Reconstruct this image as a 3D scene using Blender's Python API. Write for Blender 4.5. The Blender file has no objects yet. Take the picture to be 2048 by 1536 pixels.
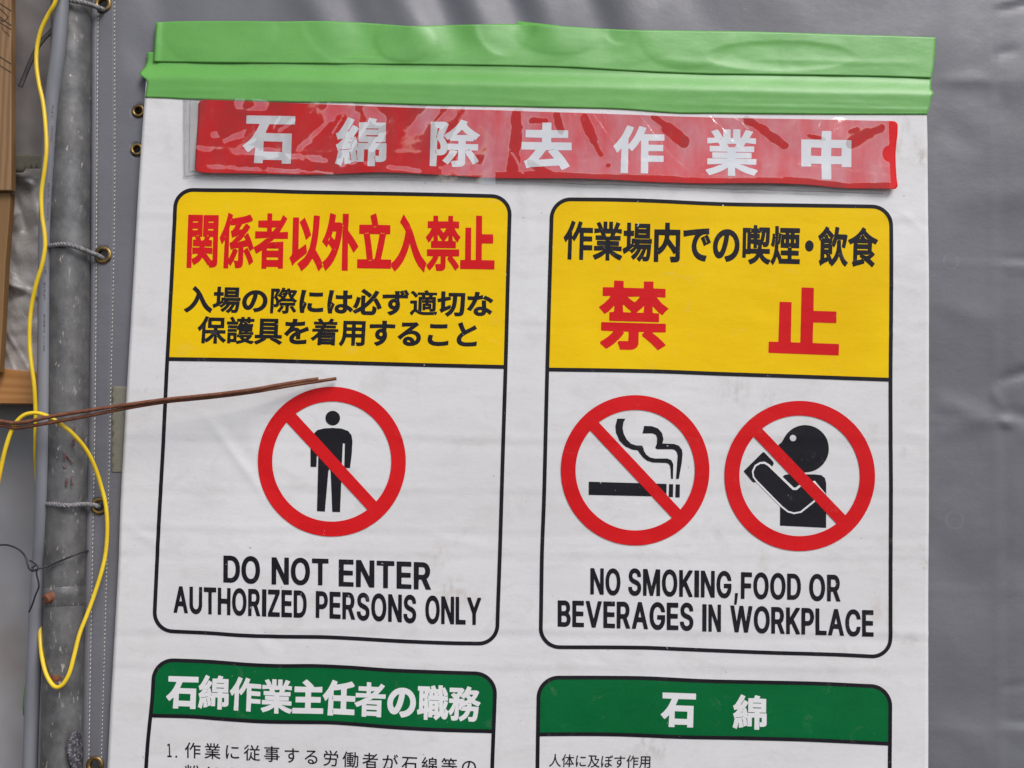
import bpy, bmesh, math, random
import numpy as np
from mathutils import Vector, Matrix, noise
from mathutils.geometry import delaunay_2d_cdt
random.seed(7)
SC = bpy.context.scene
COL = SC.collection
R = math.radians

# ------------------------------------------------------------------ camera
D = 1.18                      # metres from the sign to the camera
CZ = 1.45                     # camera height
FPX = 1900.0                  # focal length in pixels of the 2048 px wide photograph
PITCH, ROLL = R(4.0), R(1.5)
F0 = Vector((0, math.cos(PITCH), math.sin(PITCH)))
U0 = Vector((0, -math.sin(PITCH), math.cos(PITCH)))
R0 = Vector((1, 0, 0))
UP = U0 * math.cos(ROLL) - R0 * math.sin(ROLL)
RT = R0 * math.cos(ROLL) + U0 * math.sin(ROLL)
CAM = Vector((0, -D, CZ))
cd = bpy.data.cameras.new('camera'); cam = bpy.data.objects.new('camera', cd); COL.objects.link(cam)
cd.sensor_width = 36; cd.lens = 36 * FPX / 2048; cd.clip_start = 0.02; cd.clip_end = 500
M = Matrix((RT, UP, -F0)).transposed().to_4x4(); M.translation = CAM
cam.matrix_world = M; SC.camera = cam

# ------------------------------------------------------------------ sky, sun, exposure
SUN_EL, SUN_AZ = R(48), R(146)      # azimuth clockwise from +Y: behind the camera, to its right
w = bpy.data.worlds.new('World'); SC.world = w; w.use_nodes = True
wn = w.node_tree; bg = wn.nodes['Background']
sky = wn.nodes.new('ShaderNodeTexSky'); sky.sky_type = 'NISHITA'; sky.sun_disc = False
sky.sun_elevation = SUN_EL; sky.sun_rotation = SUN_AZ; sky.air_density = 1.0; sky.dust_density = 1.0; sky.ozone_density = 1.0
hs = wn.nodes.new('ShaderNodeHueSaturation'); hs.inputs['Saturation'].default_value = .5      # thin cloud: a paler sky
wn.links.new(sky.outputs[0], hs.inputs['Color']); wn.links.new(hs.outputs[0], bg.inputs[0]); bg.inputs[1].default_value = 0.078
sd = bpy.data.lights.new('sun', 'SUN'); sd.energy = 1.5; sd.angle = R(30); sd.color = (1, .97, .955)
sun = bpy.data.objects.new('sun', sd); COL.objects.link(sun)
sdir = Vector((math.sin(SUN_AZ) * math.cos(SUN_EL), math.cos(SUN_AZ) * math.cos(SUN_EL), math.sin(SUN_EL)))
sun.rotation_euler = (-sdir).to_track_quat('-Z', 'Y').to_euler()
SC.view_settings.view_transform = 'Standard'; SC.view_settings.look = 'None'
SC.view_settings.exposure = 0.90; SC.view_settings.gamma = 1.0

# ------------------------------------------------------------------ helpers
def W(px, py, y):
    """Point on the plane Y = y that the photograph shows at pixel (px, py)."""
    d = F0 + RT * ((px - 1024) / FPX) - UP * ((py - 768) / FPX)
    return CAM + d * ((y + D) / d.y)
def tag(o, label=None, cat=None, group=None, kind=None):
    if label: o['label'] = label
    if cat: o['category'] = cat
    if group: o['group'] = group
    if kind: o['kind'] = kind
    return o
def empty(name, loc, label=None, cat=None, group=None):
    o = bpy.data.objects.new(name, None); COL.objects.link(o); o.location = loc; o.empty_display_size = .05
    return tag(o, label, cat, group)
def origin(o):
    v = Vector((0, 0, 0))
    while o is not None:
        v += Vector(o.location); o = o.parent
    return v
def mesh(name, V, Fc, mat, parent=None, smooth=True, loc=None):
    """One mesh object; V in world coordinates, stored about its parent's origin (or its own)."""
    if parent is not None: org = origin(parent); ol = Vector((0, 0, 0))
    else:
        org = Vector(loc) if loc is not None else sum((Vector(v) for v in V), Vector()) / max(1, len(V)); ol = org
    me = bpy.data.meshes.new(name)
    me.from_pydata([tuple(Vector(v) - org) for v in V], [], Fc); me.update()
    if smooth: me.polygons.foreach_set('use_smooth', [True] * len(me.polygons))
    if mat: me.materials.append(mat)
    o = bpy.data.objects.new(name, me); COL.objects.link(o); o.location = ol
    if parent is not None: o.parent = parent
    return o
def solid(o, t, off=-1):
    m = o.modifiers.new('thickness', 'SOLIDIFY'); m.thickness = t; m.offset = off; m.use_even_offset = False
    return o
def lerp(a, b, t): return a + (b - a) * t
def plin(pts, x):
    """piecewise-linear y(x)"""
    if x <= pts[0][0]:
        (x0, y0), (x1, y1) = pts[0], pts[1]
    elif x >= pts[-1][0]:
        (x0, y0), (x1, y1) = pts[-2], pts[-1]
    else:
        for (x0, y0), (x1, y1) in zip(pts, pts[1:]):
            if x0 <= x <= x1: break
    return y0 + (y1 - y0) * (x - x0) / (x1 - x0)
def pcub(pts, x):
    """smooth y(x) through the points"""
    n = len(pts)
    if x <= pts[0][0] or x >= pts[-1][0] or n < 3: return plin(pts, x)
    i = max(k for k in range(n - 1) if pts[k][0] <= x)
    x0, y0 = pts[i]; x1, y1 = pts[i + 1]; h = x1 - x0; t = (x - x0) / h
    def sl(k):
        a = pts[max(0, k - 1)]; b = pts[min(n - 1, k + 1)]; return (b[1] - a[1]) / (b[0] - a[0])
    m0, m1 = sl(i) * h, sl(i + 1) * h
    return (2*t**3-3*t*t+1)*y0 + (t**3-2*t*t+t)*m0 + (-2*t**3+3*t*t)*y1 + (t**3-t*t)*m1
def crom(P, n=8):
    """Catmull-Rom through tuples of any length"""
    out = []
    for i in range(len(P) - 1):
        a, b, c, d = P[max(0, i-1)], P[i], P[i+1], P[min(len(P)-1, i+2)]
        for k in range(n):
            t = k / n
            out.append(tuple(.5*((2*b[j])+(-a[j]+c[j])*t+(2*a[j]-5*b[j]+4*c[j]-d[j])*t*t+(-a[j]+3*b[j]-3*c[j]+d[j])*t**3) for j in range(len(b))))
    out.append(tuple(P[-1])); return out
def sm(a, b, x):
    t = max(0., min(1., (x - a) / (b - a))); return t * t * (3 - 2 * t)
def segd(px, py, a, b):
    dx, dy = b[0]-a[0], b[1]-a[1]; L = dx*dx+dy*dy
    t = max(0, min(1, ((px-a[0])*dx+(py-a[1])*dy)/L)); return math.hypot(px-a[0]-t*dx, py-a[1]-t*dy), t
def tube(P, r, n=12, caps=True, rfun=None, seed=0):
    """tube along world points; returns V, F"""
    P = [Vector(p) for p in P]; V = []; Fc = []
    t0 = (P[1] - P[0]).normalized(); a = Vector((0, -1, 0)); a = (a - t0 * a.dot(t0)).normalized()
    for i, p in enumerate(P):
        t = (P[min(i+1, len(P)-1)] - P[max(i-1, 0)]).normalized()
        a = (a - t * a.dot(t)).normalized(); b = t.cross(a)
        rr = r * (rfun(i / (len(P)-1)) if rfun else 1)
        for k in range(n):
            an = 2*math.pi*k/n; V.append(p + (a*math.cos(an) + b*math.sin(an)) * rr)
    for i in range(len(P)-1):
        for k in range(n):
            k2 = (k+1) % n; Fc.append((i*n+k, i*n+k2, (i+1)*n+k2, (i+1)*n+k))
    if caps:
        Fc.append(tuple(range(n))[::-1]); Fc.append(tuple(range((len(P)-1)*n, len(P)*n)))
    return V, Fc
def box(p, q):
    (x0, y0, z0), (x1, y1, z1) = p, q
    V = [(x0,y0,z0),(x1,y0,z0),(x1,y1,z0),(x0,y1,z0),(x0,y0,z1),(x1,y0,z1),(x1,y1,z1),(x0,y1,z1)]
    return V, [(0,3,2,1),(4,5,6,7),(0,1,5,4),(1,2,6,5),(2,3,7,6),(3,0,4,7)]
def join(parts):
    V = []; Fc = []
    for v, f in parts:
        n = len(V); V += list(v); Fc += [tuple(i+n for i in q) for q in f]
    return V, Fc
def n3(x, y, s=1.0, k=0): return noise.noise(Vector((x*s + 13.7*k, y*s - 5.1*k, k*3.3)))

# ------------------------------------------------------------------ materials
class NT:
    def __init__(s, name):
        s.m = bpy.data.materials.new(name); s.m.use_nodes = True; s.t = s.m.node_tree
        s.b = s.t.nodes['Principled BSDF']; s.out = s.t.nodes['Material Output']
        s.tc = s.t.nodes.new('ShaderNodeTexCoord')
    def n(s, ty, **kw):
        q = s.t.nodes.new(ty)
        for k, v in kw.items(): setattr(q, k, v)
        return q
    def l(s, a, b): s.t.links.new(a, b)
    def noise(s, scale, detail=4, rough=.55, stretch=(1,1,1), dist=0., off=(0,0,0)):
        mp = s.n('ShaderNodeMapping'); mp.inputs['Scale'].default_value = stretch; mp.inputs['Location'].default_value = off
        s.l(s.tc.outputs['Object'], mp.inputs[0])
        q = s.n('ShaderNodeTexNoise'); q.inputs['Scale'].default_value = scale; q.inputs['Detail'].default_value = detail
        q.inputs['Roughness'].default_value = rough; q.inputs['Distortion'].default_value = dist
        s.l(mp.outputs[0], q.inputs['Vector']); return q.outputs['Fac']
    def mr(s, v, a, b, c=0., d=1., smooth=False):
        q = s.n('ShaderNodeMapRange'); q.clamp = True
        if smooth: q.interpolation_type = 'SMOOTHSTEP'
        for i, x in zip((1,2,3,4), (a,b,c,d)): q.inputs[i].default_value = x
        s.l(v, q.inputs[0]); return q.outputs[0]
    def math(s, op, a, b=None):
        q = s.n('ShaderNodeMath', operation=op)
        for i, x in enumerate((a, b)):
            if x is None: continue
            if isinstance(x, (int, float)): q.inputs[i].default_value = x
            else: s.l(x, q.inputs[i])
        return q.outputs[0]
    def mix(s, f, a, b):
        q = s.n('ShaderNodeMix', data_type='RGBA')
        for i, x in ((0, f), (6, a), (7, b)):
            if isinstance(x, (int, float)): q.inputs[i].default_value = x
            elif isinstance(x, tuple): q.inputs[i].default_value = x + (1,) if len(x) == 3 else x
            else: s.l(x, q.inputs[i])
        return q.outputs[2]
    def color(s, c):
        if isinstance(c, tuple): s.b.inputs['Base Color'].default_value = c + (1,)
        else: s.l(c, s.b.inputs['Base Color'])
    def rough(s, v):
        if isinstance(v, (int, float)): s.b.inputs['Roughness'].default_value = v
        else: s.l(v, s.b.inputs['Roughness'])
    def spec(s, v): s.b.inputs['Specular IOR Level'].default_value = v
    def bump(s, h, dist, strength=1., prev=None):
        q = s.n('ShaderNodeBump'); q.inputs['Distance'].default_value = dist; q.inputs['Strength'].default_value = strength
        s.l(h, q.inputs['Height'])
        if prev is not None: s.l(prev, q.inputs['Normal'])
        s.l(q.outputs[0], s.b.inputs['Normal']); return q.outputs[0]
    def blob(s, c, r, soft=.5):
        """mask 1 inside a ball about c (object space)"""
        q = s.n('ShaderNodeVectorMath', operation='DISTANCE'); s.l(s.tc.outputs['Object'], q.inputs[0]); q.inputs[1].default_value = c
        return s.mr(q.outputs['Value'], r*soft, r, 1., 0., True)

# ================================================================== the tarpaulin wall
def ridge(px, py, a, b, w, hgt, taper=True):
    """soft ridge along a segment"""
    d, t = segd(px, py, a, b)
    return hgt * math.exp(-(d/w)**2) * ((math.sin(math.pi*min(1, max(0, t)))**.6 if taper else 1) if taper else 1)
HEM1 = [(-600, 204), (20, 196), (400, 193), (800, 190), (1100, 185), (1250, 182), (1536, 177), (2100, 166)]   # (py, px)
HEM2 = [(-600, 232), (20, 229), (400, 229), (750, 222), (1100, 214), (1250, 210), (1500, 203), (2100, 188)]
EDGE = [(-600, 186), (0, 182), (400, 181), (740, 178), (1100, 171), (1536, 162), (2100, 148)]
FOLDS = [  # (x0,y0,x1,y1,width,height mm)
 (540,-160,675,110,34,7), (630,-170,745,110,26,-6), (720,-180,860,120,36,9), (805,-180,925,110,28,-8), (880,-180,990,120,32,8),
 (950,-180,1075,120,28,-7), (1010,-180,1130,120,38,6), (1120,-180,1225,120,30,-6), (1190,-180,1300,120,44,6), (1300,-160,1440,90,40,-3),
 (1440,-120,1620,70,60,3), (1560,120,1980,30,60,2.5), (300,-100,420,50,60,3), (225,50,345,200,30,-4), (250,-80,300,80,30,3),
 (1985,25,2120,-10,7,-3.2), (1985,12,2120,-24,10,2.0), (1988,110,2040,98,9,-2.6), (1990,170,2200,120,30,2.5), (1900,175,2100,260,40,-2.5),
 (1880,160,1990,158,14,2.2), (1870,240,1960,300,30,-2.5), (1880,400,2200,380,30,2.0), (1870,600,1990,650,24,1.8),
 (1985,765,2200,700,10,-5.0), (1985,780,2010,820,8,2.5), (1995,840,2030,850,9,4.5), (1870,800,1990,842,20,3.2), (2000,812,2200,905,14,-3.6),
 (1870,870,1990,838,20,2.2), (2030,850,2300,980,26,2.8), (1985,520,2200,515,7,-2.0), (1990,528,2200,560,12,1.8), (1860,1120,1990,1200,50,-2.6),
 (1900,980,2000,1100,50,2.0), (1985,1110,2200,1180,26,-2.4), (1998,1376,2060,1368,6,-2.2), (1998,1440,2200,1452,8,-2.4), (1990,1455,2200,1500,20,2.0),
 (1870,1440,1990,1500,30,2.4), (1860,1560,2200,1640,40,-3), (1870,1270,1990,1330,40,1.6), (1995,1240,2300,1300,60,2.0),
]
def lean(py): return 46*sm(420, -620, py)**1.3      # the cloth leans back towards the top
def tarp_h(px, py):
    """millimetres towards the viewer"""
    h = 0.
    for x0, y0, x1, y1, wd, a in FOLDS:
        if min(x0, x1)-3*wd < px < max(x0, x1)+3*wd and min(y0, y1)-3*wd < py < max(y0, y1)+3*wd:
            h += ridge(px, py, (x0, y0), (x1, y1), wd, a)
    vx = 1986 + (py-400)*.012                      # long pressed vertical fold at the right
    h += .9*math.exp(-((px-vx)/9)**2) - .7*math.exp(-((px-vx-18)/12)**2)
    if px > 1800:
        for yy, a in ((527, .6), (842, .7), (163, .6), (1180, .5), (1460, .5)):
            h += a*math.exp(-((py-yy-(px-1900)*.01)/6)**2)
    h += 4.2*n3(px, py, 1/270., 1) + .55*n3(px, py, 1/70., 2) + .18*n3(px, py, 1/28., 3)
    return h*.85 - lean(py)
def tarp_y(px, py):
    e = pcub(EDGE, py); s1 = pcub(HEM1, py); s2 = pcub(HEM2, py)
    y = -tarp_h(px, py) * (.25 + .75*sm(230, 330, px))
    c = (e + s1) / 2; q = (px - c) / ((s1 - e) / 2)
    if abs(q) < 1: y -= 2.2*math.sqrt(1 - q*q)      # rolled edge
    if px <= s2 + 3: y -= .9*sm(s2+3, s2, px)       # folded hem layer
    for s in (s1, s2): y += .7*math.exp(-((px-s)/2.2)**2)
    return y / 1000.
GROM = [(206, 8, 17.5), (206, 510, 18), (199, 1012, 17.5), (190, 1530, 17.5), (277, 222, 13.5), (274, 299, 13)]
tarp_o = empty('tarpaulin', W(1100, 1980, 0), 'heavy grey tarpaulin wall with stitched left hem and brass eyelets, creased behind the sign', 'tarpaulin')
g = NT('tarp_grey')
nz = g.noise(6, 5); c = g.mix(g.mr(nz, .35, .7), (.126, .122, .136), (.168, .164, .182))
gr = g.noise(420, 3, .6, (1, 1, 2.2)); c = g.mix(g.mr(gr, .3, .75, 0, .22), c, (.085, .082, .09))
sp = g.noise(95, 2, .5); c = g.mix(g.mr(sp, .74, .80, 0, .35), c, (.25, .24, .24))
SO_T = origin(tarp_o)
for (rx, ry, rr) in ((1910, 1040, 17), (1903, 522, 15)):      # rubbed rings left by cups or eyelets
    cc = W(rx, ry, -.001) - SO_T; rm = rr*.00062
    q = g.n('ShaderNodeVectorMath', operation='DISTANCE'); g.l(g.tc.outputs['Object'], q.inputs[0]); q.inputs[1].default_value = cc
    d = g.math('ABSOLUTE', g.math('SUBTRACT', q.outputs['Value'], rm)); c = g.mix(g.mr(d, 0, .0018, .15, 0), c, (.30, .30, .32))
g.color(c); g.rough(g.mr(g.noise(14, 4), .3, .7, .42, .58)); g.spec(.45)
wv = g.noise(900, 2, .5, (1, 1, 1)); b1 = g.bump(wv, .0002, .5); g.bump(g.noise(38, 5, .6, (1, 1, 1.3)), .0012, .55, b1)
M_TARP = g.m
xs = []; x = 0.
def frange(a, b, s):
    o = []; v = a
    while v < b: o.append(v); v += s
    return o
rows = [-560 + 8*k for k in range(int((2040+560)/8)+1)]
cols = []
u = 0.0
V = []; Fc = []
def colx(j, py):
    e = pcub(EDGE, py)
    if j < 34: return e + (250 - 180) * j / 34. if False else e + j*2.0
    return e + 68 + (j-34)*8.0
NCOL = 34 + 310
for py in rows:
    for j in range(NCOL):
        px = colx(j, py); V.append(W(px, py, tarp_y(px, py)))
for i in range(len(rows)-1):
    for j in range(NCOL-1):
        pxs = colx(j+.5, rows[i]+4); pys = rows[i]+4
        if any(math.hypot(pxs-gx, pys-gy) < grr*.78 for gx, gy, grr in GROM): continue
        a = i*NCOL+j; Fc.append((a, a+NCOL, a+NCOL+1, a+1))
solid(mesh('cloth', V, Fc, M_TARP, tarp_o), .0008, 1 if False else -1)
# stitching of the hem: two rows of short thread stitches
g = NT('thread'); g.color(g.mix(g.noise(60), (.42, .41, .36), (.60, .58, .50))); g.rough(.8); M_THREAD = g.m
for HL, ys in ((HEM1, 8.6), (HEM2, 8.2)):
    parts = []; y = -300.
    while y < 1800:
        y1 = y + ys*.66
        xa, xb = pcub(HL, y)+.7, pcub(HL, y1)-.5
        a = W(xa, y, tarp_y(xa, y)-.0005); m_ = W((xa+xb)/2, (y+y1)/2, tarp_y((xa+xb)/2, (y+y1)/2)-.0012); b = W(xb, y1, tarp_y(xb, y1)-.0005)
        parts.append(tube([a, m_, b], .00048, 5)); y += ys
    tag(mesh('stitching', *join(parts), M_THREAD, tarp_o), kind='stuff')
g = NT('brass'); g.color(g.mix(g.mr(g.noise(70, 5), .4, .65), (.36, .23, .08), (.12, .08, .04))); g.b.inputs['Metallic'].default_value = .85; g.rough(.36); M_BRASS = g.m
def lathe(c, prof, n=32, ax=Vector((0, -1, 0))):
    """prof: (radius, along) revolved about ax through c"""
    X = Vector((1, 0, 0)); X = (X - ax*X.dot(ax)).normalized(); Y = ax.cross(X); V = []; Fc = []; m = len(prof)
    for k in range(n):
        a = 2*math.pi*k/n
        for r, h in prof: V.append(c + (X*math.cos(a) + Y*math.sin(a))*r + ax*h)
    for k in range(n):
        k2 = (k+1) % n
        for i in range(m-1): Fc.append((k*m+i, k2*m+i, k2*m+i+1, k*m+i+1))
    return V, Fc
for gx, gy, gr_ in GROM:
    s = gr_*.00062; prof = []
    for k in range(13):
        a = math.pi*(k/12.)
        prof.append((s*.77 - s*.24*math.cos(a)*-1 if False else s*.76 + s*.24*math.cos(a), .0004+.0019*math.sin(a)))
    prof += [(s*.50, -.004)]
    mesh('eyelet', *lathe(W(gx, gy, tarp_y(gx, gy)-.0008), prof), M_BRASS, tarp_o)

# ================================================================== the sign sheet
YS = -.0075
def sign_h(px, py):
    """millimetres towards the viewer"""
    h = .75*math.sin(px/66. + 1.1 + .3*math.sin(py/210.))*sm(700, 1450, py) + .35*math.sin(px/118. - py/300. + .6)
    h += 1.3*n3(px, py, 1/330., 7) + .45*n3(px, py, 1/90., 8)
    h += .5*ridge(px, py, (400, 820), (560, 1030), 9, 1, True) - .4*ridge(px, py, (425, 815), (590, 1030), 10, 1, True)
    for yy, a, k in ((640, .30, 1), (872, .34, 2), (976, .26, 3), (1056, .30, 4), (1106, .26, 5), (1262, .45, 6), (1330, .3, 8), (430, .3, 9)):
        yc = yy + (px-1000)*.006 + 5*n3(px, yy, 1/200., k)
        h += 1.25*a*math.exp(-((py-yc)/7)**2)*(.5 + .9*n3(px, 3*k, 1/240., k+20)) - .8*a*math.exp(-((py-yc-14)/10)**2)
    for (a_, b_, c_, d_, wd, am) in ((500,1262,545,1310,8,.5),(520,1255,575,1300,7,-.4),(1400,560,1640,610,14,.35),(360,830,300,1060,16,.3),
                                     (1250,700,1330,740,10,.3),(780,700,840,745,9,.3),(1740,560,1850,585,9,.4),(1790,860,1855,872,6,.4),(330,200,350,330,8,.3),
                                     (1500,640,1560,655,8,.3),(600,470,660,480,10,.25),(900,640,990,690,12,.3),(1120,480,1200,500,10,.3),(640,1480,760,1400,14,.3),(420,840,540,1010,5,.55),(1090,560,1110,740,8,.4),(1045,250,1060,520,9,.4),(1795,420,1856,470,6,.5),(1700,700,1856,640,7,.35),(250,1050,330,1100,7,.5),(1240,1060,1330,1110,7,.35),(820,1060,1000,1100,8,.3)):
        h += ridge(px, py, (a_, b_), (c_, d_), wd, am)
    # lift at the left edge
    h += 1.2*sm(330, 240, px)*(.4+.6*math.sin(py/150.))
    return h
def S(px, py, off=0.):
    """point on the sheet's face, off metres proud of it"""
    p = W(px, py, YS); p.y = YS - (sign_h(px, py) + .0)/1000. - off; return p
SL = [(150, 293), (195, 290), (400, 276), (750, 255), (1000, 241), (1136, 236), (1350, 224), (1536, 214), (1760, 203)]   # (py, px)
SR = [(150, 1852), (229, 1854.5), (400, 1856), (550, 1857.5), (1000, 1857.5), (1536, 1857), (1760, 1857)]
sign = empty('warning_sign', Vector((0, YS, W(1000, 1750, YS).z)), 'large white plastic notice sheet with yellow and green panels and red prohibition circles', 'sign')
SO = origin(sign)
def white_mat(name, base, base2, stains=(), rough=.42):
    g = NT(name)
    c = g.mix(g.mr(g.noise(3.2, 4), .35, .7), base, base2)
    c = g.mix(g.mr(g.noise(230, 3, .6), .3, .75, 0, .10), c, (.40, .38, .38))
    c = g.mix(g.mr(g.noise(170, 2, .5, off=(3, 1, 2)), .735, .77, 0, .5), c, (.22, .18, .17))      # fine grit
    c = g.mix(g.mr(g.noise(18, 6, .7, (1, 1, 1.6), 1.0, (7, 2, 4)), .50, .78, 0, .42), c, (.50, .45, .42))    # grubby marks
    for (px, py, rp, col, st, sc) in stains:
        m = g.blob(S(px, py) - SO, rp*.00062, .2)
        m = g.math('MULTIPLY', m, g.mr(g.noise(sc*.55, 6, .62, (1.2, 1, .7), dist=0., off=(px*.01, 0, py*.01)), .45, .75, 0, st*.85)); c = g.mix(m, c, col)
    g.color(c); g.rough(g.mr(g.noise(11, 5), .3, .7, rough-.08, rough+.10)); g.spec(.5)
    b = g.bump(g.noise(520, 2, .5, (1, 1, 1.5)), .00018, .4); g.bump(g.noise(17, 4, .55, (1, 1, 2.4)), .0012, .5, b)
    return g.m
STAINS = [(1812, 294, 46, (.34, .25, .15), 1.1, 60), (1842, 320, 34, (.30, .22, .14), 1.0, 90), (1806, 250, 30, (.30, .26, .22), .5, 150), (285, 776, 15, (.22, .20, .20), .8, 160),
          (1470, 785, 60, (.30, .27, .25), .45, 150), (1540, 800, 40, (.3, .26, .22), .4, 190), (1745, 865, 30, (.38, .30, .22), .6, 170), (1805, 905, 16, (.36, .33, .30), .8, 120),
          (1850, 1130, 14, (.25, .18, .14), .8, 200), (1765, 1222, 40, (.44, .33, .22), .6, 110), (1825, 1285, 30, (.4, .36, .33), .6, 130), (910, 1185, 46, (.34, .25, .18), .7, 170),
          (880, 1110, 36, (.34, .25, .2), .6, 190), (1530, 1120, 60, (.46, .40, .33), .5, 90), (1300, 1485, 60, (.30, .27, .24), .7, 150), (640, 1100, 40, (.5, .44, .4), .4, 120),
          (300, 860, 40, (.5, .45, .42), .5, 90), (270, 1180, 40, (.5, .45, .43), .4, 90), (1420, 1075, 60, (.45, .42, .38), .5, 110), (1000, 1500, 40, (.5, .46, .42), .4, 90)]
M_WHITE = white_mat('white_vinyl', (.655, .632, .622), (.725, .706, .698), STAINS)
def gridsheet(fx, ys, nx, fp, name, mat, parent=None, **kw):
    V = []; Fc = []
    for py in ys:
        a, b = fx(py)
        for j in range(nx+1):
            px = lerp(a, b, j/nx); V.append(fp(px, py))
    for i in range(len(ys)-1):
        for j in range(nx):
            q = i*(nx+1)+j; Fc.append((q, q+nx+1, q+nx+2, q+1))
    return mesh(name, V, Fc, mat, parent, **kw)
def SHP(px, py): return S(px, py + (px-290)*.0215*(1-(py-158)/1600.), 0)
solid(gridsheet(lambda py: (pcub(SL, py), pcub(SR, py)), frange(158, 1760, 6.), 230, SHP, 'sheet', M_WHITE, sign), .0009, -1)

# ---- flat print laid on the sheet
STEP = 11.
def fill(loops, P, name, mat, parent, holes=True):
    """fill pixel-space loops (even-odd), with inner points so the print follows the sheet"""
    vs = []; ed = []
    for l in loops:
        n0 = len(vs); n = len(l)
        for i in range(n):
            a, b = l[i], l[(i+1) % n]
            k = max(1, int(math.hypot(b[0]-a[0], b[1]-a[1]) / STEP))
            for q in range(k): vs.append(Vector((lerp(a[0], b[0], q/k), lerp(a[1], b[1], q/k))))
        m = len(vs)
        ed += [(i, i+1 if i+1 < m else n0) for i in range(n0, m)]
    x0 = min(v.x for v in vs); x1 = max(v.x for v in vs); y0 = min(v.y for v in vs); y1 = max(v.y for v in vs)
    if (x1-x0) > 30 and (y1-y0) > 30:
        y = y0 + STEP*.5; r = 0
        while y < y1:
            x = x0 + (STEP*.25 if r % 2 else STEP*.75)
            while x < x1: vs.append(Vector((x, y))); x += STEP
            y += STEP; r += 1
    ov, oe, of, _, _, _ = delaunay_2d_cdt(vs, ed, [], 0, 1e-4)
    C3 = np.array([[sum(ov[i].x for i in f)/len(f), sum(ov[i].y for i in f)/len(f)] for f in of])
    A = np.array([vs[a][:] for a, b in ed]); B = np.array([vs[b][:] for a, b in ed])
    cnt = np.zeros(len(C3), int)
    for k in range(0, len(C3), 4000):
        cx = C3[k:k+4000, 0:1]; cyy = C3[k:k+4000, 1:2]
        up = (A[:, 1] > cyy) != (B[:, 1] > cyy)
        with np.errstate(divide='ignore', invalid='ignore'):
            xi = A[:, 0] + (cyy-A[:, 1])/(B[:, 1]-A[:, 1])*(B[:, 0]-A[:, 0])
        cnt[k:k+4000] = (up & (cx < xi)).sum(1)
    F2 = []
    for f, c_ in zip(of, cnt):
        if c_ % 2 == 0: continue
        a = 0.
        for i in range(len(f)):
            p, q = ov[f[i]], ov[f[(i+1) % len(f)]]; a += p.x*q.y - q.x*p.y
        F2.append(tuple(f) if a < 0 else tuple(f)[::-1])
    used = sorted({i for f in F2 for i in f}); rm = {u: i for i, u in enumerate(used)}
    V = [P(ov[i].x, ov[i].y) for i in used]; F2 = [tuple(rm[i] for i in f) for f in F2]
    if name is None: return V, F2
    return mesh(name, V, F2, mat, parent)
def ink(name, col, col2, chip=.765, chipcol=(.62, .60, .60), rough=.45, spec=.4):
    g = NT(name)
    c = g.mix(g.mr(g.noise(9, 4), .35, .7), col, col2)
    c = g.mix(g.mr(g.noise(300, 2, .5), .3, .8, 0, .10), c, tuple(min(1, v*1.5+.03) for v in col))
    c = g.mix(g.mr(g.noise(24, 6, .75, (1, 1, 1.3), 1.5, (4, 4, 9)), .60, .78, 0, .16), c, (.44, .40, .36))
    c = g.mix(g.mr(g.noise(140, 4, .6, (1, 1, .8), 1.0, (2, 9, 1)), chip, chip+.02, 0, 1), c, chipcol)
    g.color(c); g.rough(g.mr(g.noise(11, 5), .3, .7, rough-.08, rough+.10)); g.spec(spec)
    b = g.bump(g.noise(520, 2, .5, (1, 1, 1.5)), .00018, .35); g.bump(g.noise(17, 4, .55, (1, 1, 2.4)), .0012, .5, b)
    return g.m
M_YEL = ink('yellow_ink', (.78, .47, .0), (.84, .54, .002), .79, spec=.12)
M_RED = ink('red_ink', (.56, .006, .009), (.64, .010, .013), .745, spec=.14)
M_BLK = ink('black_ink', (.008, .007, .010), (.014, .012, .016), .712, spec=.16)
M_GRN = ink('green_ink', (.000, .105, .026), (.0, .13, .034), .745, spec=.14)
M_WINK = ink('white_lettering', (.68, .65, .645), (.74, .72, .71), .80, (.3, .3, .3))
M_DIV = M_BLK


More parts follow.
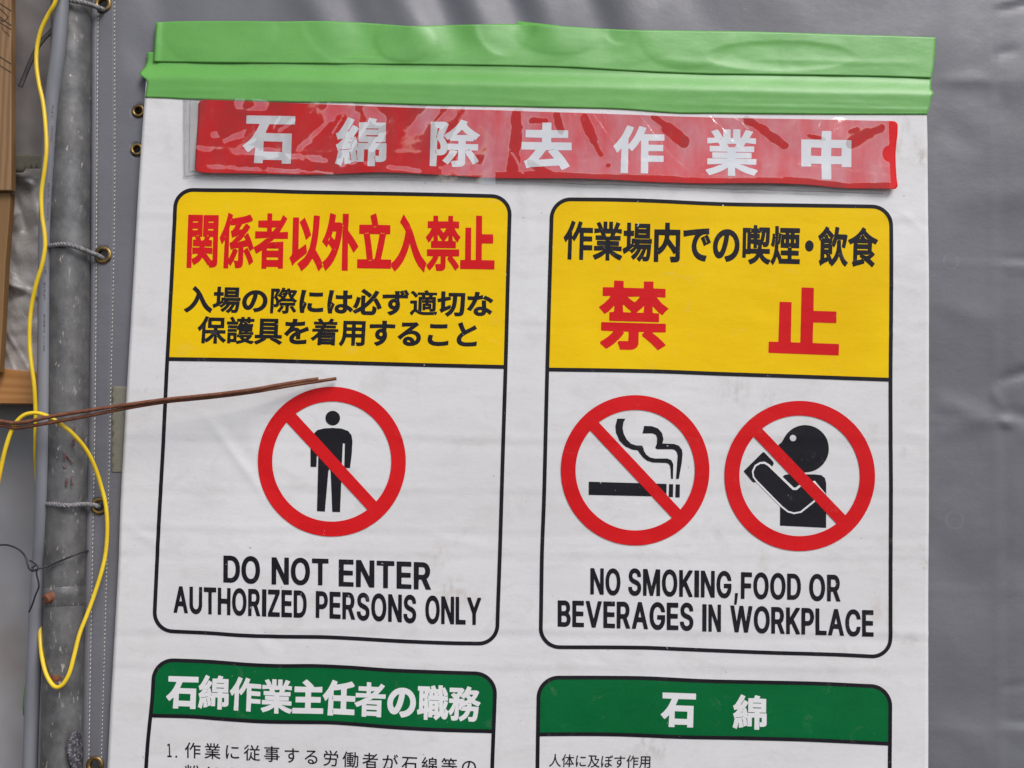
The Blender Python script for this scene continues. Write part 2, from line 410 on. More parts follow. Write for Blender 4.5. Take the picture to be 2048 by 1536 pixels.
# lettering outlines, one list of x, y pairs per loop, in thousandths of the 1.4 em glyph square
GL = {
 'heavy': {
'石':[[727,125,607,123,602,128,601,168,592,173,339,173,334,168,333,128,328,123,218,123,211,125,209,161,212,175,216,289,219,303,218,351,211,348,133,282,118,274,40,360,46,369,109,421,161,477,204,539,229,582,269,667,267,671,260,673,83,674,80,681,80,781,83,788,764,790,771,788,772,681,770,674,410,671,406,667,356,553,358,549,364,548,728,547,730,132],[599,290,601,425,599,432,343,433,335,431,334,296,336,289,592,287],[228,388,233,392,228,397,224,392]],
'去':[[759,178,710,149,649,119,643,125,614,182,603,190,549,184,514,184,503,180,467,180,457,177,425,176,414,173,378,173,367,170,257,162,203,155,153,140,146,142,133,193,112,243,111,250,150,267,173,289,246,384,268,417,272,428,75,428,73,435,73,539,82,544,357,544,362,549,362,603,360,610,353,612,129,614,127,621,128,727,136,730,357,730,362,739,362,838,371,844,488,842,491,835,491,739,496,730,727,728,730,721,730,621,727,614,496,612,491,607,491,553,492,546,500,544,774,544,781,542,783,435,781,428,599,426,592,425,591,421,640,364,693,293,732,232,760,182],[318,278,350,277,360,280,385,280,396,283,460,287,533,296,532,303,521,319,449,403,453,409,478,421,480,425,421,424,357,331,333,300,325,292],[486,425,499,425,503,428,502,432,492,433],[521,432,520,435,514,437,503,432,504,428,510,427],[521,435,522,432,528,430,535,432,536,435,532,440],[560,431,565,435,560,440,555,435]],
'中':[[746,713,747,321,739,316,628,316,623,321,622,353,617,358,489,357,487,350,487,132,485,125,371,123,364,125,362,350,360,357,232,358,227,353,226,318,221,313,111,312,103,315,102,706,104,714,357,716,362,724,364,841,371,844,478,844,487,838,487,724,492,716,739,715],[360,475,362,589,360,596,235,598,228,595,227,482,229,475,353,473],[621,475,623,589,620,596,496,598,489,595,487,482,489,475,614,473]],
'主':[[778,150,771,148,75,150,73,157,73,253,78,262,353,262,360,264,362,271,362,367,360,375,150,376,143,378,141,385,141,482,143,489,357,491,362,500,360,581,353,583,114,584,109,592,111,699,143,701,161,698,260,698,278,694,378,695,379,699,371,708,289,773,283,781,371,843,382,847,429,813,496,758,540,714,560,689,667,694,678,697,721,698,731,701,742,699,744,692,744,592,739,584,500,583,492,581,491,500,496,491,713,489,715,482,715,385,714,379,706,376,493,375,491,367,491,271,492,265,500,262,774,262,780,253]],
'任':[[777,153,300,152,293,149,290,128,285,123,175,123,168,125,166,143,169,161,169,232,173,250,177,410,180,428,180,485,175,490,171,488,173,475,114,416,107,412,72,478,49,510,42,524,109,592,158,656,211,746,260,849,278,846,374,813,372,799,356,764,357,757,360,755,450,769,557,790,642,813,692,829,703,826,762,760,765,749,758,728,753,723,674,699,599,682,589,677,587,546,589,539,596,537,788,535,790,528,790,428,781,423,589,421,587,414,587,275,589,268,596,266,777,264,780,257,780,161],[285,170,289,172,291,178,291,239,289,246,285,247,282,246,280,239,280,178,282,172],[460,268,462,414,460,421,300,423,293,420,291,275,293,268,453,266],[271,445,275,447,277,453,277,507,275,513,271,515,268,513,266,507,266,453,268,447],[293,539,300,537,460,539,462,546,460,652,446,655,410,648,293,635,291,628],[310,721,304,721,301,717,298,710,300,706,306,706,309,710,312,717]],
'止':[[781,161,774,159,72,161,70,168,71,274,78,277,161,277,169,282,171,684,178,687,285,687,293,684,295,282,303,277,385,277,391,285,391,835,400,840,513,838,516,831,517,607,524,605,742,605,749,603,751,596,751,496,746,487,524,487,517,485,516,282,524,277,778,276,783,268]],
'立':[[778,158,771,155,75,157,73,164,73,264,75,271,260,273,267,275,269,278,237,435,198,585,189,590,111,590,103,593,103,706,111,708,360,709,365,714,361,731,335,806,332,821,350,828,446,854,450,852,457,835,479,778,498,714,503,709,749,706,751,699,751,596,746,591,671,590,663,585,611,407,566,278,568,275,574,273,777,271,780,264],[333,257,331,260,325,262,318,262,313,257,315,253,321,252,328,252],[364,260,363,264,353,266,346,265,341,260,343,257,350,255,357,255],[365,260,374,260,375,267,368,268,364,264],[403,273,429,275,443,303,504,496,525,582,524,588,521,590,335,590,328,586,368,435,390,332,398,278],[235,596,234,599,228,601,222,599,220,596,225,591],[236,599,237,596,246,594,253,594,258,599,256,603,250,605,243,604],[629,599,627,603,621,605,607,604,602,599,604,596,610,594,624,594],[301,603,299,607,293,608,275,608,270,603,272,599,278,598,296,598],[590,603,588,607,582,608,557,608,552,603,554,599,560,598,585,598],[431,681,431,685,421,687,410,686,406,681,407,678,414,676,425,676],[432,685,433,681,442,680,449,681,451,685,449,689,442,690],[467,684,472,689,467,693,463,689]],
'入':[[307,845,332,826,442,718,504,628,609,428,676,335,703,309,797,232,798,225,770,171,753,110,746,111,721,128,632,191,569,257,520,328,450,462,442,469,436,450,400,375,357,306,307,244,229,175,143,119,60,193,63,214,68,223,153,277,216,335,235,359,265,400,293,450,333,542,354,617,354,632,337,653,287,703,246,733,235,746]],
'以':[[703,811,707,806,704,760,701,749,701,710,683,564,661,464,634,385,638,378,660,359,744,268,801,193,803,186,715,118,703,112,644,193,605,239,574,271,571,271,507,205,461,171,432,153,357,113,346,110,312,153,266,196,261,203,268,210,400,280,458,335,511,417,547,532,565,635,573,753,576,764,576,799,582,813,589,815,653,815,667,812],[153,786,268,787,276,781,278,386,285,386,428,453,432,452,436,442,456,360,453,346,442,332,221,222,161,176,153,180,136,218,95,275,100,283,137,310,148,332,148,778],[290,731,382,782,389,785,396,783,435,733,497,642,533,574,534,567,532,564,442,509,428,505,372,610,325,679,292,721]],
'外':[[132,118,100,159,61,192,59,218,71,229,126,260,178,302,221,349,251,389,255,400,221,430,186,455,178,451,153,416,146,414,108,446,56,482,51,489,108,567,140,628,176,724,206,846,225,847,318,829,328,824,309,739,310,734,389,733,410,737,464,720,467,722,469,728,469,835,472,842,595,842,597,835,594,821,594,739,591,724,588,632,674,562,746,498,804,435,804,428,710,351,705,353,640,428,596,469,589,472,587,450,590,432,590,303,594,285,594,153,597,128,589,123,472,125,469,132,469,589,473,617,471,624,465,624,454,553,418,442,368,339,307,252,289,234,233,182,139,120],[179,500,186,499,189,502,211,532,210,539,203,539,196,533,178,507],[335,617,270,617,244,560,245,553,303,514,307,514,315,524,329,574,337,610],[471,634,475,636,476,642,476,656,471,661,467,659,466,653,466,639],[475,673,478,675,480,681,480,703,475,708,471,706,469,699,469,678]],
'の':[[102,375,98,407,98,450,105,503,110,521,142,592,193,655,231,685,271,713,346,743,421,754,467,754,532,746,607,716,656,680,681,654,714,610,743,539,751,482,751,442,747,407,739,371,714,310,676,260,617,212,542,178,442,155,432,156,388,221,375,246,392,272,475,285,507,295,546,317,580,346,600,375,611,400,619,428,623,471,618,507,604,549,578,587,549,611,514,629,500,629,495,617,487,564,468,485,436,385,397,307,366,264,343,242,307,221,271,212,246,212,228,216,193,231,169,246,135,289,117,321],[364,622,357,622,310,597,271,558,246,521,231,485,223,439,227,403,238,367,257,345,264,345,283,364,318,435,350,542,366,614]],
},
 'heavyD': {
'綿':[[746,767,747,492,739,487,621,487,612,482,614,475,621,473,753,473,760,470,762,253,754,232,743,218,731,210,706,202,678,198,624,198,619,203,617,228,614,232,610,231,608,214,612,200,612,143,610,136,514,136,512,143,512,375,507,380,467,380,461,378,458,371,458,207,456,200,367,198,362,203,360,213,357,214,300,195,289,195,286,182,282,178,200,163,195,168,191,257,186,263,180,257,176,218,153,139,146,138,114,154,68,171,67,178,87,246,104,350,99,357,70,442,75,449,103,462,130,489,162,528,161,532,157,533,136,530,96,517,92,521,66,603,68,607,91,617,109,635,129,664,168,728,224,838,232,839,300,811,310,805,315,799,283,731,221,632,225,627,235,631,243,641,274,696,298,731,360,697,371,682,377,681,380,689,376,703,378,767,385,769,492,771,507,810,512,831,517,836,622,817,622,810,606,778,607,770,739,769],[285,221,282,220,280,211,285,203,291,211],[282,221,285,222,287,243,283,257,278,262,275,260,273,253,277,228],[367,262,364,260,362,253,362,228,367,224,371,225,373,232,373,257],[610,232,614,233,615,239,610,249,607,249,605,243],[607,250,610,251,612,260,612,275,607,279,603,278,601,271,602,257],[257,345,255,335,266,289,270,275,275,270,280,275,280,282,269,328,264,342,260,346],[364,292,360,291,359,282,359,275,364,270,367,272,369,278,369,285],[656,288,662,296,662,375,656,380,617,380,612,371,612,296,617,291],[360,293,364,294,366,307,362,321,362,360,357,365,343,360,341,353,350,328,355,300],[257,346,260,347,262,353,260,360,257,361,252,357],[120,367,122,364,128,362,139,366,189,366,221,373,239,373,253,379,282,384,287,389,282,394,275,394,250,387,182,377,139,376,125,373],[318,368,318,375,315,378,307,378,306,371,310,367],[371,429,367,428,366,421,366,410,371,406,375,407,376,414,376,425],[367,438,371,439,373,446,373,453,367,458,364,456,362,450,362,442],[207,452,212,457,207,461,202,457],[239,471,237,475,232,476,227,471,232,466],[244,475,250,473,264,478,266,485,264,493,260,495,255,492,245,482],[510,475,512,482,507,487,385,487,378,489,376,642,380,660,375,665,371,663,361,642,310,564,314,562,332,564,338,560,364,477,375,473,503,473],[268,528,275,528,280,535,283,542,281,546,275,546,268,540,266,532],[187,542,182,547,177,542,182,538],[208,553,203,558,199,553,203,548],[300,556,293,557,293,550,299,549],[648,578,646,585,639,587,482,587,475,585,473,578,475,571,482,569,639,569,645,571],[647,674,646,681,639,683,482,683,473,678,475,671,482,669,639,669]],
'除':[[104,803,282,805,296,808,353,774,354,764,304,635,288,614,288,607,293,602,309,624,346,645,389,676,458,742,492,784,528,840,542,839,615,810,618,803,602,774,621,747,667,705,716,667,799,617,797,610,765,582,739,541,731,541,714,552,709,549,708,528,703,523,607,523,600,521,598,514,598,485,603,480,767,480,774,478,774,389,767,387,685,387,681,385,680,382,739,308,768,264,786,232,786,221,714,178,706,176,699,186,672,235,613,318,601,335,599,345,596,347,591,343,598,314,597,200,593,182,583,164,571,153,557,146,524,138,489,134,425,134,420,139,407,182,396,207,421,226,489,227,496,229,497,382,492,387,460,387,446,391,435,388,435,383,439,380,453,380,482,372,486,364,461,314,418,246,398,225,383,200,360,173,353,169,276,225,335,295,368,346,384,378,385,383,382,387,346,387,341,382,332,352,323,339,303,320,282,310,264,305,228,301,203,305,200,303,196,140,189,137,104,139,102,146,102,796],[186,357,182,356,180,346,180,332,186,327,189,329,191,335,191,350],[182,357,186,358,187,367,187,375,182,379,178,378,177,371,177,364],[599,368,592,367,593,360,599,361],[620,385,600,385,599,375,610,377],[426,389,424,392,417,394,400,394,395,389,397,385,403,384,421,384],[625,385,635,384,660,387,665,392,660,397,646,398,628,392],[200,536,198,400,211,392,225,391,239,395,243,400,248,414,248,442,243,464,229,500,209,532],[497,485,497,517,492,522,382,523,377,528,375,546,371,548,343,535,310,574,289,592,284,589,284,578,318,528,339,482,489,480],[189,559,194,564,195,585,206,646,229,706,225,711,203,711,198,706,195,628,184,585,184,564],[415,596,410,601,406,596,410,591],[656,598,661,603,656,608,652,603],[458,610,453,615,448,610,453,605],[630,610,635,605,640,610,635,615],[622,614,619,621,594,642,546,692,537,689,508,656,466,617,466,614,475,612]],
'作':[[175,136,173,143,173,218,177,235,177,343,180,360,180,464,183,489,182,493,178,492,136,444,121,433,117,435,90,489,71,517,67,528,119,585,176,664,208,721,257,831,271,832,346,808,352,803,325,731,278,639,276,571,273,560,278,555,307,588,354,660,397,746,427,824,430,828,524,803,525,799,515,767,495,721,496,714,500,712,771,712,778,709,780,628,774,619,567,619,561,617,558,610,559,564,564,559,756,558,764,556,765,475,763,467,564,465,559,460,558,410,560,404,567,401,767,401,772,392,772,318,770,310,561,307,558,300,557,136,549,134,457,136,455,143,455,610,453,617,450,618,443,614,396,538,335,462,332,460,325,462,293,494,282,501,278,500,276,139,268,134]],
'業':[[118,143,100,172,71,207,71,214,77,228,178,260,260,297,296,305,301,310,299,314,293,316,282,312,232,312,218,309,96,305,91,314,93,392,100,394,369,396,369,400,364,401,189,401,175,405,161,404,159,478,164,487,364,487,370,489,372,492,370,496,364,498,132,498,125,500,123,574,125,582,257,583,263,585,264,589,251,617,243,629,235,633,121,619,96,619,92,621,91,696,93,703,186,705,193,709,183,731,145,788,144,799,225,828,232,828,268,778,303,710,307,708,312,714,309,731,310,831,318,833,403,833,409,824,409,710,414,705,435,705,442,706,444,714,446,831,453,833,539,833,544,824,544,710,549,703,553,703,561,710,575,735,617,827,635,825,717,801,718,792,677,721,673,706,759,703,762,696,760,621,739,619,621,635,592,585,593,582,599,580,639,580,653,583,734,582,737,574,735,500,728,498,485,498,479,496,477,492,479,489,485,487,692,487,699,485,701,410,697,403,485,401,480,400,480,396,763,392,765,385,765,314,760,305,632,309,617,312,567,312,557,316,550,314,548,310,553,305,596,293,671,260,775,228,782,214,782,207,756,176,735,142,731,140,721,142,628,174,560,206,478,258,475,258,473,253,473,193,476,178,476,143,471,134,382,134,375,136,373,161,376,178,376,246,375,255,371,256,289,206,235,181,125,142],[366,617,367,610,382,573,385,567,392,566,467,565,475,574,493,610,492,614,485,619],[283,689,281,692,275,694,268,692,266,689,268,685,275,683,281,685]],
'者':[[677,139,582,138,577,143,574,156,567,159,346,159,339,156,337,139,332,134,243,134,235,136,232,363,225,365,200,352,118,322,111,327,80,371,61,391,58,400,61,404,189,452,291,503,303,507,314,515,328,512,333,517,328,522,300,523,282,519,214,519,200,516,125,516,111,512,89,512,84,521,84,599,93,605,325,605,330,610,330,646,321,651,147,653,144,660,144,735,147,742,325,744,330,753,330,828,339,833,428,831,430,824,430,753,435,744,599,745,615,760,651,806,660,814,743,771,744,764,701,710,601,607,599,599,656,598,674,601,767,603,769,596,769,521,767,514,485,512,442,484,417,480,413,475,417,469,432,469,446,473,524,473,539,476,614,476,632,480,671,480,678,478,680,146],[576,257,576,275,567,280,346,280,340,278,337,271,337,253,346,248,567,248,574,250],[576,375,574,388,567,391,346,391,340,389,337,382,339,368,346,366,567,366,574,367],[386,464,382,469,375,467,374,464,378,459,385,460],[359,528,350,528,350,522,357,521,360,524],[361,524,370,524,371,531,364,532,361,528],[508,656,492,658,478,655,435,653,430,646,432,607,439,605,451,607,496,641,508,653],[515,656,521,652,526,656,521,661]],
'職':[[75,799,82,801,343,801,348,796,348,760,357,755,378,755,384,760,363,799,367,806,450,829,457,824,492,757,496,755,535,755,542,757,541,824,546,833,635,833,640,828,642,782,649,782,681,796,689,794,736,717,754,678,765,642,763,639,739,627,710,622,705,617,707,614,714,612,742,619,764,617,764,529,739,526,714,533,696,533,689,532,687,528,692,523,735,518,767,502,771,496,743,421,719,371,721,367,731,365,760,337,778,326,786,318,771,239,761,207,744,178,733,168,717,159,692,155,671,160,642,177,612,218,607,219,553,170,507,135,500,134,464,169,438,189,440,196,468,218,469,232,464,237,422,235,419,193,414,188,329,189,326,196,326,282,325,288,321,289,317,285,316,278,314,136,307,134,235,134,229,136,227,143,225,263,221,264,96,234,82,233,66,321,71,326,107,334,112,343,112,703,107,711,78,712,73,717],[500,224,504,228,500,233,495,228],[521,231,526,235,521,240,516,235],[692,288,687,282,692,277,697,282],[689,293,692,293,693,296,694,318,714,353,714,360,710,362,702,357,684,314,683,307],[560,420,555,375,555,307,557,303,560,302,576,321,579,328,569,375,569,414,564,420],[469,325,469,339,464,344,425,344,420,339,420,325,425,320,464,320],[211,356,221,359,226,364,226,410,221,415,211,415,205,410,205,360],[321,526,318,524,316,517,316,389,318,383,321,382,325,385,326,392,326,517,325,524],[646,391,650,396,646,401,641,396],[469,432,469,442,464,447,425,447,420,442,420,432,425,427,464,427],[653,444,649,442,648,435,649,429,653,427,656,429,658,435,656,442],[560,434,566,446,565,482,560,486,557,485,555,478,555,442],[656,452,662,457,662,471,678,521,674,526,656,526,653,521,655,475,651,460,653,454],[211,505,221,505,226,510,226,560,221,565,211,565,205,560,205,510],[341,528,343,524,350,523,542,523,557,513,562,517,557,528,539,533,350,533,343,532],[307,538,310,539,312,546,312,599,310,606,307,608,303,606,301,599,301,546,303,539],[321,669,316,664,316,624,321,619,335,619,340,624,333,660,328,667],[439,620,447,628,455,660,453,667,450,669,428,669,424,664,431,632,435,621],[546,648,541,642,538,624,542,620,548,624,551,632,551,642],[639,715,635,713,633,706,641,685,648,624,653,619,667,620,669,624,668,632,648,685,644,710],[211,651,221,651,226,656,226,706,221,711,211,711,205,706,205,656],[314,677,319,681,314,686,309,681],[372,685,370,689,364,690,357,690,352,685,354,681,360,680,367,680],[529,685,527,689,521,690,510,690,506,685,507,681,514,680,524,680],[328,727,333,731,332,738,328,740,323,735,325,728],[628,754,624,752,623,746,628,732,632,730,635,732,636,739,632,752]],
'務':[[86,796,350,797,367,800,414,771,426,760,392,705,367,678,365,667,367,667,382,676,425,723,461,778,488,831,496,836,583,810,582,803,563,760,567,755,706,760,756,733,759,728,757,721,725,653,706,623,665,571,671,565,699,552,781,529,791,521,796,503,774,479,753,445,746,442,731,445,667,467,607,495,589,507,582,507,580,503,594,485,594,460,590,442,596,434,749,434,758,428,747,318,733,235,721,196,699,159,665,139,646,134,546,134,535,139,529,175,515,207,516,214,532,226,617,224,625,235,637,278,644,321,642,342,635,344,574,344,567,339,554,303,525,253,512,235,473,196,432,167,350,129,345,132,332,158,310,186,309,196,313,211,325,219,367,238,407,266,442,306,461,339,459,343,453,344,367,345,310,371,307,370,305,364,305,221,298,200,297,182,293,174,268,153,239,145,207,141,146,143,122,218,128,229,136,234,196,234,203,236,216,367,214,374,211,374,207,371,195,328,159,275,128,246,114,245,106,250,67,325,94,353,133,407,173,485,171,489,164,491,79,492,77,500,77,574,86,580,185,582,144,624,120,646,116,653,125,661,189,698,228,670,235,668,262,692,272,710,243,712,225,708,89,709,84,717,84,788],[375,399,371,399,367,396,363,382,362,375,367,370,371,372,375,385],[218,388,214,389,211,385,211,376,214,375,218,378],[218,389,223,396,221,406,218,406,213,400,214,390],[371,401,375,400,378,403,383,414,382,420,378,422,370,417],[296,421,291,414,293,407,296,406,301,410,300,420],[221,407,226,414,225,420,221,422,216,417,218,408],[300,421,305,428,303,438,300,439,295,432,296,422],[395,439,397,435,403,434,482,434,487,439,490,457,485,462,417,440,400,444],[303,439,309,450,307,459,303,460,298,450,300,440],[307,461,312,467,314,485,310,490,304,485,302,478,303,461],[533,492,528,497,521,498,514,495,509,489,511,485,517,484,531,489],[561,500,557,505,550,503,548,500,553,494,560,496],[303,599,306,589,318,575,371,585,425,568,433,560,428,542,432,539,464,549,504,567,460,619,414,580,410,580,406,585,335,628,328,626],[538,671,538,667,551,649,582,624,589,626,605,642,621,664,617,669,599,672],[357,656,350,657,346,654,347,646,353,645,357,649]],
'関':[[746,799,747,211,739,182,731,170,703,153,674,145,582,141,577,146,572,168,567,173,557,167,549,170,492,219,432,265,425,262,397,235,364,213,310,188,257,171,250,174,230,203,215,218,216,239,211,244,205,235,205,225,213,214,211,136,203,134,111,136,109,143,111,799,118,801,410,801,417,799,419,532,414,527,382,526,378,521,397,482,407,476,453,489,469,521,464,526,435,527,430,532,430,792,432,799,739,801],[575,211,582,210,585,213,584,221,578,222,574,218],[639,234,644,243,644,521,635,526,585,526,577,521,561,496,559,489,624,486,624,407,617,405,478,405,472,403,470,400,472,396,478,394,633,392,637,371,637,335,632,311,517,318,518,314,607,242,621,234],[218,526,212,517,214,392,209,378,209,321,214,310,212,257,214,252,218,251,273,268,314,288,336,307,335,311,328,312,275,312,257,309,215,310,219,325,219,382,215,392,360,394,367,396,369,400,367,403,360,405,229,407,227,414,228,488,235,491,282,491,286,496,268,525],[496,313,501,318,496,322,491,318],[312,539,310,542,303,544,297,542,295,539,297,535,303,533,310,535],[532,539,542,533,549,534,554,539,552,542,546,544,533,542],[320,542,322,539,328,537,339,537,344,542,342,546,335,548,325,547],[531,542,521,548,514,546,513,542,514,539,521,537,531,539],[319,617,318,624,310,626,218,626,212,617,214,611,221,608,314,609],[533,617,535,611,542,608,635,608,642,610,644,617,642,624,635,626,542,626,536,624],[319,710,318,717,310,719,221,719,213,714,214,707,221,705,310,705],[534,714,535,707,542,705,635,705,644,710,642,717,635,719,542,719]],
'係':[[165,136,162,143,162,207,166,225,166,318,169,335,169,428,173,442,173,482,171,486,167,485,128,441,107,442,67,510,64,521,133,614,158,656,193,728,232,829,235,832,243,832,327,806,329,803,316,767,318,764,325,762,546,787,624,801,678,815,692,812,733,767,742,753,739,739,735,733,649,712,603,708,585,701,528,694,473,632,470,624,482,623,528,631,589,690,607,697,632,696,695,660,694,653,653,612,603,571,585,562,577,549,579,546,585,545,607,564,646,582,653,582,703,518,746,453,771,407,776,389,699,351,697,346,754,268,775,228,774,221,699,178,692,176,689,178,664,225,636,268,571,348,567,347,566,343,566,218,562,193,553,170,528,149,475,138,404,139,390,193,371,231,360,223,307,164,300,166,271,191,264,192,262,139,257,134],[375,234,414,234,428,230,460,232,460,391,428,390,398,385,400,380,446,365,450,360,425,314,377,243],[264,260,271,263,300,299,333,350,343,371,343,375,335,376,307,369,301,371,274,439,278,456,321,470,360,495,407,530,417,530,423,535,422,539,414,540,403,533,382,533,360,530,325,517,321,518,308,560,290,596,293,603,318,609,339,623,369,653,386,674,385,678,367,679,357,676,321,676,300,673,293,675,285,684,282,681,263,642],[692,353,692,361,678,375,672,389,653,412,592,408,571,405,566,400,566,364,571,359,583,371,635,397,642,398,655,392,681,355,689,352],[352,382,357,377,362,382,357,386],[370,385,372,382,378,380,385,382,387,385,385,389,378,391,372,389],[464,474,460,476,453,473,450,471,450,465,453,463,460,465,464,468],[477,478,482,473,585,491,596,495,598,500,578,526,571,533,564,536,507,491,492,490,482,484],[182,531,178,531,175,528,176,521,182,522],[178,533,182,532,186,535,185,542,178,542],[427,539,435,539,435,545,429,546],[445,549,450,544,456,546,458,549,453,554,447,553],[415,689,410,693,406,689,410,684],[286,735,292,735,295,739,297,746,295,749,289,749,286,746,284,739]],
},
 'mid': {
'入':[[307,833,318,829,432,722,500,621,609,414,673,328,692,309,778,241,788,229,788,221,759,164,749,122,739,124,639,195,576,260,531,325,502,375,449,482,446,496,442,499,438,492,432,460,415,421,390,371,354,314,308,257,235,187,157,135,143,128,100,169,71,193,70,211,74,218,161,273,223,332,262,382,307,460,336,532,358,603,362,621,361,632,341,660,296,705,253,737,246,746,253,760]],
'の':[[109,375,105,407,105,450,113,503,121,528,149,589,193,644,238,681,271,704,346,736,421,747,467,747,528,739,599,711,667,661,707,607,736,539,744,482,744,442,740,407,736,382,711,318,674,269,622,225,589,206,528,181,442,163,435,164,385,243,388,253,400,266,475,278,507,288,553,313,578,334,596,356,622,407,630,457,630,475,625,510,610,551,583,592,557,614,514,636,496,640,491,635,473,532,454,460,415,357,397,321,369,278,343,252,318,235,289,223,250,220,214,228,178,249,162,264,135,303,124,325],[371,633,339,622,294,592,266,564,245,535,228,496,216,442,220,400,235,357,257,337,268,338,286,357,307,392,325,435,358,546,373,614,374,632]],
'内':[[114,133,112,706,115,714,364,716,369,724,371,834,378,837,475,837,483,831,483,724,489,716,731,715,739,713,740,203,732,175,717,155,692,142,660,134,632,134,617,130,532,130,524,133,518,161,499,211,499,218,506,228,514,236,528,234,631,235,633,243,632,296,628,297,596,274,589,277,530,350,435,442,428,436,391,382,339,330,319,314,246,266,241,268,228,282,224,282,223,139,221,132,121,130],[203,331,207,332,209,339,207,346,203,347,200,346,198,339,200,332],[225,384,232,385,280,421,307,448,333,489,358,549,366,585,366,610,232,612,225,610],[632,402,632,610,624,612,482,610,473,564,475,549,537,492,624,405]],
'で':[[96,702,136,708,186,708,196,712,289,719,300,722,328,723,375,729,532,741,542,744,639,748,653,751,721,752,722,649,717,644,674,643,671,642,671,639,678,634,689,631,714,596,757,524,766,507,764,501,685,463,671,465,607,434,597,435,561,507,517,574,521,580,592,611,610,613,661,635,666,642,660,644,617,644,567,636,528,618,496,594,459,553,438,514,423,467,419,432,431,375,455,335,478,316,492,306,532,288,596,273,660,269,671,264,672,260,668,246,643,175,635,161,624,159,542,170,464,195,407,227,355,275,338,303,316,350,305,414,309,467,327,532,352,582,375,614,379,624,364,626,239,612,111,591,106,596,98,685,95,696],[670,492,672,503,657,532,620,589,617,592,611,592,609,585,613,578,661,496,664,492],[391,632,396,627,401,632,396,636],[433,646,428,650,423,646,428,641],[441,653,446,648,451,653,446,658]],
'切':[[767,770,769,717,765,699,765,599,762,582,762,503,758,489,758,425,755,410,751,325,744,268,732,214,717,184,692,159,667,146,624,138,567,137,553,141,514,141,509,146,500,193,486,225,503,245,614,241,620,246,625,257,637,314,641,378,644,389,644,428,647,439,651,589,655,607,655,664,649,672,574,673,566,667,562,632,562,574,559,564,551,475,529,375,490,282,432,202,344,132,325,120,318,125,291,164,253,196,257,205,348,275,377,314,389,328,400,334,408,346,412,360,407,365,401,360,385,335,214,254,168,220,161,221,146,262,116,314,121,320,144,335,155,357,155,517,153,521,146,523,86,509,75,509,59,596,64,607,143,623,153,628,155,799,158,806,253,808,260,806,262,656,268,651,339,665,375,665,382,668,382,674,378,676,360,676,350,672,341,678,341,764,346,772,760,772],[453,671,403,673,396,670,394,664,408,596,408,585,403,577,278,551,264,545,264,393,271,393,392,445,397,442,401,425,406,382,410,379,414,382,425,414,444,503,448,564,451,574,452,628,455,642]],
'必':[[52,243,54,250,171,310,250,360,261,371,262,653,265,660,364,662,371,659,373,610,369,596,369,510,366,492,366,460,367,455,371,455,409,500,444,535,535,652,579,724,617,797,624,800,635,796,721,759,721,753,718,746,668,656,632,602,620,596,616,589,618,585,624,585,635,595,649,601,656,600,661,596,725,492,768,407,794,332,699,285,692,286,672,346,650,396,618,460,578,525,574,524,501,439,446,384,380,328,373,318,373,250,378,241,535,241,543,246,551,278,555,314,555,364,560,374,585,382,624,359,653,349,661,339,665,325,662,275,655,235,650,218,636,186,611,157,578,142,549,137,357,137,321,145,289,164,277,178,270,193,262,235,257,239,182,195,118,165,87,207],[246,602,251,596,254,582,229,475,204,400,179,346,164,321,150,313,139,312,58,346,56,353,94,421,115,475,136,549,151,621,161,626],[578,546,585,546,593,557,594,564,607,570,606,578,599,578,592,566,580,560,576,553],[254,771,309,831,318,840,325,841,422,774,508,710,537,685,541,678,532,671,480,603,471,599,379,674,257,763]],
'ず':[[696,829,739,764,769,710,768,703,746,693,741,685,739,600,731,598,696,598,681,601,528,601,521,599,519,571,523,557,523,517,536,482,544,439,540,367,524,310,504,275,485,249,447,211,387,171,303,138,293,139,227,203,224,211,230,228,243,236,293,249,328,263,364,285,370,293,367,297,346,299,303,317,281,332,263,353,252,371,241,400,237,421,237,453,242,478,259,517,282,544,302,560,320,571,350,582,371,587,407,588,409,589,408,596,400,601,335,601,321,598,243,598,228,594,175,594,161,591,96,587,91,596,91,649,87,667,89,692,96,694,153,694,168,698,293,698,310,701,403,701,409,710,405,756,398,788,403,794,517,794,524,792,532,784,596,812,603,813,614,805,621,804,678,828,689,832],[396,394,412,403,422,421,426,439,426,460,414,482,400,490,385,490,367,482,356,471,348,453,348,428,356,410,364,402,382,395],[620,681,624,676,632,676,646,680,650,685,649,689,642,690,624,686],[706,684,711,689,706,693,702,689],[670,699,672,710,657,735,627,781,624,785,618,785,616,778,624,764,661,703,664,699],[524,780,519,771,523,742,519,706,524,701,557,701,560,706,531,753,530,774]],
'な':[[560,583,585,571,587,567,587,453,590,439,592,382,653,350,697,321,745,282,744,275,689,190,681,191,624,241,596,259,592,253,579,214,558,189,528,169,492,156,464,152,410,152,360,163,325,181,292,211,278,239,273,257,270,278,273,300,278,318,292,346,320,375,360,397,403,408,435,409,446,412,460,409,478,410,480,417,480,471,476,489,476,582],[483,307,478,312,460,316,425,316,407,311,385,297,380,285,381,278,389,266,403,256,428,252,460,256,473,264,482,278],[768,589,735,538,713,507,706,503,632,557,564,597,510,622,425,601,371,593,367,589,329,496,297,432,254,357,205,285,200,283,193,284,114,324,100,335,102,343,146,398,179,450,211,507,245,578,243,582,221,580,203,583,118,585,113,607,109,685,118,690,168,683,281,685,294,731,302,806,307,811,392,804,422,799,423,788,403,706,404,703,439,709,492,726,500,726,505,714,507,645,514,648,553,707,564,711,671,657,761,599]],
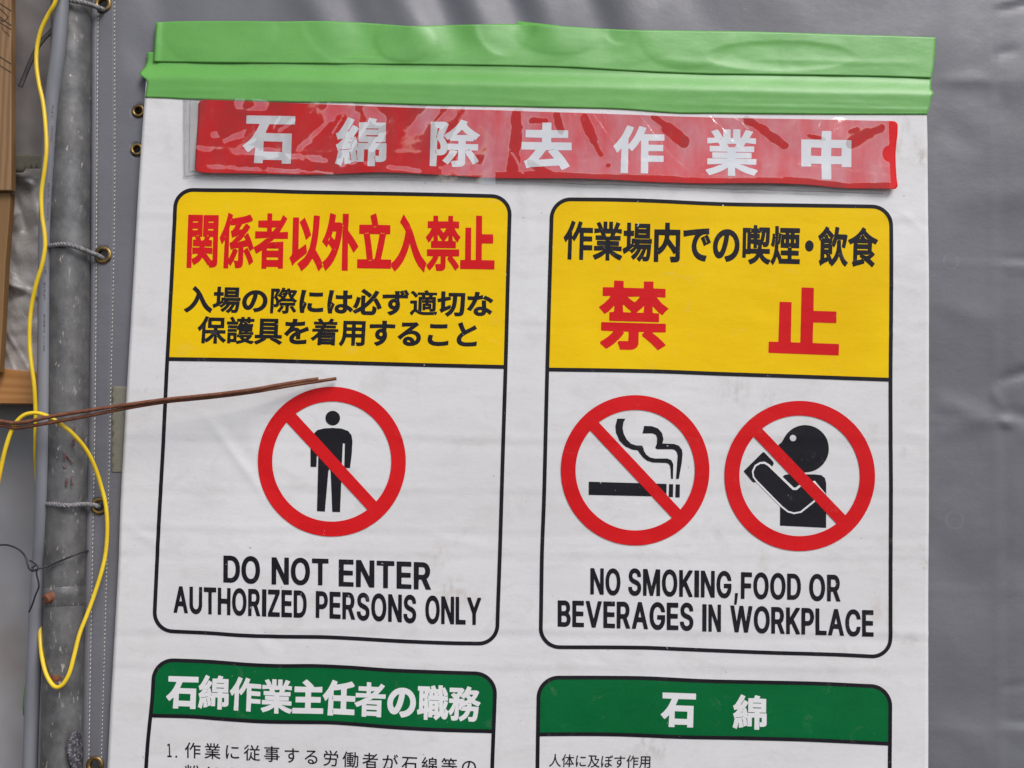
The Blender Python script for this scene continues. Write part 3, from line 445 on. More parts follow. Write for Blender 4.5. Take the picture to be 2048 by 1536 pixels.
'に':[[168,163,160,168,145,232,130,353,130,471,134,485,134,517,145,603,166,728,166,774,171,780,285,772,292,767,291,756,273,696,259,621,245,524,241,478,243,473,253,469,314,423,318,417,318,410,278,293,266,250,262,228,262,200,266,186,264,172,235,166],[740,218,731,210,660,198,535,191,521,194,478,195,442,202,425,206,385,224,353,252,334,293,330,343,341,407,349,432,353,434,382,433,454,425,455,414,441,357,441,332,450,316,467,306,517,298,571,298,582,301,646,305,734,321,737,314],[225,397,220,392,216,371,216,364,221,359,226,364,230,382,230,392],[228,409,233,414,240,435,239,442,235,444,228,435,223,417,225,411],[715,717,715,621,710,612,621,608,607,605,478,605,464,608,371,612,366,617,366,714,367,720,371,722,442,712,528,712,542,709,557,712,628,712,706,722,713,721]],
'は':[[161,159,153,171,138,235,130,278,126,346,123,360,123,460,126,475,127,507,141,624,159,728,159,778,162,785,168,789,282,779,285,777,286,771,274,735,259,664,245,574,234,475,235,468,247,464,310,414,311,407,274,300,255,232,255,196,259,182,257,168,218,163,178,162],[632,786,635,781,626,717,626,671,629,664,649,662,742,678,746,677,747,671,747,582,745,574,710,566,632,558,626,553,626,507,630,492,630,435,633,421,634,396,639,390,692,361,733,332,778,294,779,285,721,198,714,202,660,251,642,266,635,268,631,264,622,235,603,209,578,188,546,174,503,166,457,166,396,178,360,195,335,216,317,246,309,282,309,307,313,328,328,358,355,385,398,410,446,423,475,423,485,426,510,423,517,425,519,460,516,478,515,546,507,551,396,551,382,555,332,556,326,567,327,656,332,661,385,655,453,655,471,651,507,655,512,664,510,784,517,787],[522,321,517,326,503,330,460,330,442,325,421,312,416,300,417,293,425,280,442,270,467,266,500,270,512,278,518,289,523,303],[214,367,209,357,209,346,214,341,218,343,219,350,218,366],[218,368,223,375,230,414,230,421,225,426,220,421,212,385,214,369]],
'を':[[674,171,610,163,524,159,514,155,417,155,364,163,335,171,307,181,271,209,249,243,245,264,241,293,249,335,268,372,307,416,332,436,394,475,397,482,389,487,350,487,303,468,275,448,248,421,205,367,189,354,107,412,102,417,102,425,144,467,194,524,222,560,253,610,250,615,218,619,157,619,129,624,127,632,127,717,129,724,150,726,193,719,232,719,246,715,296,717,300,721,308,756,313,803,321,808,414,801,428,796,430,788,416,728,421,723,496,726,607,744,621,742,623,649,620,642,510,626,382,619,374,614,361,585,414,583,442,575,472,560,503,531,603,574,685,614,691,610,704,585,729,528,731,511,621,472,521,428,519,307,523,289,520,282,411,282,409,289,409,343,412,360,407,366,382,348,367,329,360,314,355,296,360,282,371,270,389,263,417,259,517,259,528,262,592,266,674,280,678,278,680,271,680,214],[322,553,318,558,313,553,318,548],[340,567,335,572,331,567,335,563]],
'す':[[760,706,762,667,758,653,758,614,753,605,735,608,635,608,617,612,549,612,542,610,541,528,554,500,562,467,566,421,562,407,562,378,547,325,540,310,517,270,472,221,403,178,321,146,310,148,246,213,245,221,251,235,260,243,310,256,353,274,379,289,393,300,393,303,367,306,325,324,300,342,281,364,267,392,259,425,259,467,263,489,274,514,287,535,302,553,332,575,367,589,389,594,425,594,431,596,431,599,428,607,421,608,314,608,296,605,232,605,218,601,118,598,113,603,112,628,109,639,111,699,153,705,421,709,426,714,426,756,420,796,422,799,428,801,545,799,547,788,544,778,541,721,546,712,678,712,692,708,753,708],[422,310,417,315,413,310,417,306],[439,324,432,325,432,318,438,318],[446,328,452,328,453,335,447,335],[414,402,432,410,441,425,448,453,448,467,435,489,421,497,407,498,392,492,374,475,369,460,369,435,377,417,384,410,403,402]],
'る':[[211,764,228,765,285,758,314,762,414,762,428,765,496,765,510,769,546,769,582,778,597,764,639,711,641,703,632,694,585,662,472,567,472,564,478,562,539,557,592,539,628,518,646,505,678,469,700,425,708,375,700,310,675,260,662,243,633,214,574,181,510,163,446,159,435,156,425,159,389,159,343,171,300,192,273,218,256,246,250,282,252,303,267,339,277,353,293,368,318,384,353,398,389,401,425,398,475,381,503,362,523,343,536,325,551,296,555,293,560,294,582,321,589,339,594,360,590,392,579,417,560,437,535,454,524,457,500,465,450,469,439,466,414,465,353,447,332,436,285,405,189,315,116,389,114,396,125,408,430,660,428,664,421,665,403,662,275,658,235,651,218,651,212,660,212,731,209,749],[445,260,445,268,437,282,421,298,407,304,382,308,367,301,360,289,366,275,382,263,428,255,439,256],[400,532,408,532,411,535,410,542,402,542,399,539],[420,546,425,541,429,546,425,551],[454,557,450,561,445,557,450,552],[454,671,450,675,445,671,450,666],[478,677,483,681,478,686,473,681]],
'こ':[[694,207,689,199,621,184,539,173,496,173,482,169,400,169,385,173,350,173,296,185,243,206,196,242,170,293,166,318,166,371,184,453,189,458,200,458,299,446,300,442,280,367,281,332,289,316,302,303,346,285,410,277,521,280,603,291,681,312,692,312],[647,735,647,639,642,633,635,630,535,626,521,623,321,623,307,626,214,630,209,635,209,731,214,740,268,733,307,733,321,730,517,730,532,733,571,733,628,740,642,740]],
'と':[[696,190,646,180,585,173,553,173,542,170,475,169,457,166,428,169,382,170,321,181,275,199,259,207,220,239,196,278,191,293,184,339,188,378,199,410,221,451,252,489,299,532,220,699,199,749,200,756,293,796,307,798,360,667,392,601,400,595,542,670,589,699,617,722,628,724,682,639,683,628,614,588,464,511,366,450,339,426,321,404,310,385,302,360,302,335,314,309,332,295,357,285,392,277,453,273,467,276,521,277,535,280,564,280,614,287,692,305,696,303,698,296]],
'・':[[323,500,335,532,359,560,392,579,414,583,439,583,475,572,505,549,518,532,525,514,530,496,530,471,517,434,503,416,482,398,442,384,410,384,375,395,360,405,343,423,331,442,324,464]],
},
 'heavyE': {
'禁':[[761,403,762,328,759,321,624,318,627,310,678,273,724,234,763,193,756,185,685,139,678,141,599,216,518,278,517,300,537,314,537,318,532,319,489,319,482,317,480,196,475,178,461,157,442,146,421,138,392,134,293,134,288,139,283,161,264,203,266,211,282,223,367,223,375,225,376,310,371,319,316,318,317,314,329,310,330,303,298,260,235,198,187,161,153,140,143,141,85,189,86,211,121,231,164,262,205,300,215,314,215,318,211,319,93,321,91,328,91,400,96,408,753,409],[64,557,67,564,129,610,166,649,180,671,175,676,150,673,107,673,100,675,100,759,107,762,214,764,216,771,216,828,225,833,313,831,316,824,316,767,325,762,521,762,526,767,526,824,529,831,621,833,626,828,626,771,629,764,746,762,753,759,753,675,717,673,703,676,671,676,665,671,671,662,724,608,787,564,783,557,751,528,728,497,721,494,681,523,628,576,620,578,623,524,628,514,685,512,690,507,690,428,681,423,178,423,173,432,173,507,178,512,218,514,223,535,225,575,220,574,168,519,125,490],[400,514,397,524,385,537,371,544,322,589,314,590,312,564,318,514],[532,585,507,558,457,517,456,514,527,514,533,553],[363,671,366,664,432,618,451,632,485,671,482,676,475,676]],
},
 'midE': {
'際':[[774,743,757,696,732,646,685,571,691,560,714,537,746,513,783,492,786,485,758,457,738,425,737,360,734,353,681,351,671,358,660,359,632,352,589,351,582,349,580,203,571,171,557,155,524,141,492,137,439,138,431,146,425,171,410,203,413,214,421,221,485,219,492,222,494,343,489,351,425,352,410,355,403,352,403,347,407,345,421,343,457,332,459,325,425,264,358,168,350,167,288,207,288,214,321,256,350,300,375,346,371,351,339,354,337,367,341,378,341,407,339,414,335,417,330,410,329,367,315,339,301,325,289,317,264,309,232,305,203,309,193,306,189,143,182,141,118,141,111,143,109,792,111,799,293,802,307,796,341,774,343,764,325,710,293,649,281,635,280,624,285,620,289,621,299,646,311,660,350,728,372,771,392,828,396,831,460,818,467,813,468,806,459,778,464,773,503,773,514,780,511,803,578,816,586,810,592,781,599,769,710,769,724,772],[602,325,639,343,656,348,678,348,743,260,771,218,774,207,721,174,702,168,664,228,602,314,600,321],[189,346,186,345,184,335,184,321,189,316,193,318,194,325,194,339],[186,346,189,347,191,357,191,364,186,369,182,367,180,360,180,353],[193,557,191,396,196,391,225,387,243,392,250,403,251,453,240,492,229,514,201,553],[706,435,700,442,671,463,417,462,403,468,367,442,339,433,334,428,339,423,378,433],[710,435,717,427,724,427,729,432,724,437],[328,445,333,450,328,454,324,450],[319,482,314,486,309,482,314,477],[285,604,278,585,278,578,300,546,318,512,321,508,328,509,343,519,366,542,371,553,340,578,325,577,300,600,289,606],[539,672,497,585,474,549,472,542,600,542,601,546,574,591,543,667],[193,580,198,585,199,596,229,681,237,710,232,715,196,715,191,710,191,607,187,589,189,582],[344,599,339,604,334,599,339,595],[421,609,427,621,425,625,396,643,389,643,384,639,382,634,385,629,414,609],[661,692,620,692,620,681,635,650,642,652,650,664,661,685],[390,664,396,664,412,685,415,692,414,696,407,696,396,686,388,674],[420,703,425,698,457,688,464,696,460,701,428,708,422,706],[539,698,542,700,544,706,544,721,539,725,535,724,533,717,534,703]],
'適':[[759,767,762,760,762,699,759,692,753,691,689,701,671,701,665,696,645,656,645,653,649,651,728,651,736,646,737,314,732,293,724,277,714,267,696,259,607,251,589,260,575,303,568,314,560,316,478,315,473,310,472,293,467,288,400,289,398,296,398,467,407,473,467,473,473,482,467,490,389,491,382,489,380,482,380,264,375,253,382,248,407,245,521,241,539,244,667,245,703,251,767,255,777,243,756,168,692,166,678,162,574,162,557,159,450,159,435,162,403,163,360,170,321,181,278,203,239,233,218,244,211,241,195,225,141,146,136,141,132,142,85,203,80,218,109,253,150,294,175,314,176,457,168,462,86,464,84,471,84,542,93,548,253,548,260,545,262,314,268,305,284,293,293,291,295,646,303,651,378,652,382,656,372,681,357,701,303,694,289,694,280,699,271,710,266,724,266,760,268,767,425,769,439,765,453,766,454,774,434,799,434,806,503,835,510,832,535,800,549,777,560,769],[339,257,346,252,353,253,355,257,350,262,340,260],[339,260,332,265,322,264,321,260,328,255,338,257],[320,260,321,264,314,270,307,272,303,270,303,264,307,260],[615,325,613,328,607,330,589,330,584,325,586,321,592,319,610,320],[646,334,651,343,649,488,642,491,554,489,552,478,557,473,617,473,624,470,626,339,632,334],[551,396,549,403,542,405,478,405,473,396,475,389,482,387,546,387],[375,502,378,504,380,510,380,546,375,551,371,549,369,542,370,507],[381,567,382,564,389,562,464,562,470,564,472,567,470,571,464,573,389,573,382,571],[650,567,649,571,642,573,560,573,554,571,552,567,554,564,560,562,642,562,649,564],[83,764,143,811,153,812,196,779,253,722,264,698,283,681,286,674,276,664,218,622,157,697],[564,686,557,690,478,690,464,693,460,689,474,646,482,642,546,652,554,660]],
'護':[[742,137,692,145,649,156,557,190,471,160,410,145,357,135,351,139,334,175,325,180,196,180,191,175,191,153,186,148,118,148,111,150,109,417,114,426,342,425,346,378,341,367,341,321,346,307,346,218,350,216,407,227,453,238,464,242,466,246,400,314,353,307,348,310,351,318,351,364,347,378,382,380,387,385,387,428,391,442,389,504,360,484,352,496,346,515,325,533,118,533,109,539,109,603,114,612,335,612,343,610,346,592,350,592,386,646,407,692,408,703,378,705,371,702,369,646,362,632,353,626,86,626,80,635,80,699,83,706,196,708,203,712,186,746,156,792,157,801,214,832,225,834,268,771,293,721,294,710,300,708,328,709,333,714,334,774,336,781,432,783,437,788,437,824,442,829,520,828,523,788,532,783,588,785,591,824,596,829,667,829,672,824,673,788,678,783,764,783,771,781,772,714,767,705,678,704,673,699,672,674,664,669,607,669,592,700,585,703,583,699,592,674,605,667,608,660,614,655,739,655,747,649,747,589,735,581,733,574,731,451,717,455,632,455,625,453,623,450,625,446,632,444,717,444,731,449,756,447,761,442,762,385,759,378,728,376,699,383,692,381,693,375,717,368,735,359,739,356,739,350,701,293,652,246,652,243,658,239,685,231,771,216,778,212,783,200,782,193,767,176],[260,264,262,271,260,342,253,344,193,343,191,335,193,265,200,262],[598,310,519,310,524,300,557,281,592,300],[451,367,449,371,442,373,403,373,398,367,400,364,407,362,446,362],[463,378,464,375,471,373,671,373,677,375,679,378,677,382,671,384,471,384,464,382],[344,446,335,441,114,441,109,450,109,514,118,519,325,519,335,508,343,492],[540,450,538,453,532,455,475,455,468,453,466,450,468,446,475,444,532,444,538,446],[332,548,337,553,335,560,332,561,327,557,328,550],[518,653,518,660,508,674,492,682,489,679,481,660,482,653],[247,696,243,701,236,699,234,696,239,691,246,692],[272,703,268,708,263,703,268,698],[362,706,360,710,353,712,346,711,341,706,343,703,350,701,357,701],[542,706,541,710,535,711,529,710,527,706,532,701],[543,710,543,706,553,705,564,705,568,710,567,714,560,715,549,715]],
'着':[[684,139,599,138,594,143,592,160,585,162,343,162,335,160,333,143,328,138,250,138,244,146,244,218,248,235,246,340,243,340,221,323,176,282,132,251,126,253,89,291,65,310,67,318,153,380,216,442,247,482,246,486,239,487,168,487,150,483,100,485,98,492,100,560,107,562,293,562,300,566,305,574,303,579,296,580,271,580,257,576,165,578,162,585,164,652,171,655,335,655,343,657,346,664,345,667,339,669,136,669,130,678,130,739,133,746,203,747,218,744,253,744,257,749,255,753,219,803,221,807,239,814,300,834,325,807,369,742,375,737,475,744,496,749,515,774,545,828,553,833,638,806,637,799,603,749,607,744,678,744,696,747,721,745,722,678,717,669,450,669,441,664,441,656,446,655,685,654,690,646,690,585,688,578,414,576,406,574,401,567,403,563,410,562,749,562,755,553,755,492,752,485,360,483,353,482,353,478,664,477,685,472,687,146],[591,246,343,248,337,246,337,243,585,241,591,243],[334,321,336,318,343,316,585,316,592,318,593,321,592,325,585,326,343,326,336,325],[591,396,591,400,585,401,337,400,337,396,343,395]],
},
 'midD': {
'場':[[724,810,726,803,726,546,731,541,774,538,774,454,735,451,478,451,469,446,471,442,478,441,689,441,703,444,731,445,756,440,758,400,740,243,725,189,703,155,681,142,664,138,567,138,562,143,557,175,553,186,549,188,507,145,482,126,454,150,421,171,420,193,448,214,503,274,549,350,549,354,546,358,528,354,523,350,485,291,423,221,390,193,339,157,332,159,305,189,282,207,281,225,355,278,398,321,422,353,421,357,414,358,402,353,353,309,300,271,293,273,264,301,235,320,111,260,103,259,81,310,71,339,69,350,89,361,161,392,169,400,169,574,164,583,96,583,89,586,88,674,93,679,161,680,168,682,169,817,172,824,260,824,262,817,264,682,271,680,335,679,340,674,339,586,332,583,268,583,263,578,262,446,264,440,268,439,286,450,284,460,285,538,293,541,350,541,355,546,355,803,357,810],[557,202,561,207,557,212,552,207],[653,355,646,355,640,350,629,321,600,264,578,228,579,225,610,219,632,220,638,225,647,257,655,296,658,346],[250,336,258,335,307,363,333,382,335,392,328,393,253,345,250,342],[363,453,336,450,334,446,339,428,346,427,351,432,364,450],[366,539,368,535,375,533,706,533,713,535,715,539,713,542,706,544,375,544,368,542],[633,624,632,631,624,633,453,633,445,628,446,621,453,619,624,619],[633,721,632,727,624,730,453,730,445,724,446,718,453,715,624,715]],
'保':[[254,831,260,833,278,828,332,811,342,806,345,799,350,798,724,797,731,795,731,532,724,530,574,530,569,524,569,492,571,486,578,483,764,483,771,481,772,400,770,392,624,392,623,389,648,357,710,294,746,267,801,232,797,225,774,204,755,182,739,159,735,158,724,163,664,209,605,268,571,312,564,315,562,278,565,264,566,211,569,193,569,139,560,134,478,135,476,139,476,200,480,214,480,271,483,289,483,321,478,326,475,324,474,314,468,303,451,282,401,232,358,196,314,167,303,162,296,163,269,196,269,203,264,208,259,203,266,193,263,139,182,137,175,140,173,264,177,282,180,507,183,517,178,522,175,520,175,510,166,496,128,455,118,448,101,457,61,528,73,546,109,582,137,617,176,674,197,710,229,774],[422,392,325,394,310,391,268,389,266,382,268,258,271,257,285,263,343,305,401,364,422,389],[553,356,555,339,557,335,563,335,564,343,560,353,557,357],[557,358,557,367,550,367,549,361,553,357],[268,398,272,403,268,408,263,403],[268,476,263,471,268,466,272,471],[328,786,323,781,308,717,266,639,266,489,275,483,467,484,473,492,472,524,467,530,328,530,320,535,319,717,333,778,332,784],[190,539,186,543,181,539,186,534],[412,703,412,628,417,619,628,619,637,624,637,699,632,708,421,708]],
'具':[[200,796,653,797,660,795,662,389,671,384,767,382,769,375,769,296,760,291,649,291,607,301,597,300,596,296,603,291,642,283,728,236,786,200,784,193,717,131,710,130,664,161,596,201,475,262,471,268,483,285,482,289,478,291,378,290,378,267,325,228,232,174,136,131,128,132,75,186,74,200,82,209,171,249,239,285,240,289,235,294,221,291,93,291,86,293,84,300,84,375,86,382,189,384,198,389,198,788],[595,296,596,300,592,303,583,303,582,300,585,296],[282,299,287,303,282,308,277,303],[322,307,321,303,325,300,332,300,331,307],[581,303,574,308,560,312,553,312,548,307,553,302,571,298,580,300],[320,303,321,307,317,310,310,310,311,303],[566,392,564,403,557,405,303,405,297,403,294,396,296,386,303,384,557,384,563,385],[566,496,564,506,557,508,303,508,297,507,294,500,296,489,303,487,557,487,563,489],[566,599,564,606,557,608,303,608,297,607,294,599,296,593,303,590,557,590,563,592],[566,703,564,709,557,712,303,712,297,710,294,703,296,696,303,694,557,694,563,696]],
'用':[[720,781,722,774,722,211,714,178,703,164,678,149,649,141,614,137,528,137,519,143,495,211,495,218,503,230,514,234,539,230,617,230,626,235,626,343,624,349,617,351,485,351,478,349,476,150,471,141,389,141,380,146,380,343,378,349,371,351,243,350,229,289,203,220,168,161,136,121,128,124,96,159,68,177,66,186,104,239,122,275,136,314,151,385,155,417,155,482,159,496,159,774,161,781],[378,450,380,514,378,521,260,523,253,520,252,457,254,450,371,448],[626,453,626,514,621,522,485,523,477,517,476,457,482,448,617,448],[378,618,380,678,378,685,260,687,253,684,252,624,254,617,371,615],[626,621,626,678,621,686,485,687,477,681,476,624,482,616,617,615]],
'作':[[179,136,177,143,177,232,180,250,183,492,182,496,178,496,137,450,132,445,125,445,112,453,70,524,73,532,136,602,183,671,233,767,260,831,268,832,328,814,346,808,351,803,325,739,274,635,275,551,278,552,296,570,358,660,397,739,432,825,446,825,514,807,521,802,522,796,492,721,492,714,496,712,767,712,774,709,776,628,771,619,564,619,557,617,555,610,555,564,560,559,753,558,760,556,762,475,759,467,560,465,555,460,555,410,557,404,564,401,764,401,769,392,769,318,767,310,557,307,555,300,553,136,546,134,461,136,458,143,458,610,456,617,446,619,440,614,385,527,335,466,332,463,325,466,282,505,275,506,273,139,264,134]],
'業':[[119,146,98,178,71,207,74,225,78,228,189,263,264,297,296,305,301,310,299,314,293,316,282,312,232,312,218,309,100,305,95,314,95,385,97,392,373,396,373,400,367,401,189,401,163,407,162,478,168,487,367,487,374,489,376,492,374,496,367,498,136,498,128,500,127,574,129,582,260,583,267,585,268,589,254,617,246,629,239,633,125,619,100,619,96,621,95,696,97,703,189,705,196,709,190,724,149,788,145,799,228,828,272,767,301,710,307,705,310,707,312,714,314,831,321,833,400,833,405,824,405,710,410,705,439,705,445,706,448,714,450,831,457,833,535,833,541,824,541,710,545,703,553,699,559,703,579,735,621,825,635,825,714,803,717,796,668,710,666,703,756,703,758,696,756,621,735,619,621,636,613,632,588,585,590,582,596,580,660,580,678,583,731,582,733,574,731,500,724,498,482,498,475,496,473,492,475,489,482,487,689,487,696,485,696,406,671,401,482,401,476,400,476,396,759,392,762,385,762,314,756,305,632,309,617,312,567,312,557,316,550,314,548,310,553,305,585,297,660,263,774,228,782,207,758,182,731,143,724,142,699,149,619,178,532,224,471,265,469,196,473,182,473,143,467,134,385,134,378,136,378,262,300,213,235,181,146,149,125,144],[363,617,363,610,382,567,467,563,471,564,482,582,498,614,496,618,489,619],[283,689,281,692,275,694,268,692,266,689,268,685,275,683,281,685]],
'喫':[[103,777,111,780,293,780,307,773,360,773,365,778,366,828,375,833,449,831,451,824,452,778,457,773,492,773,497,778,500,791,507,794,749,794,756,791,758,710,755,696,751,574,744,521,729,478,706,456,689,449,664,444,621,444,600,450,595,457,590,489,585,494,566,467,569,457,566,417,571,412,756,412,764,410,765,332,763,325,656,323,642,326,603,326,596,325,594,321,612,296,632,277,667,253,710,235,767,222,774,218,780,207,779,196,764,180,735,135,721,134,667,149,621,170,578,198,544,232,521,262,512,257,494,232,471,209,414,171,364,149,300,130,289,131,276,157,249,193,248,200,253,211,257,215,307,228,346,242,392,267,429,303,437,318,432,323,310,323,304,321,296,313,193,312,188,307,187,253,185,246,111,244,103,247],[196,401,211,402,216,410,216,685,214,692,207,694,193,694,187,685,187,410,189,404],[303,495,301,421,307,412,457,412,464,413,468,417,469,442,476,467,460,484,453,485,452,482,450,423,428,419,389,419,367,425,366,489,363,496,310,498],[524,448,529,453,524,458,520,453],[496,456,501,460,496,465,491,460],[453,491,457,491,457,496],[500,510,507,510,510,513,510,521,503,521,500,518],[592,513,597,517,592,522,588,517],[660,704,653,704,648,699,636,621,618,560,609,542,610,536,614,534,646,534,654,542,662,607,662,656,665,671,665,699],[517,545,522,549,517,554,513,549],[454,582,514,580,524,575,528,577,536,592,551,646,558,692,556,703,532,704,521,691,454,689,452,685,457,680,510,679,516,671,514,596,507,594,457,594,452,589],[365,585,364,592,357,594,307,594,302,589,303,582,310,580,360,580],[303,602,308,607,303,611,299,607],[303,672,299,667,303,663,308,667],[365,685,363,689,357,690,307,690,302,685,304,681,310,680,360,680],[296,702,300,703,301,710,301,756,296,761,293,759,291,753,291,706]],
'煙':[[774,158,767,155,271,156,266,161,265,203,240,253,225,276,221,275,186,200,164,167,132,127,125,125,107,148,70,182,67,189,115,257,133,296,154,364,162,410,166,435,166,475,173,503,171,517,168,519,163,514,158,485,151,464,140,446,77,478,71,485,90,539,101,592,109,649,109,685,114,690,161,683,169,689,169,817,172,824,253,824,255,817,257,707,350,680,414,680,419,685,417,702,410,705,314,705,289,709,287,785,293,794,756,794,764,791,765,714,763,706,646,705,639,703,637,696,637,685,642,680,746,680,754,674,753,439,746,437,585,437,579,435,576,428,577,400,582,395,742,392,744,385,744,310,735,305,582,305,577,300,576,253,578,247,585,244,771,244,776,235],[285,224,290,228,285,233,281,228],[303,560,298,553,297,539,282,499,275,497,260,502,256,500,255,453,248,403,333,264,334,260,327,246,478,246,480,253,480,296,475,305,325,305,313,321,312,385,315,392,475,395,480,400,480,428,478,435,471,437,307,439,305,446,305,532,309,549,307,559],[558,453,556,457,549,458,503,458,498,453,500,450,507,448,553,448],[171,527,175,529,177,535,176,546,171,551,168,549,166,542,166,532],[417,527,423,535,422,589,417,594,400,594,394,585,395,532,400,527],[517,527,539,527,544,532,544,585,539,594,517,594,512,589,512,535],[639,527,656,527,662,532,662,585,656,594,639,594,634,589,633,535],[239,567,234,557,235,550,239,548,243,550,244,557,243,566],[307,560,312,571,310,580,307,581,301,571,303,561],[175,566,178,568,180,574,180,596,175,601,171,599,169,592,170,571],[243,568,248,578,246,591,243,592,237,582,239,568],[310,582,316,592,314,602,310,603,305,592,307,583],[246,593,252,603,251,614,246,619,243,617,241,610,243,593],[314,603,319,614,318,627,314,628,309,617,310,604],[250,627,253,629,255,635,255,642,250,647,246,645,244,639,245,632],[318,628,323,639,321,648,318,649,312,639,314,629],[178,634,182,636,184,642,183,664,178,668,175,667,173,660,173,639],[321,650,326,656,325,663,321,665,316,660,318,650],[253,681,248,671,248,660,253,655,257,657,259,664,257,680],[542,682,544,696,542,703,521,705,514,702,512,689,514,681,535,680],[253,683,257,682,262,689,257,697,253,692]],
'飲':[[125,135,108,182,86,221,116,243,126,260,127,582,121,587,107,579,101,582,87,617,61,664,119,703,171,744,216,792,246,837,253,839,264,836,328,811,329,803,321,788,323,781,396,726,442,684,447,685,455,710,473,828,478,835,482,835,549,826,567,820,569,810,565,785,551,714,554,703,696,701,710,704,753,693,769,685,769,671,743,553,718,464,714,457,703,456,642,474,634,485,655,571,659,607,528,608,515,592,511,571,500,544,479,503,457,468,450,469,414,494,410,492,408,350,403,345,364,344,360,339,403,260,410,259,442,291,475,339,504,407,515,453,519,489,519,567,528,596,546,602,592,601,614,597,616,492,634,417,652,367,677,318,699,284,723,257,794,203,790,196,755,161,735,131,731,128,724,130,674,166,648,193,609,246,574,312,571,310,540,257,512,221,460,170,407,130,401,132,371,165,360,168,346,165,326,214,318,222,203,176,161,154,136,135,128,133],[221,279,225,278,246,285,280,300,272,321,257,343,228,344,221,342],[574,345,578,347,580,353,579,364,574,369,571,367,569,360,569,350],[305,353,300,358,295,353,300,349],[313,357,315,353,321,351,328,352,333,357,331,360,325,362,318,362],[319,439,318,445,310,448,225,447,219,439,221,432,228,430,314,430],[396,538,391,528,391,521,396,516,400,518,401,524,400,538],[319,535,317,539,310,541,228,541,222,539,220,535,222,532,228,530,310,530,317,532],[403,552,400,553,396,549,396,540,400,539,403,543],[400,554,403,553,408,560,410,577,407,578,402,571],[407,579,410,578,414,582,427,621,447,656,447,667,442,672,439,670,436,660,410,617,405,589],[153,620,146,622,139,618,135,614,136,607,139,605,146,608,153,614],[184,628,214,626,219,628,219,635,213,649,207,652,187,635],[361,628,359,635,310,676,285,704,264,711,253,703,253,696,275,696,298,674,318,628],[232,685,224,685,221,681,221,675,229,674,232,678],[247,696,240,696,239,689,246,689]],
'食':[[73,603,82,611,178,648,221,670,275,702,321,737,355,767,417,841,496,804,500,796,490,781,491,774,510,755,564,716,599,695,664,663,781,622,786,617,788,602,760,568,739,535,710,542,656,562,649,561,648,557,648,496,644,478,645,414,660,411,724,360,714,348,683,325,618,282,614,275,711,211,725,200,726,193,671,137,656,132,585,183,478,246,473,243,473,200,467,192,289,155,207,131,197,161,172,207,177,214,194,225,201,239,202,482,205,500,205,549,200,553,189,550,125,525,118,530,98,560,73,585],[419,275,412,282,360,310,357,325,368,339,367,343,307,344,300,342,298,260,300,253,307,252],[446,274,446,268,450,265,457,263,460,265,460,271,457,274,450,276],[457,350,464,345,500,336,521,327,567,344,574,350,573,353,567,354,553,351,482,351,467,355,458,353],[456,350,456,353,453,357,443,357,443,353,446,350],[575,350,592,352,599,357,598,360,582,358,575,353],[442,357,435,362,429,360,427,357,432,352,441,353],[600,357,609,357,610,363,603,364,600,360],[551,439,549,449,542,451,307,451,300,450,298,442,300,432,307,430,542,430,549,432],[298,546,300,539,307,537,542,537,551,542,549,549,542,551,307,551],[579,621,574,626,568,624,566,621,571,616,577,617],[540,632,539,628,543,624,549,625,549,632],[538,628,538,632,535,635,514,641,495,653,462,678,455,692,439,708,432,711,428,709,430,699,457,677,460,667,481,639,528,627],[345,635,364,634,368,635,370,642,366,649,360,651],[400,695,392,696,371,686,367,681,367,675,375,674,396,686,400,689]],
},
 'light': {
'1':[[314,736,319,728,320,275,328,269,420,268,423,260,422,214,414,209,136,209,130,218,130,260,133,268,239,270,244,278,244,646,235,651,154,653,152,660,152,696,164,704,193,709,260,736]],
'.':[[153,304,178,305,196,297,211,282,218,264,219,243,208,218,186,203,168,199,146,204,127,221,121,235,120,264,124,278,135,293]],
'作':[[246,152,200,152,195,157,194,535,189,537,186,533,128,467,122,471,93,524,150,591,197,660,224,706,267,803,275,811,321,797,326,788,307,741,255,639,255,161,253,154],[482,152,476,161,475,635,467,637,432,635,372,539,332,491,325,491,286,524,285,528,332,588,372,649,400,703,440,799,446,805,492,794,497,788,490,760,464,699,467,694,749,694,756,692,758,685,758,642,753,637,546,637,539,635,537,549,539,542,735,541,742,539,744,532,744,489,739,484,539,482,537,475,539,386,546,384,746,383,751,378,751,332,742,326,539,325,537,318,537,157,532,152]],
'業':[[127,168,112,189,95,207,94,214,193,245,228,260,310,302,332,318,333,321,118,323,112,332,115,375,385,376,392,378,394,385,394,414,389,419,189,419,182,422,180,460,186,469,389,469,394,475,394,507,392,513,385,516,153,516,146,518,144,557,150,565,289,566,295,571,269,628,260,637,114,636,112,678,115,685,218,687,225,691,201,742,174,785,175,790,218,807,226,803,261,749,284,703,282,695,268,693,265,689,268,685,275,683,289,687,325,687,330,692,330,806,335,815,382,815,387,810,387,696,389,689,396,687,457,687,464,689,466,806,471,815,517,815,522,810,523,696,528,687,574,689,577,699,597,731,632,804,642,804,689,791,689,781,635,691,642,687,738,685,740,678,739,636,599,637,593,632,559,571,560,567,567,566,710,565,715,557,714,518,706,516,464,516,457,514,455,507,455,475,460,469,674,469,680,460,678,422,671,419,460,419,455,414,455,385,457,379,464,376,742,375,744,332,739,323,516,321,517,318,539,302,621,260,710,228,756,215,757,207,724,164,714,163,660,181,574,220,489,274,460,298,455,293,455,161,450,152,400,152,395,157,394,289,389,295,314,242,246,206,143,167,132,165],[331,635,361,567,371,562,489,562,497,571,526,632,524,635,517,637]],
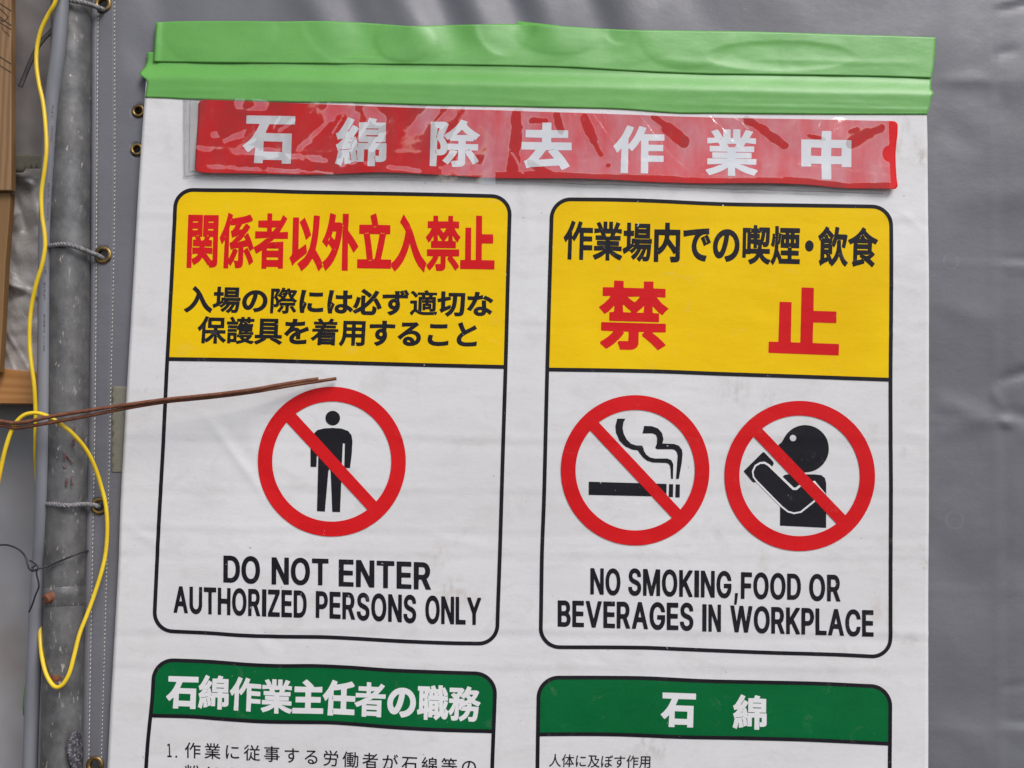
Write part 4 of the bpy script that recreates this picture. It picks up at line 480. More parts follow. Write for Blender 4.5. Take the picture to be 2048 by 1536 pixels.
'に':[[200,758,214,755,243,754,257,751,261,746,237,642,220,524,216,446,212,432,216,357,218,353,221,353,225,359,249,421,257,433,285,416,290,407,242,257,237,235,238,189,186,184,180,189,173,218,159,307,159,339,155,353,155,471,166,574,191,728,191,753],[715,235,706,228,656,220,535,212,521,216,478,216,442,224,403,240,373,268,359,296,355,343,367,407,371,411,382,412,392,409,417,408,425,404,416,360,416,328,425,309,442,293,464,285,485,280,521,277,567,277,582,280,649,284,706,294,711,289],[690,692,690,639,685,634,667,630,621,630,607,626,478,626,464,630,417,630,396,634,391,639,391,689,396,697,442,691,528,690,542,687,557,690,628,691,678,698,685,697]],
'従':[[246,148,196,148,191,153,191,275,194,293,193,483,189,483,146,441,118,417,110,421,83,467,119,500,184,564,225,616,253,661,264,668,298,656,310,649,311,646,290,610,256,564,252,553,252,157],[706,796,707,785,672,710,642,656,649,651,745,649,747,642,747,599,739,594,568,592,566,585,566,467,567,461,574,458,721,458,726,453,726,407,717,401,574,401,567,399,566,235,568,228,582,223,756,223,760,221,761,214,746,171,735,166,574,166,528,174,478,192,442,216,423,235,406,257,389,285,385,286,367,241,343,196,321,166,307,152,300,152,266,182,263,193,293,232,308,257,336,328,355,421,362,503,367,508,421,503,423,492,419,478,419,453,409,385,409,371,417,346,434,310,457,280,496,249,503,246,508,250,507,592,500,594,339,594,330,599,330,642,332,649,428,651,434,653,436,656,397,739,372,781,371,789,382,796,410,807,417,808,424,803,454,753,493,674,494,664,477,656,472,649,599,648,609,649,608,653,603,657,589,659,585,667,618,731,650,810,656,814],[294,792,273,760,218,698,153,641,125,620,119,621,92,656,92,664,136,698,191,749,216,778,239,811,246,814,282,800]],
'事':[[739,756,740,714,735,705,464,705,455,699,455,678,460,673,660,673,669,667,669,546,667,539,460,537,455,532,455,503,457,496,464,494,674,494,680,485,681,407,753,403,755,364,752,357,685,355,680,350,680,239,677,232,624,230,619,235,619,253,614,258,460,258,455,253,455,203,450,186,444,175,432,163,392,152,303,148,296,153,293,164,279,193,279,200,385,203,394,214,394,250,392,257,171,259,164,261,162,300,168,308,385,309,392,311,394,346,389,355,107,355,102,360,102,396,103,403,111,405,385,405,392,407,394,439,389,447,175,448,170,453,169,485,171,492,178,494,392,496,394,528,389,537,190,539,187,546,187,664,189,670,196,673,389,673,394,678,394,699,385,705,118,705,112,714,115,756,389,758,394,764,394,806,397,813,446,815,455,810,455,764,460,758,731,758],[455,350,455,314,460,309,610,309,619,314,619,350,614,355,464,355],[455,442,455,410,460,405,610,405,619,410,619,442,614,447,464,448],[394,589,394,621,389,626,257,626,248,621,248,589,253,584,385,583],[455,621,455,589,460,584,599,583,608,589,608,621,603,626,464,626]],
'す':[[735,684,737,667,733,635,728,630,635,630,617,633,524,633,517,631,516,524,532,485,541,442,537,382,522,328,492,277,447,232,389,195,335,174,325,171,318,173,277,214,275,222,278,225,353,249,392,270,421,293,454,332,450,337,432,327,407,323,375,327,346,338,325,352,299,382,288,407,284,428,284,467,288,485,299,510,312,528,346,557,389,572,452,571,455,578,455,624,446,630,314,630,300,626,232,626,218,623,143,619,138,624,134,639,136,677,153,683,450,687,455,696,452,710,451,760,448,774,457,780,510,780,517,777,519,753,516,739,516,699,521,691,678,690],[451,507,425,518,400,519,378,511,353,486,344,464,344,432,352,410,366,396,389,385,414,380,439,388,457,402,468,428,473,450,473,467,461,496]],
'る':[[240,739,268,740,296,737,314,740,496,744,510,747,546,748,571,753,574,752,603,718,607,710,604,703,535,651,396,535,403,530,414,536,439,541,496,541,535,536,578,522,603,507,628,490,656,458,675,421,683,378,676,318,654,271,618,232,567,203,507,184,435,178,392,180,350,192,309,214,292,232,278,264,278,303,288,328,303,348,335,368,360,376,389,380,439,372,471,358,489,344,515,314,529,285,535,260,539,258,560,267,574,277,596,299,611,325,619,357,619,378,614,403,597,432,579,453,542,475,503,487,471,491,410,487,364,475,318,454,284,432,243,398,193,349,186,352,148,389,148,396,157,405,493,685,493,689,489,690,478,687,421,687,407,683,343,683,328,680,243,676,237,685,237,731],[476,239,475,257,461,289,451,303,432,318,414,325,385,330,357,322,338,303,334,289,338,271,349,257,366,246,396,237,425,234]],
'労':[[106,200,105,203,111,208,168,224,203,238,246,260,278,284,298,303,322,335,343,382,351,414,351,425,346,426,168,427,162,435,164,481,171,483,360,485,366,492,372,585,425,587,432,585,433,539,430,524,429,489,432,484,667,483,674,481,676,428,673,417,672,375,669,364,669,328,666,318,662,264,647,200,630,171,614,160,582,152,460,152,453,157,447,182,435,207,436,211,442,212,471,209,571,209,585,220,597,257,608,332,612,417,610,424,603,426,425,426,417,414,400,353,379,307,343,257,301,221,271,203,221,178,139,152,133,157],[728,504,721,501,678,501,671,504,669,596,664,604,193,605,184,599,182,504,175,501,129,503,127,510,128,659,136,662,228,662,234,664,236,667,215,706,170,767,168,778,211,800,218,797,230,785,272,728,293,689,292,681,283,674,261,667,259,664,264,659,282,662,400,662,414,658,428,662,492,662,507,658,532,658,542,660,593,735,635,806,642,807,692,789,696,785,694,778,649,712,613,667,613,664,721,662,728,659],[464,685,425,670,410,671,386,735,358,788,357,796,400,812,407,812,410,809,447,742,461,706]],
'働':[[706,170,689,160,664,155,603,156,598,161,593,189,586,207,589,211,596,212,614,209,660,210,667,214,675,228,683,264,683,289,687,300,687,343,690,357,690,421,694,439,694,546,697,560,698,585,696,592,689,594,646,594,641,589,633,435,614,335,600,285,575,228,565,207,524,150,517,152,480,178,481,186,490,196,490,200,485,201,353,184,260,176,252,207,251,225,271,230,367,238,373,246,373,285,367,290,275,291,266,296,266,332,268,339,367,341,373,350,373,375,367,380,278,380,270,385,270,589,278,594,371,594,376,603,376,628,371,633,268,633,261,635,259,642,261,681,371,684,376,689,375,717,367,719,310,712,275,712,269,717,265,731,260,735,256,731,227,656,226,157,218,152,178,152,171,154,169,239,173,257,172,542,168,545,164,542,158,524,114,464,106,467,82,521,133,596,161,649,190,714,221,807,225,809,235,808,274,796,275,788,267,764,268,759,271,758,300,758,389,769,507,789,537,753,538,746,429,724,426,717,428,686,435,683,535,683,540,678,543,649,578,648,585,649,587,656,587,806,596,812,639,809,642,650,649,648,742,648,751,642,747,435,744,421,744,346,741,332,737,250,729,207,714,178],[582,594,542,594,537,589,535,382,528,380,435,380,427,375,427,346,432,341,538,339,541,314,537,296,535,293,528,291,429,289,426,253,432,245,521,252,527,257,540,285,547,296,565,360,580,442,583,478,584,539,587,553,587,589],[375,425,376,460,374,467,325,469,318,467,316,432,318,425,367,423],[489,425,491,460,488,467,432,469,425,467,423,432,425,425,482,423],[375,511,376,542,374,549,325,551,318,549,316,517,318,510,367,508],[489,511,491,542,488,549,432,551,425,549,423,517,425,510,482,508],[533,599,533,628,528,633,435,633,427,628,427,599,432,594,524,594,531,596]],
'者':[[656,157,603,156,598,161,596,174,589,177,325,177,318,174,315,157,310,152,264,152,257,154,253,395,246,395,161,356,128,345,121,349,91,392,103,400,132,410,225,449,371,524,373,532,108,532,105,539,105,578,111,587,343,587,351,592,351,660,349,667,171,669,166,678,166,717,168,724,346,726,351,735,352,810,360,815,400,815,407,813,409,735,414,726,582,726,587,721,588,706,592,705,664,788,674,786,713,764,712,756,669,703,576,610,549,589,549,585,642,583,660,587,742,587,747,578,747,539,745,532,478,530,392,474,375,467,374,464,375,460,382,459,396,462,649,462,656,460,658,164],[316,293,316,239,321,230,589,230,597,235,598,289,592,298,325,298],[316,403,316,353,321,348,589,348,597,353,597,403,592,408,325,409],[554,671,439,673,411,667,409,660,410,589,450,587,464,591,546,658,554,667]],
'が':[[310,776,357,772,371,768,375,765,352,639,354,628,364,626,382,630,450,630,471,625,508,607,529,582,539,553,544,524,544,442,541,432,537,371,530,332,515,275,497,235,480,214,460,199,421,187,357,188,310,197,305,214,301,260,307,262,371,248,400,248,421,253,439,266,450,284,461,314,469,346,480,421,483,500,479,532,465,557,446,568,428,572,378,573,343,569,335,560,308,464,283,389,254,318,211,228,193,196,182,185,132,204,125,210,124,214,176,300,211,378,258,510,269,557,267,560,260,562,125,545,119,549,116,557,113,607,121,612,189,612,200,615,239,616,283,621,287,628,298,692,302,771],[696,403,688,407,675,446,636,539,607,592,563,656,567,664,614,686,622,681,668,610,724,498,750,435,749,428,746,426],[588,774,621,789,628,788,675,714,686,692,682,685,649,670,642,673,588,764,586,771],[666,803,699,818,706,817,757,739,765,717,728,699,721,702,682,771,666,792,664,799]],
'石':[[695,153,636,153,633,196,624,202,307,201,302,196,299,153,250,152,243,154,239,425,235,425,177,357,128,317,121,318,88,353,85,360,152,421,184,457,215,500,236,532,272,596,297,649,313,696,310,700,303,701,118,701,112,710,112,753,115,760,731,762,739,759,740,710,735,701,386,699,350,614,305,524,307,520,314,519,695,521,698,514,698,161],[632,261,633,453,631,460,310,462,303,460,301,268,304,260,624,259]],
'綿':[[535,815,582,808,592,803,593,796,574,756,578,751,717,751,724,749,726,742,726,510,717,505,596,505,591,500,590,464,592,457,599,455,731,455,739,453,739,250,729,232,706,220,678,216,639,218,624,264,624,270,632,273,642,270,674,270,679,271,683,278,683,392,674,398,593,396,590,389,590,161,589,154,582,152,539,152,534,157,533,389,528,397,446,398,439,395,437,221,432,216,392,216,386,218,384,225,385,453,392,455,524,455,531,457,533,464,533,500,528,505,407,505,398,510,398,746,407,751,507,752,515,764,527,806],[143,355,171,348,176,339,159,235,147,189,141,171,136,166,100,178,91,186,112,260,124,343,129,353],[221,185,216,189,212,211,212,246,198,346,203,351,239,356,247,350,255,300,262,239,263,196,257,191],[271,364,300,372,314,364,343,278,352,239,350,231,314,220,307,222,293,278,269,353,268,360],[239,815,285,796,288,788,251,717,193,628,181,614,181,607,218,609,250,616,303,703,318,700,350,680,355,674,350,664,296,580,244,510,199,457,198,453,214,452,288,464,291,475,277,528,285,536,319,542,325,532,343,475,362,389,357,384,335,377,318,377,310,382,304,410,300,413,168,394,118,381,113,385,97,435,118,448,144,475,208,553,203,558,111,543,91,592,123,621,165,681,215,771,232,808],[452,599,452,557,457,552,660,551,669,557,669,599,664,604,460,605],[452,696,452,656,457,651,660,651,669,656,669,696,664,701,460,701]],
'等':[[746,752,747,710,742,701,604,699,603,696,622,667,633,642,626,635,589,618,581,621,561,660,532,700,489,700,454,656,455,607,460,602,678,601,684,599,687,592,686,557,681,552,460,551,455,542,455,503,457,496,746,494,754,489,754,446,749,441,610,441,603,438,601,392,604,385,731,383,736,378,737,339,735,332,728,330,610,330,603,328,601,203,593,178,582,167,567,160,546,155,517,155,503,152,446,152,441,157,422,203,428,209,524,209,539,214,541,321,535,330,287,328,291,321,355,271,380,246,393,228,385,216,350,190,285,255,227,300,227,303,239,316,256,325,256,332,132,330,125,332,123,375,128,383,532,384,540,389,540,435,535,440,111,441,103,443,102,485,107,494,385,494,394,500,394,546,389,551,175,552,170,557,169,592,171,599,178,601,389,602,394,607,394,642,376,660,405,692,407,700,297,699,296,696,311,660,315,642,303,634,268,622,260,628,243,678,234,696,228,701,207,699,168,645,143,616,136,616,91,646,128,691,161,739,200,816,218,814,255,803,250,785,239,760,243,755,414,754,419,749,419,724,416,714,421,709,425,711,454,760,475,810,482,817,528,808,535,803,519,760,521,756,739,755]],
'の':[[149,328,135,375,130,407,130,450,142,514,170,578,216,635,266,674,293,690,364,718,421,726,467,726,524,718,592,689,633,660,651,642,688,592,711,535,719,482,719,439,711,385,686,325,651,278,608,243,582,227,524,203,450,188,443,193,414,243,417,248,460,252,514,267,567,295,603,326,626,357,647,403,655,453,655,475,647,524,632,560,605,603,574,630,517,658,482,665,471,663,447,532,429,464,407,400,365,314,341,282,325,266,285,245,253,241,228,245,193,267,168,295],[403,662,389,662,346,650,289,618,250,583,217,535,199,489,195,467,191,439,195,400,203,367,213,346,228,328,246,317,264,313,282,320,293,328,311,350,333,389,350,432,372,500,390,574]],
'粉':[[211,813,257,815,265,810,266,578,268,571,275,569,350,569,360,563,367,566,415,628,436,671,454,721,471,793,475,796,485,797,527,788,518,735,497,667,468,603,442,563,420,535,421,531,428,530,686,532,686,535,659,571,638,607,616,653,592,728,578,788,582,793,617,801,632,799,645,746,663,692,681,653,721,591,763,546,724,500,717,501,703,515,699,514,694,392,691,382,690,343,687,332,683,275,676,232,668,203,656,184,642,170,628,163,607,159,528,160,524,164,522,186,513,211,514,214,521,216,546,216,560,212,592,213,605,221,614,239,626,296,630,360,633,371,633,414,637,425,637,467,628,473,539,471,530,410,507,328,490,285,460,234,410,180,375,154,364,162,338,193,339,201,375,227,391,243,410,266,436,307,457,360,473,421,478,467,477,471,471,473,400,473,395,478,392,500,375,493,371,496,364,514,360,516,350,512,271,512,266,507,268,481,355,382,364,364,333,325,328,322,278,394,264,408,264,154,257,152,218,152,209,157,211,411,207,413,203,410,190,367,158,303,132,263,121,251,118,251,89,307,115,343,144,392,172,453,191,507,186,512,100,514,98,521,98,564,103,569,200,569,208,574,209,806],[107,754,136,762,146,763,150,760,184,639,187,614,182,605,146,594,139,599,126,667,105,746],[277,603,272,607,273,614,290,660,319,764,328,769,370,756,373,749,368,735,340,656,314,596,307,594]],
'じ':[[232,765,296,765,305,760,301,692,298,678,298,585,294,571,291,332,295,300,306,275,328,253,350,242,378,234,421,234,435,237,460,237,489,245,517,256,567,284,599,310,630,343,656,379,660,380,696,340,701,332,701,325,680,296,639,255,603,228,535,192,489,178,471,173,400,167,360,170,307,185,275,205,249,235,231,278,227,314,227,467,230,485,230,596,234,614,234,721,227,760],[457,689,489,704,503,704,547,639,570,596,570,589,532,570,524,571,493,628,457,685],[664,626,624,608,617,609,579,678,551,717,550,724,589,743,596,740,654,653,665,632]],
'ん':[[400,769,457,746,462,742,462,739,406,649,329,510,318,496,317,489,324,489,357,507,385,516,432,515,453,507,471,493,484,475,494,446,498,414,498,296,506,271,517,259,528,253,549,248,585,255,621,278,642,302,661,332,679,371,696,420,699,421,715,410,746,382,746,375,725,321,700,275,672,239,632,206,592,188,564,184,521,184,503,188,485,196,467,209,449,232,442,250,437,271,433,417,425,439,414,450,396,457,360,455,328,440,310,426,287,403,263,371,224,289,188,186,178,184,125,203,122,207,124,218,146,271,202,396,392,764]],
'汚':[[614,155,485,155,477,164,475,178,463,211,467,214,582,209,603,213,608,218,618,232,630,271,644,364,644,385,635,391,379,392,380,407,414,544,407,548,303,548,298,553,298,599,307,605,425,607,430,614,440,660,448,710,442,715,329,717,326,724,326,764,332,772,721,772,729,767,729,721,724,716,514,714,492,610,493,607,500,605,753,604,758,596,756,550,749,548,482,547,477,542,456,457,457,450,464,448,703,448,710,445,712,428,708,417,708,392,697,300,679,214,664,186,653,173,632,160],[250,432,289,400,290,392,218,250,172,168,164,164,121,195,119,203,190,325,243,426],[96,578,121,614,128,616,207,579,247,553,261,539,228,493,164,536,100,568,96,571],[133,767,157,801,164,807,171,807,246,768,279,746,299,728,275,691,264,682,193,732,136,763]],
'染':[[758,214,721,168,667,188,607,220,566,246,521,280,489,309,464,337,457,340,455,157,450,152,400,152,394,161,394,250,398,268,396,344,389,341,360,309,325,277,278,242,228,210,182,185,136,165,128,165,95,207,96,214,178,249,235,281,303,330,337,360,340,367,111,370,106,375,106,417,114,423,389,423,394,432,395,492,403,498,446,498,453,495,455,428,460,423,742,422,747,414,747,375,742,370,517,369,510,368,509,364,545,332,617,281,696,242,753,222,758,218],[253,615,280,585,282,577,219,507,162,450,153,448,120,482,120,489,180,546,189,558,243,612,250,616],[260,496,264,504,307,524,340,546,369,574,393,610,415,667,415,678,410,680,315,681,312,689,314,734,321,737,428,739,433,781,434,810,439,815,485,815,492,813,494,778,491,746,496,737,621,737,628,734,630,542,631,535,638,528,678,526,694,535,701,567,701,610,704,617,710,618,721,609,749,596,754,589,751,535,746,514,740,500,725,485,696,476,621,476,603,481,583,492,573,517,572,542,569,557,567,677,560,680,485,679,477,671,465,624,443,578,419,542,382,505,343,477,300,456,293,459],[98,667,118,700,128,707,200,682,239,665,249,656,233,624,221,614],[147,771,164,800,175,808,232,789,282,768,294,760,297,753,279,721,271,714,228,736,150,767]],
'人':[[400,812,453,811,458,806,455,689,470,610,481,567,513,475,563,382,580,357,649,280,760,207,721,160,706,163,630,211,564,274,517,335,477,407,449,475,435,521,433,535,428,541,423,535,411,482,379,403,343,339,287,264,226,207,146,156,139,159,97,200,127,225,221,291,307,407,354,517,362,549,383,656,384,685,391,735,391,806]],
'体':[[228,152,186,152,180,157,180,521,183,535,178,540,175,538,150,498,132,476,121,469,89,524,147,603,179,656,208,714,245,806,250,811,293,800,301,792,279,731,237,639,237,161,235,154],[485,811,535,811,540,806,541,678,543,671,746,669,752,667,755,660,754,617,749,612,585,612,579,610,578,607,598,553,656,446,705,378,730,350,765,318,764,310,724,271,717,273,683,307,660,343,649,352,620,396,584,460,556,521,546,557,539,562,537,403,540,389,541,346,549,341,646,340,655,328,655,293,649,284,549,284,542,281,541,164,539,158,532,155,485,156,480,161,480,275,478,282,367,284,362,289,360,337,356,335,337,310,293,268,251,310,319,382,365,446,422,553,444,607,442,610,435,612,285,612,280,617,280,664,289,669,478,671,480,678,480,803],[482,562,474,557,457,507,429,450,408,410,367,350,367,341,471,341,478,343,480,482,483,500]],
'及':[[133,774,577,774,572,742,541,610,542,604,549,601,664,601,685,605,715,592,720,585,704,524,693,496,654,414,628,373,601,339,573,310,566,296,592,277,649,249,685,235,756,212,758,207,724,160,717,158,696,163,610,195,574,213,510,253,446,213,396,188,310,156,296,155,266,200,267,207,314,220,360,238,425,270,459,296,400,366,370,410,345,453,314,524,310,526,305,478,290,414,265,346,233,282,193,224,141,168,132,165,95,207,92,214,157,288,204,367,229,435,237,467,248,521,255,592,253,713,246,715,133,717,130,724,130,767],[322,714,320,681,338,614,360,557,392,489,434,421,466,382,507,341,514,339,565,392,597,439,632,510,643,539,641,542,461,546,460,549,479,610,501,699,500,714]],
'ぼ':[[175,751,228,747,232,745,234,739,216,671,195,528,191,464,187,450,187,367,191,350,188,332,193,327,198,332,206,364,228,418,235,419,263,392,213,235,209,207,212,182,207,177,193,173,161,173,153,182,134,275,130,346,127,360,127,432,130,442,130,485,134,496,138,553,162,710,163,735,168,749],[653,775,658,771,679,728,699,674,689,666,664,658,646,665,571,660,569,653,569,557,574,552,599,551,696,562,701,557,701,507,696,502,664,498,571,492,569,453,573,435,573,378,582,363,635,340,672,318,721,280,725,275,725,268,703,231,692,221,622,278,582,302,578,301,577,296,580,282,576,253,565,225,546,205,524,192,496,184,464,180,417,184,385,192,352,211,335,228,320,260,317,285,320,310,331,332,339,341,356,357,382,372,421,383,450,384,460,387,478,384,514,384,516,417,512,432,512,485,503,491,346,492,337,507,337,546,346,551,371,551,385,548,510,549,512,557,512,649,510,656,503,658,357,659,352,664,352,710,360,715,396,715,410,712,521,712,535,715,621,719,628,722,630,728,617,760,618,764],[518,325,514,329,492,333,467,334,457,337,410,329,395,321,381,307,377,296,378,271,389,255,414,242,439,237,467,237,485,242,504,253,514,268,519,285],[768,692,731,682,690,778,689,785,717,796,728,795,764,717,770,699]],
'用':[[702,764,705,756,705,211,698,189,687,175,667,163,649,159,614,155,539,156,534,161,517,207,517,213,521,216,539,212,624,212,642,218,644,360,642,367,635,369,467,369,460,367,458,168,453,159,403,159,398,164,398,360,396,367,389,369,229,367,223,353,211,293,197,250,179,211,153,170,139,152,132,149,93,183,92,193,119,228,140,271,151,300,166,360,173,414,173,478,177,496,177,756,179,764],[235,538,234,439,236,432,389,430,396,432,398,532,395,539,243,541],[642,432,644,532,642,539,467,541,460,538,458,439,461,432,635,430],[235,702,234,607,236,599,389,598,396,600,398,696,395,703,243,705],[642,600,644,696,642,703,467,705,460,702,458,607,461,599,635,598]],
},
 'latin': {
'D':[[93,589,243,590,293,582,321,572,357,550,389,515,404,485,415,450,419,425,419,360,411,321,390,275,373,253,347,232,314,213,275,202,250,198,100,198,93,200,91,582],[183,268,228,266,268,274,289,285,298,293,311,307,322,328,330,353,333,378,333,414,329,439,322,460,308,485,290,503,268,515,250,519,189,519,180,514,180,275]],
'O':[[228,195,189,206,149,228,120,257,99,289,88,314,77,371,77,414,80,442,92,482,106,510,123,535,156,564,182,579,218,590,239,594,285,594,307,589,346,575,382,551,408,521,425,489,440,435,441,410,444,396,440,353,432,318,415,278,398,253,376,232,346,213,310,199,289,195],[278,266,296,272,314,284,328,299,340,318,355,367,355,417,343,464,329,489,316,503,278,522,246,523,221,514,207,505,193,490,181,471,171,446,166,425,166,364,174,332,188,303,211,280,243,266]],
'N':[[93,589,171,590,182,587,317,375,328,359,332,359,334,585,343,590,414,590,421,588,423,207,420,200,339,198,328,202,197,410,186,426,182,426,180,203,171,198,100,198,93,200,91,582]],
'T':[[268,198,196,198,188,203,186,517,178,519,72,521,70,528,70,582,72,589,378,590,385,588,387,528,385,521,282,519,273,514,273,207]],
'E':[[356,200,100,198,93,200,91,582,93,589,346,590,353,588,355,528,350,519,189,519,182,517,180,439,183,432,339,430,344,425,344,371,343,364,335,362,183,360,180,353,180,275,182,268,189,266,353,265,359,257,359,207]],
'R':[[93,589,250,590,278,587,307,579,328,568,358,542,379,500,383,478,383,450,372,407,361,389,343,369,324,357,322,350,393,221,401,207,401,200,307,200,233,335,221,341,186,340,180,335,178,200,171,198,100,198,93,200,91,582],[183,410,250,409,269,414,284,425,294,450,294,478,286,500,275,512,253,519,189,519,182,517,180,417]],
'A':[[200,590,275,590,284,585,422,214,424,200,335,200,303,287,297,296,289,298,186,298,180,293,146,200,58,200,57,203,67,235,181,549,195,585],[239,457,209,375,211,371,218,369,268,370,271,375,268,385,244,453]],
'U':[[93,589,171,590,178,588,180,325,188,300,203,280,218,271,253,262,282,267,297,275,314,291,325,314,330,346,332,588,339,590,407,590,414,588,415,310,400,268,375,234,339,210,310,199,264,191,243,191,200,199,171,210,145,225,120,250,99,285,91,318,91,582]],
'H':[[93,200,91,207,93,588,100,590,171,590,178,588,180,442,183,435,318,433,324,435,326,442,328,588,335,590,413,589,416,582,414,200,407,198,335,198,328,200,326,353,324,360,189,362,183,360,180,353,178,200,171,198]],
'I':[[72,589,275,590,282,588,282,521,275,519,228,519,223,510,223,271,228,266,275,266,282,263,284,207,281,200,78,198,71,200,71,263,78,266,128,266,134,275,133,514,128,519,78,519,71,521,70,582]],
'Z':[[79,589,364,590,371,588,372,535,192,271,193,267,200,266,371,265,376,257,376,207,374,200,86,198,78,200,77,239,81,253,259,514,257,518,250,519,82,519,77,528,77,582]],
'P':[[93,200,91,207,93,588,100,590,250,590,293,582,314,575,332,565,361,535,375,507,383,471,383,450,379,425,361,385,333,357,296,338,257,330,183,328,180,321,178,200,171,198],[183,400,228,398,257,402,280,414,290,432,294,450,294,467,290,489,278,508,257,519,189,519,182,517,180,407]],
'S':[[257,594,300,582,328,568,357,541,368,521,375,500,375,472,367,469,296,469,293,472,286,492,275,512,257,522,228,526,203,522,182,508,173,489,174,467,181,457,207,442,300,415,340,392,366,367,372,357,380,335,383,307,379,282,368,257,358,243,339,224,318,210,289,199,246,191,214,191,189,195,150,206,110,232,85,268,77,293,76,321,161,323,166,318,166,303,171,289,188,271,214,262,243,262,275,274,287,285,294,303,293,325,283,339,260,350,168,377,132,395,117,407,106,417,92,442,84,482,88,507,99,532,121,558,146,575,171,586,207,594]],
'L':[[96,590,171,590,180,585,182,268,189,266,343,265,348,257,348,207,346,200,100,198,93,200,91,582]],
'Y':[[278,198,203,198,196,200,193,357,67,560,60,578,71,589,139,590,150,587,235,450,239,448,327,589,400,590,414,578,414,571,404,553,285,360,284,207]],
'M':[[495,589,498,582,498,207,495,200,417,198,409,203,407,384,399,375,332,203,321,198,257,200,186,378,178,387,176,203,168,198,100,198,93,200,91,582,93,589,193,589,201,574,293,340,296,340,300,350,392,586,403,590]],
'K':[[403,202,392,198,321,200,221,340,207,353,184,332,180,325,178,200,171,198,100,198,93,200,91,582,93,589,171,590,178,588,180,457,181,450,186,449,317,589,400,589,409,574,408,567,268,417,408,221,411,211]],
'G':[[211,589,235,594,285,594,328,582,357,568,385,548,403,526,418,500,429,467,430,453,425,448,346,449,325,489,304,510,275,523,246,523,228,518,207,505,188,485,174,457,166,421,166,364,174,332,188,303,209,282,227,271,243,266,282,266,303,274,328,299,341,325,341,335,335,341,254,343,252,350,252,400,254,407,425,409,432,406,433,357,430,321,422,293,411,271,389,242,369,225,337,207,314,199,293,195,232,195,196,203,168,217,146,230,120,257,103,282,88,314,77,371,77,417,85,460,99,500,120,532,143,555,168,572]],
'F':[[96,198,91,207,93,588,100,590,353,589,355,582,355,528,350,519,189,519,183,517,180,510,180,435,183,428,332,426,337,417,335,357,328,355,183,353,180,346,178,200,171,198]],
'B':[[93,589,253,590,278,587,307,579,328,568,346,553,358,539,372,507,376,475,372,450,361,428,339,403,372,371,386,339,390,310,386,282,376,257,369,246,346,224,321,210,271,198,100,198,93,200,91,582],[182,360,180,275,183,268,246,266,271,270,283,275,297,289,301,300,300,325,293,340,278,354,260,362,189,362],[182,432,189,430,246,430,269,439,282,452,287,464,287,489,278,507,271,514,257,519,183,517,180,510]],
'V':[[58,589,139,590,146,588,224,371,239,332,243,330,333,585,343,590,424,589,425,585,418,564,290,211,282,199,207,198,197,203,56,582]],
'W':[[58,589,139,590,146,588,207,362,212,367,256,539,272,589,350,590,359,585,413,378,421,363,426,371,481,585,492,590,570,589,564,557,511,360,472,218,464,200,385,198,376,203,325,389,318,414,314,418,310,414,253,203,243,198,164,200,156,218,67,546,57,585]],
'C':[[360,220,332,206,289,195,225,195,189,206,149,228,120,257,103,282,88,314,77,371,77,414,80,442,92,482,110,517,139,551,168,572,200,586,235,594,285,594,307,589,339,579,365,564,391,542,411,514,426,475,430,453,425,448,346,448,341,453,332,482,312,507,293,518,278,522,246,523,221,514,195,492,174,457,166,425,166,364,174,332,188,303,205,285,214,277,239,267,278,266,307,277,323,293,332,307,341,335,346,340,421,341,428,338,430,332,425,310,408,268,385,241]],
',':[[75,114,73,121,77,146,95,257,100,274,107,277,189,275,190,264,149,118,139,112]],
},
 'small': {
'H':[[115,214,112,221,114,574,150,576,158,571,159,428,161,421,339,419,346,421,348,428,348,571,357,576,392,574,394,567,392,215,357,212,348,218,348,367,346,375,168,376,161,375,159,367,158,218,150,212]],
'S':[[253,580,285,572,321,551,339,533,347,517,355,496,353,486,346,483,314,484,310,486,298,514,278,529,257,537,221,540,189,532,166,517,153,492,153,467,164,450,186,434,293,400,326,382,344,364,354,346,362,318,362,307,351,268,337,246,325,235,294,218,271,210,243,205,214,205,164,217,136,234,116,253,106,271,98,296,100,306,107,309,142,307,155,278,182,256,211,248,250,248,268,253,289,263,305,278,316,303,315,325,305,343,282,358,175,392,142,410,115,439,109,457,105,482,110,503,121,528,135,546,161,565,211,580]],
'T':[[243,212,214,213,209,218,208,528,200,533,96,534,91,542,91,571,96,576,357,576,365,571,365,539,360,534,260,533,252,528,252,221,250,215]],
'C':[[346,231,318,217,289,209,232,209,214,213,182,227,161,241,139,263,113,307,102,346,98,375,98,417,106,460,121,496,145,532,170,553,196,568,243,580,282,580,325,568,351,553,373,532,383,521,397,496,405,471,403,464,396,462,364,462,360,464,354,482,341,503,328,515,310,527,278,537,243,537,225,532,195,517,171,493,156,467,145,425,145,364,156,321,171,295,187,278,200,267,221,256,243,252,282,252,300,256,322,268,344,289,364,325,403,325,404,310,386,271,369,250]],
'a':[[306,214,268,214,264,243,228,215,189,205,175,205,143,213,118,228,110,235,96,260,91,278,91,296,96,318,111,341,128,352,153,361,189,369,235,373,253,377,261,382,266,389,266,407,258,428,239,443,225,448,193,448,178,443,161,433,139,410,103,420,101,425,110,442,132,465,150,475,171,482,193,487,221,487,264,475,278,465,297,446,304,432,309,410,309,221],[264,342,260,344,214,334,196,333,157,322,143,311,135,293,135,282,142,264,150,256,178,245,203,245,235,256,257,277,265,296]],
'b':[[114,576,146,576,151,571,153,445,157,446,178,469,193,479,221,487,246,487,275,479,303,462,325,435,340,407,348,371,348,325,336,278,325,257,312,239,275,213,235,205,207,210,189,217,175,227,153,252,149,250,146,214,114,213,109,218,109,567],[225,244,257,252,268,259,284,275,297,300,305,343,301,378,290,410,269,435,239,448,211,447,182,433,163,410,152,378,152,318,167,278,189,256,203,249]],
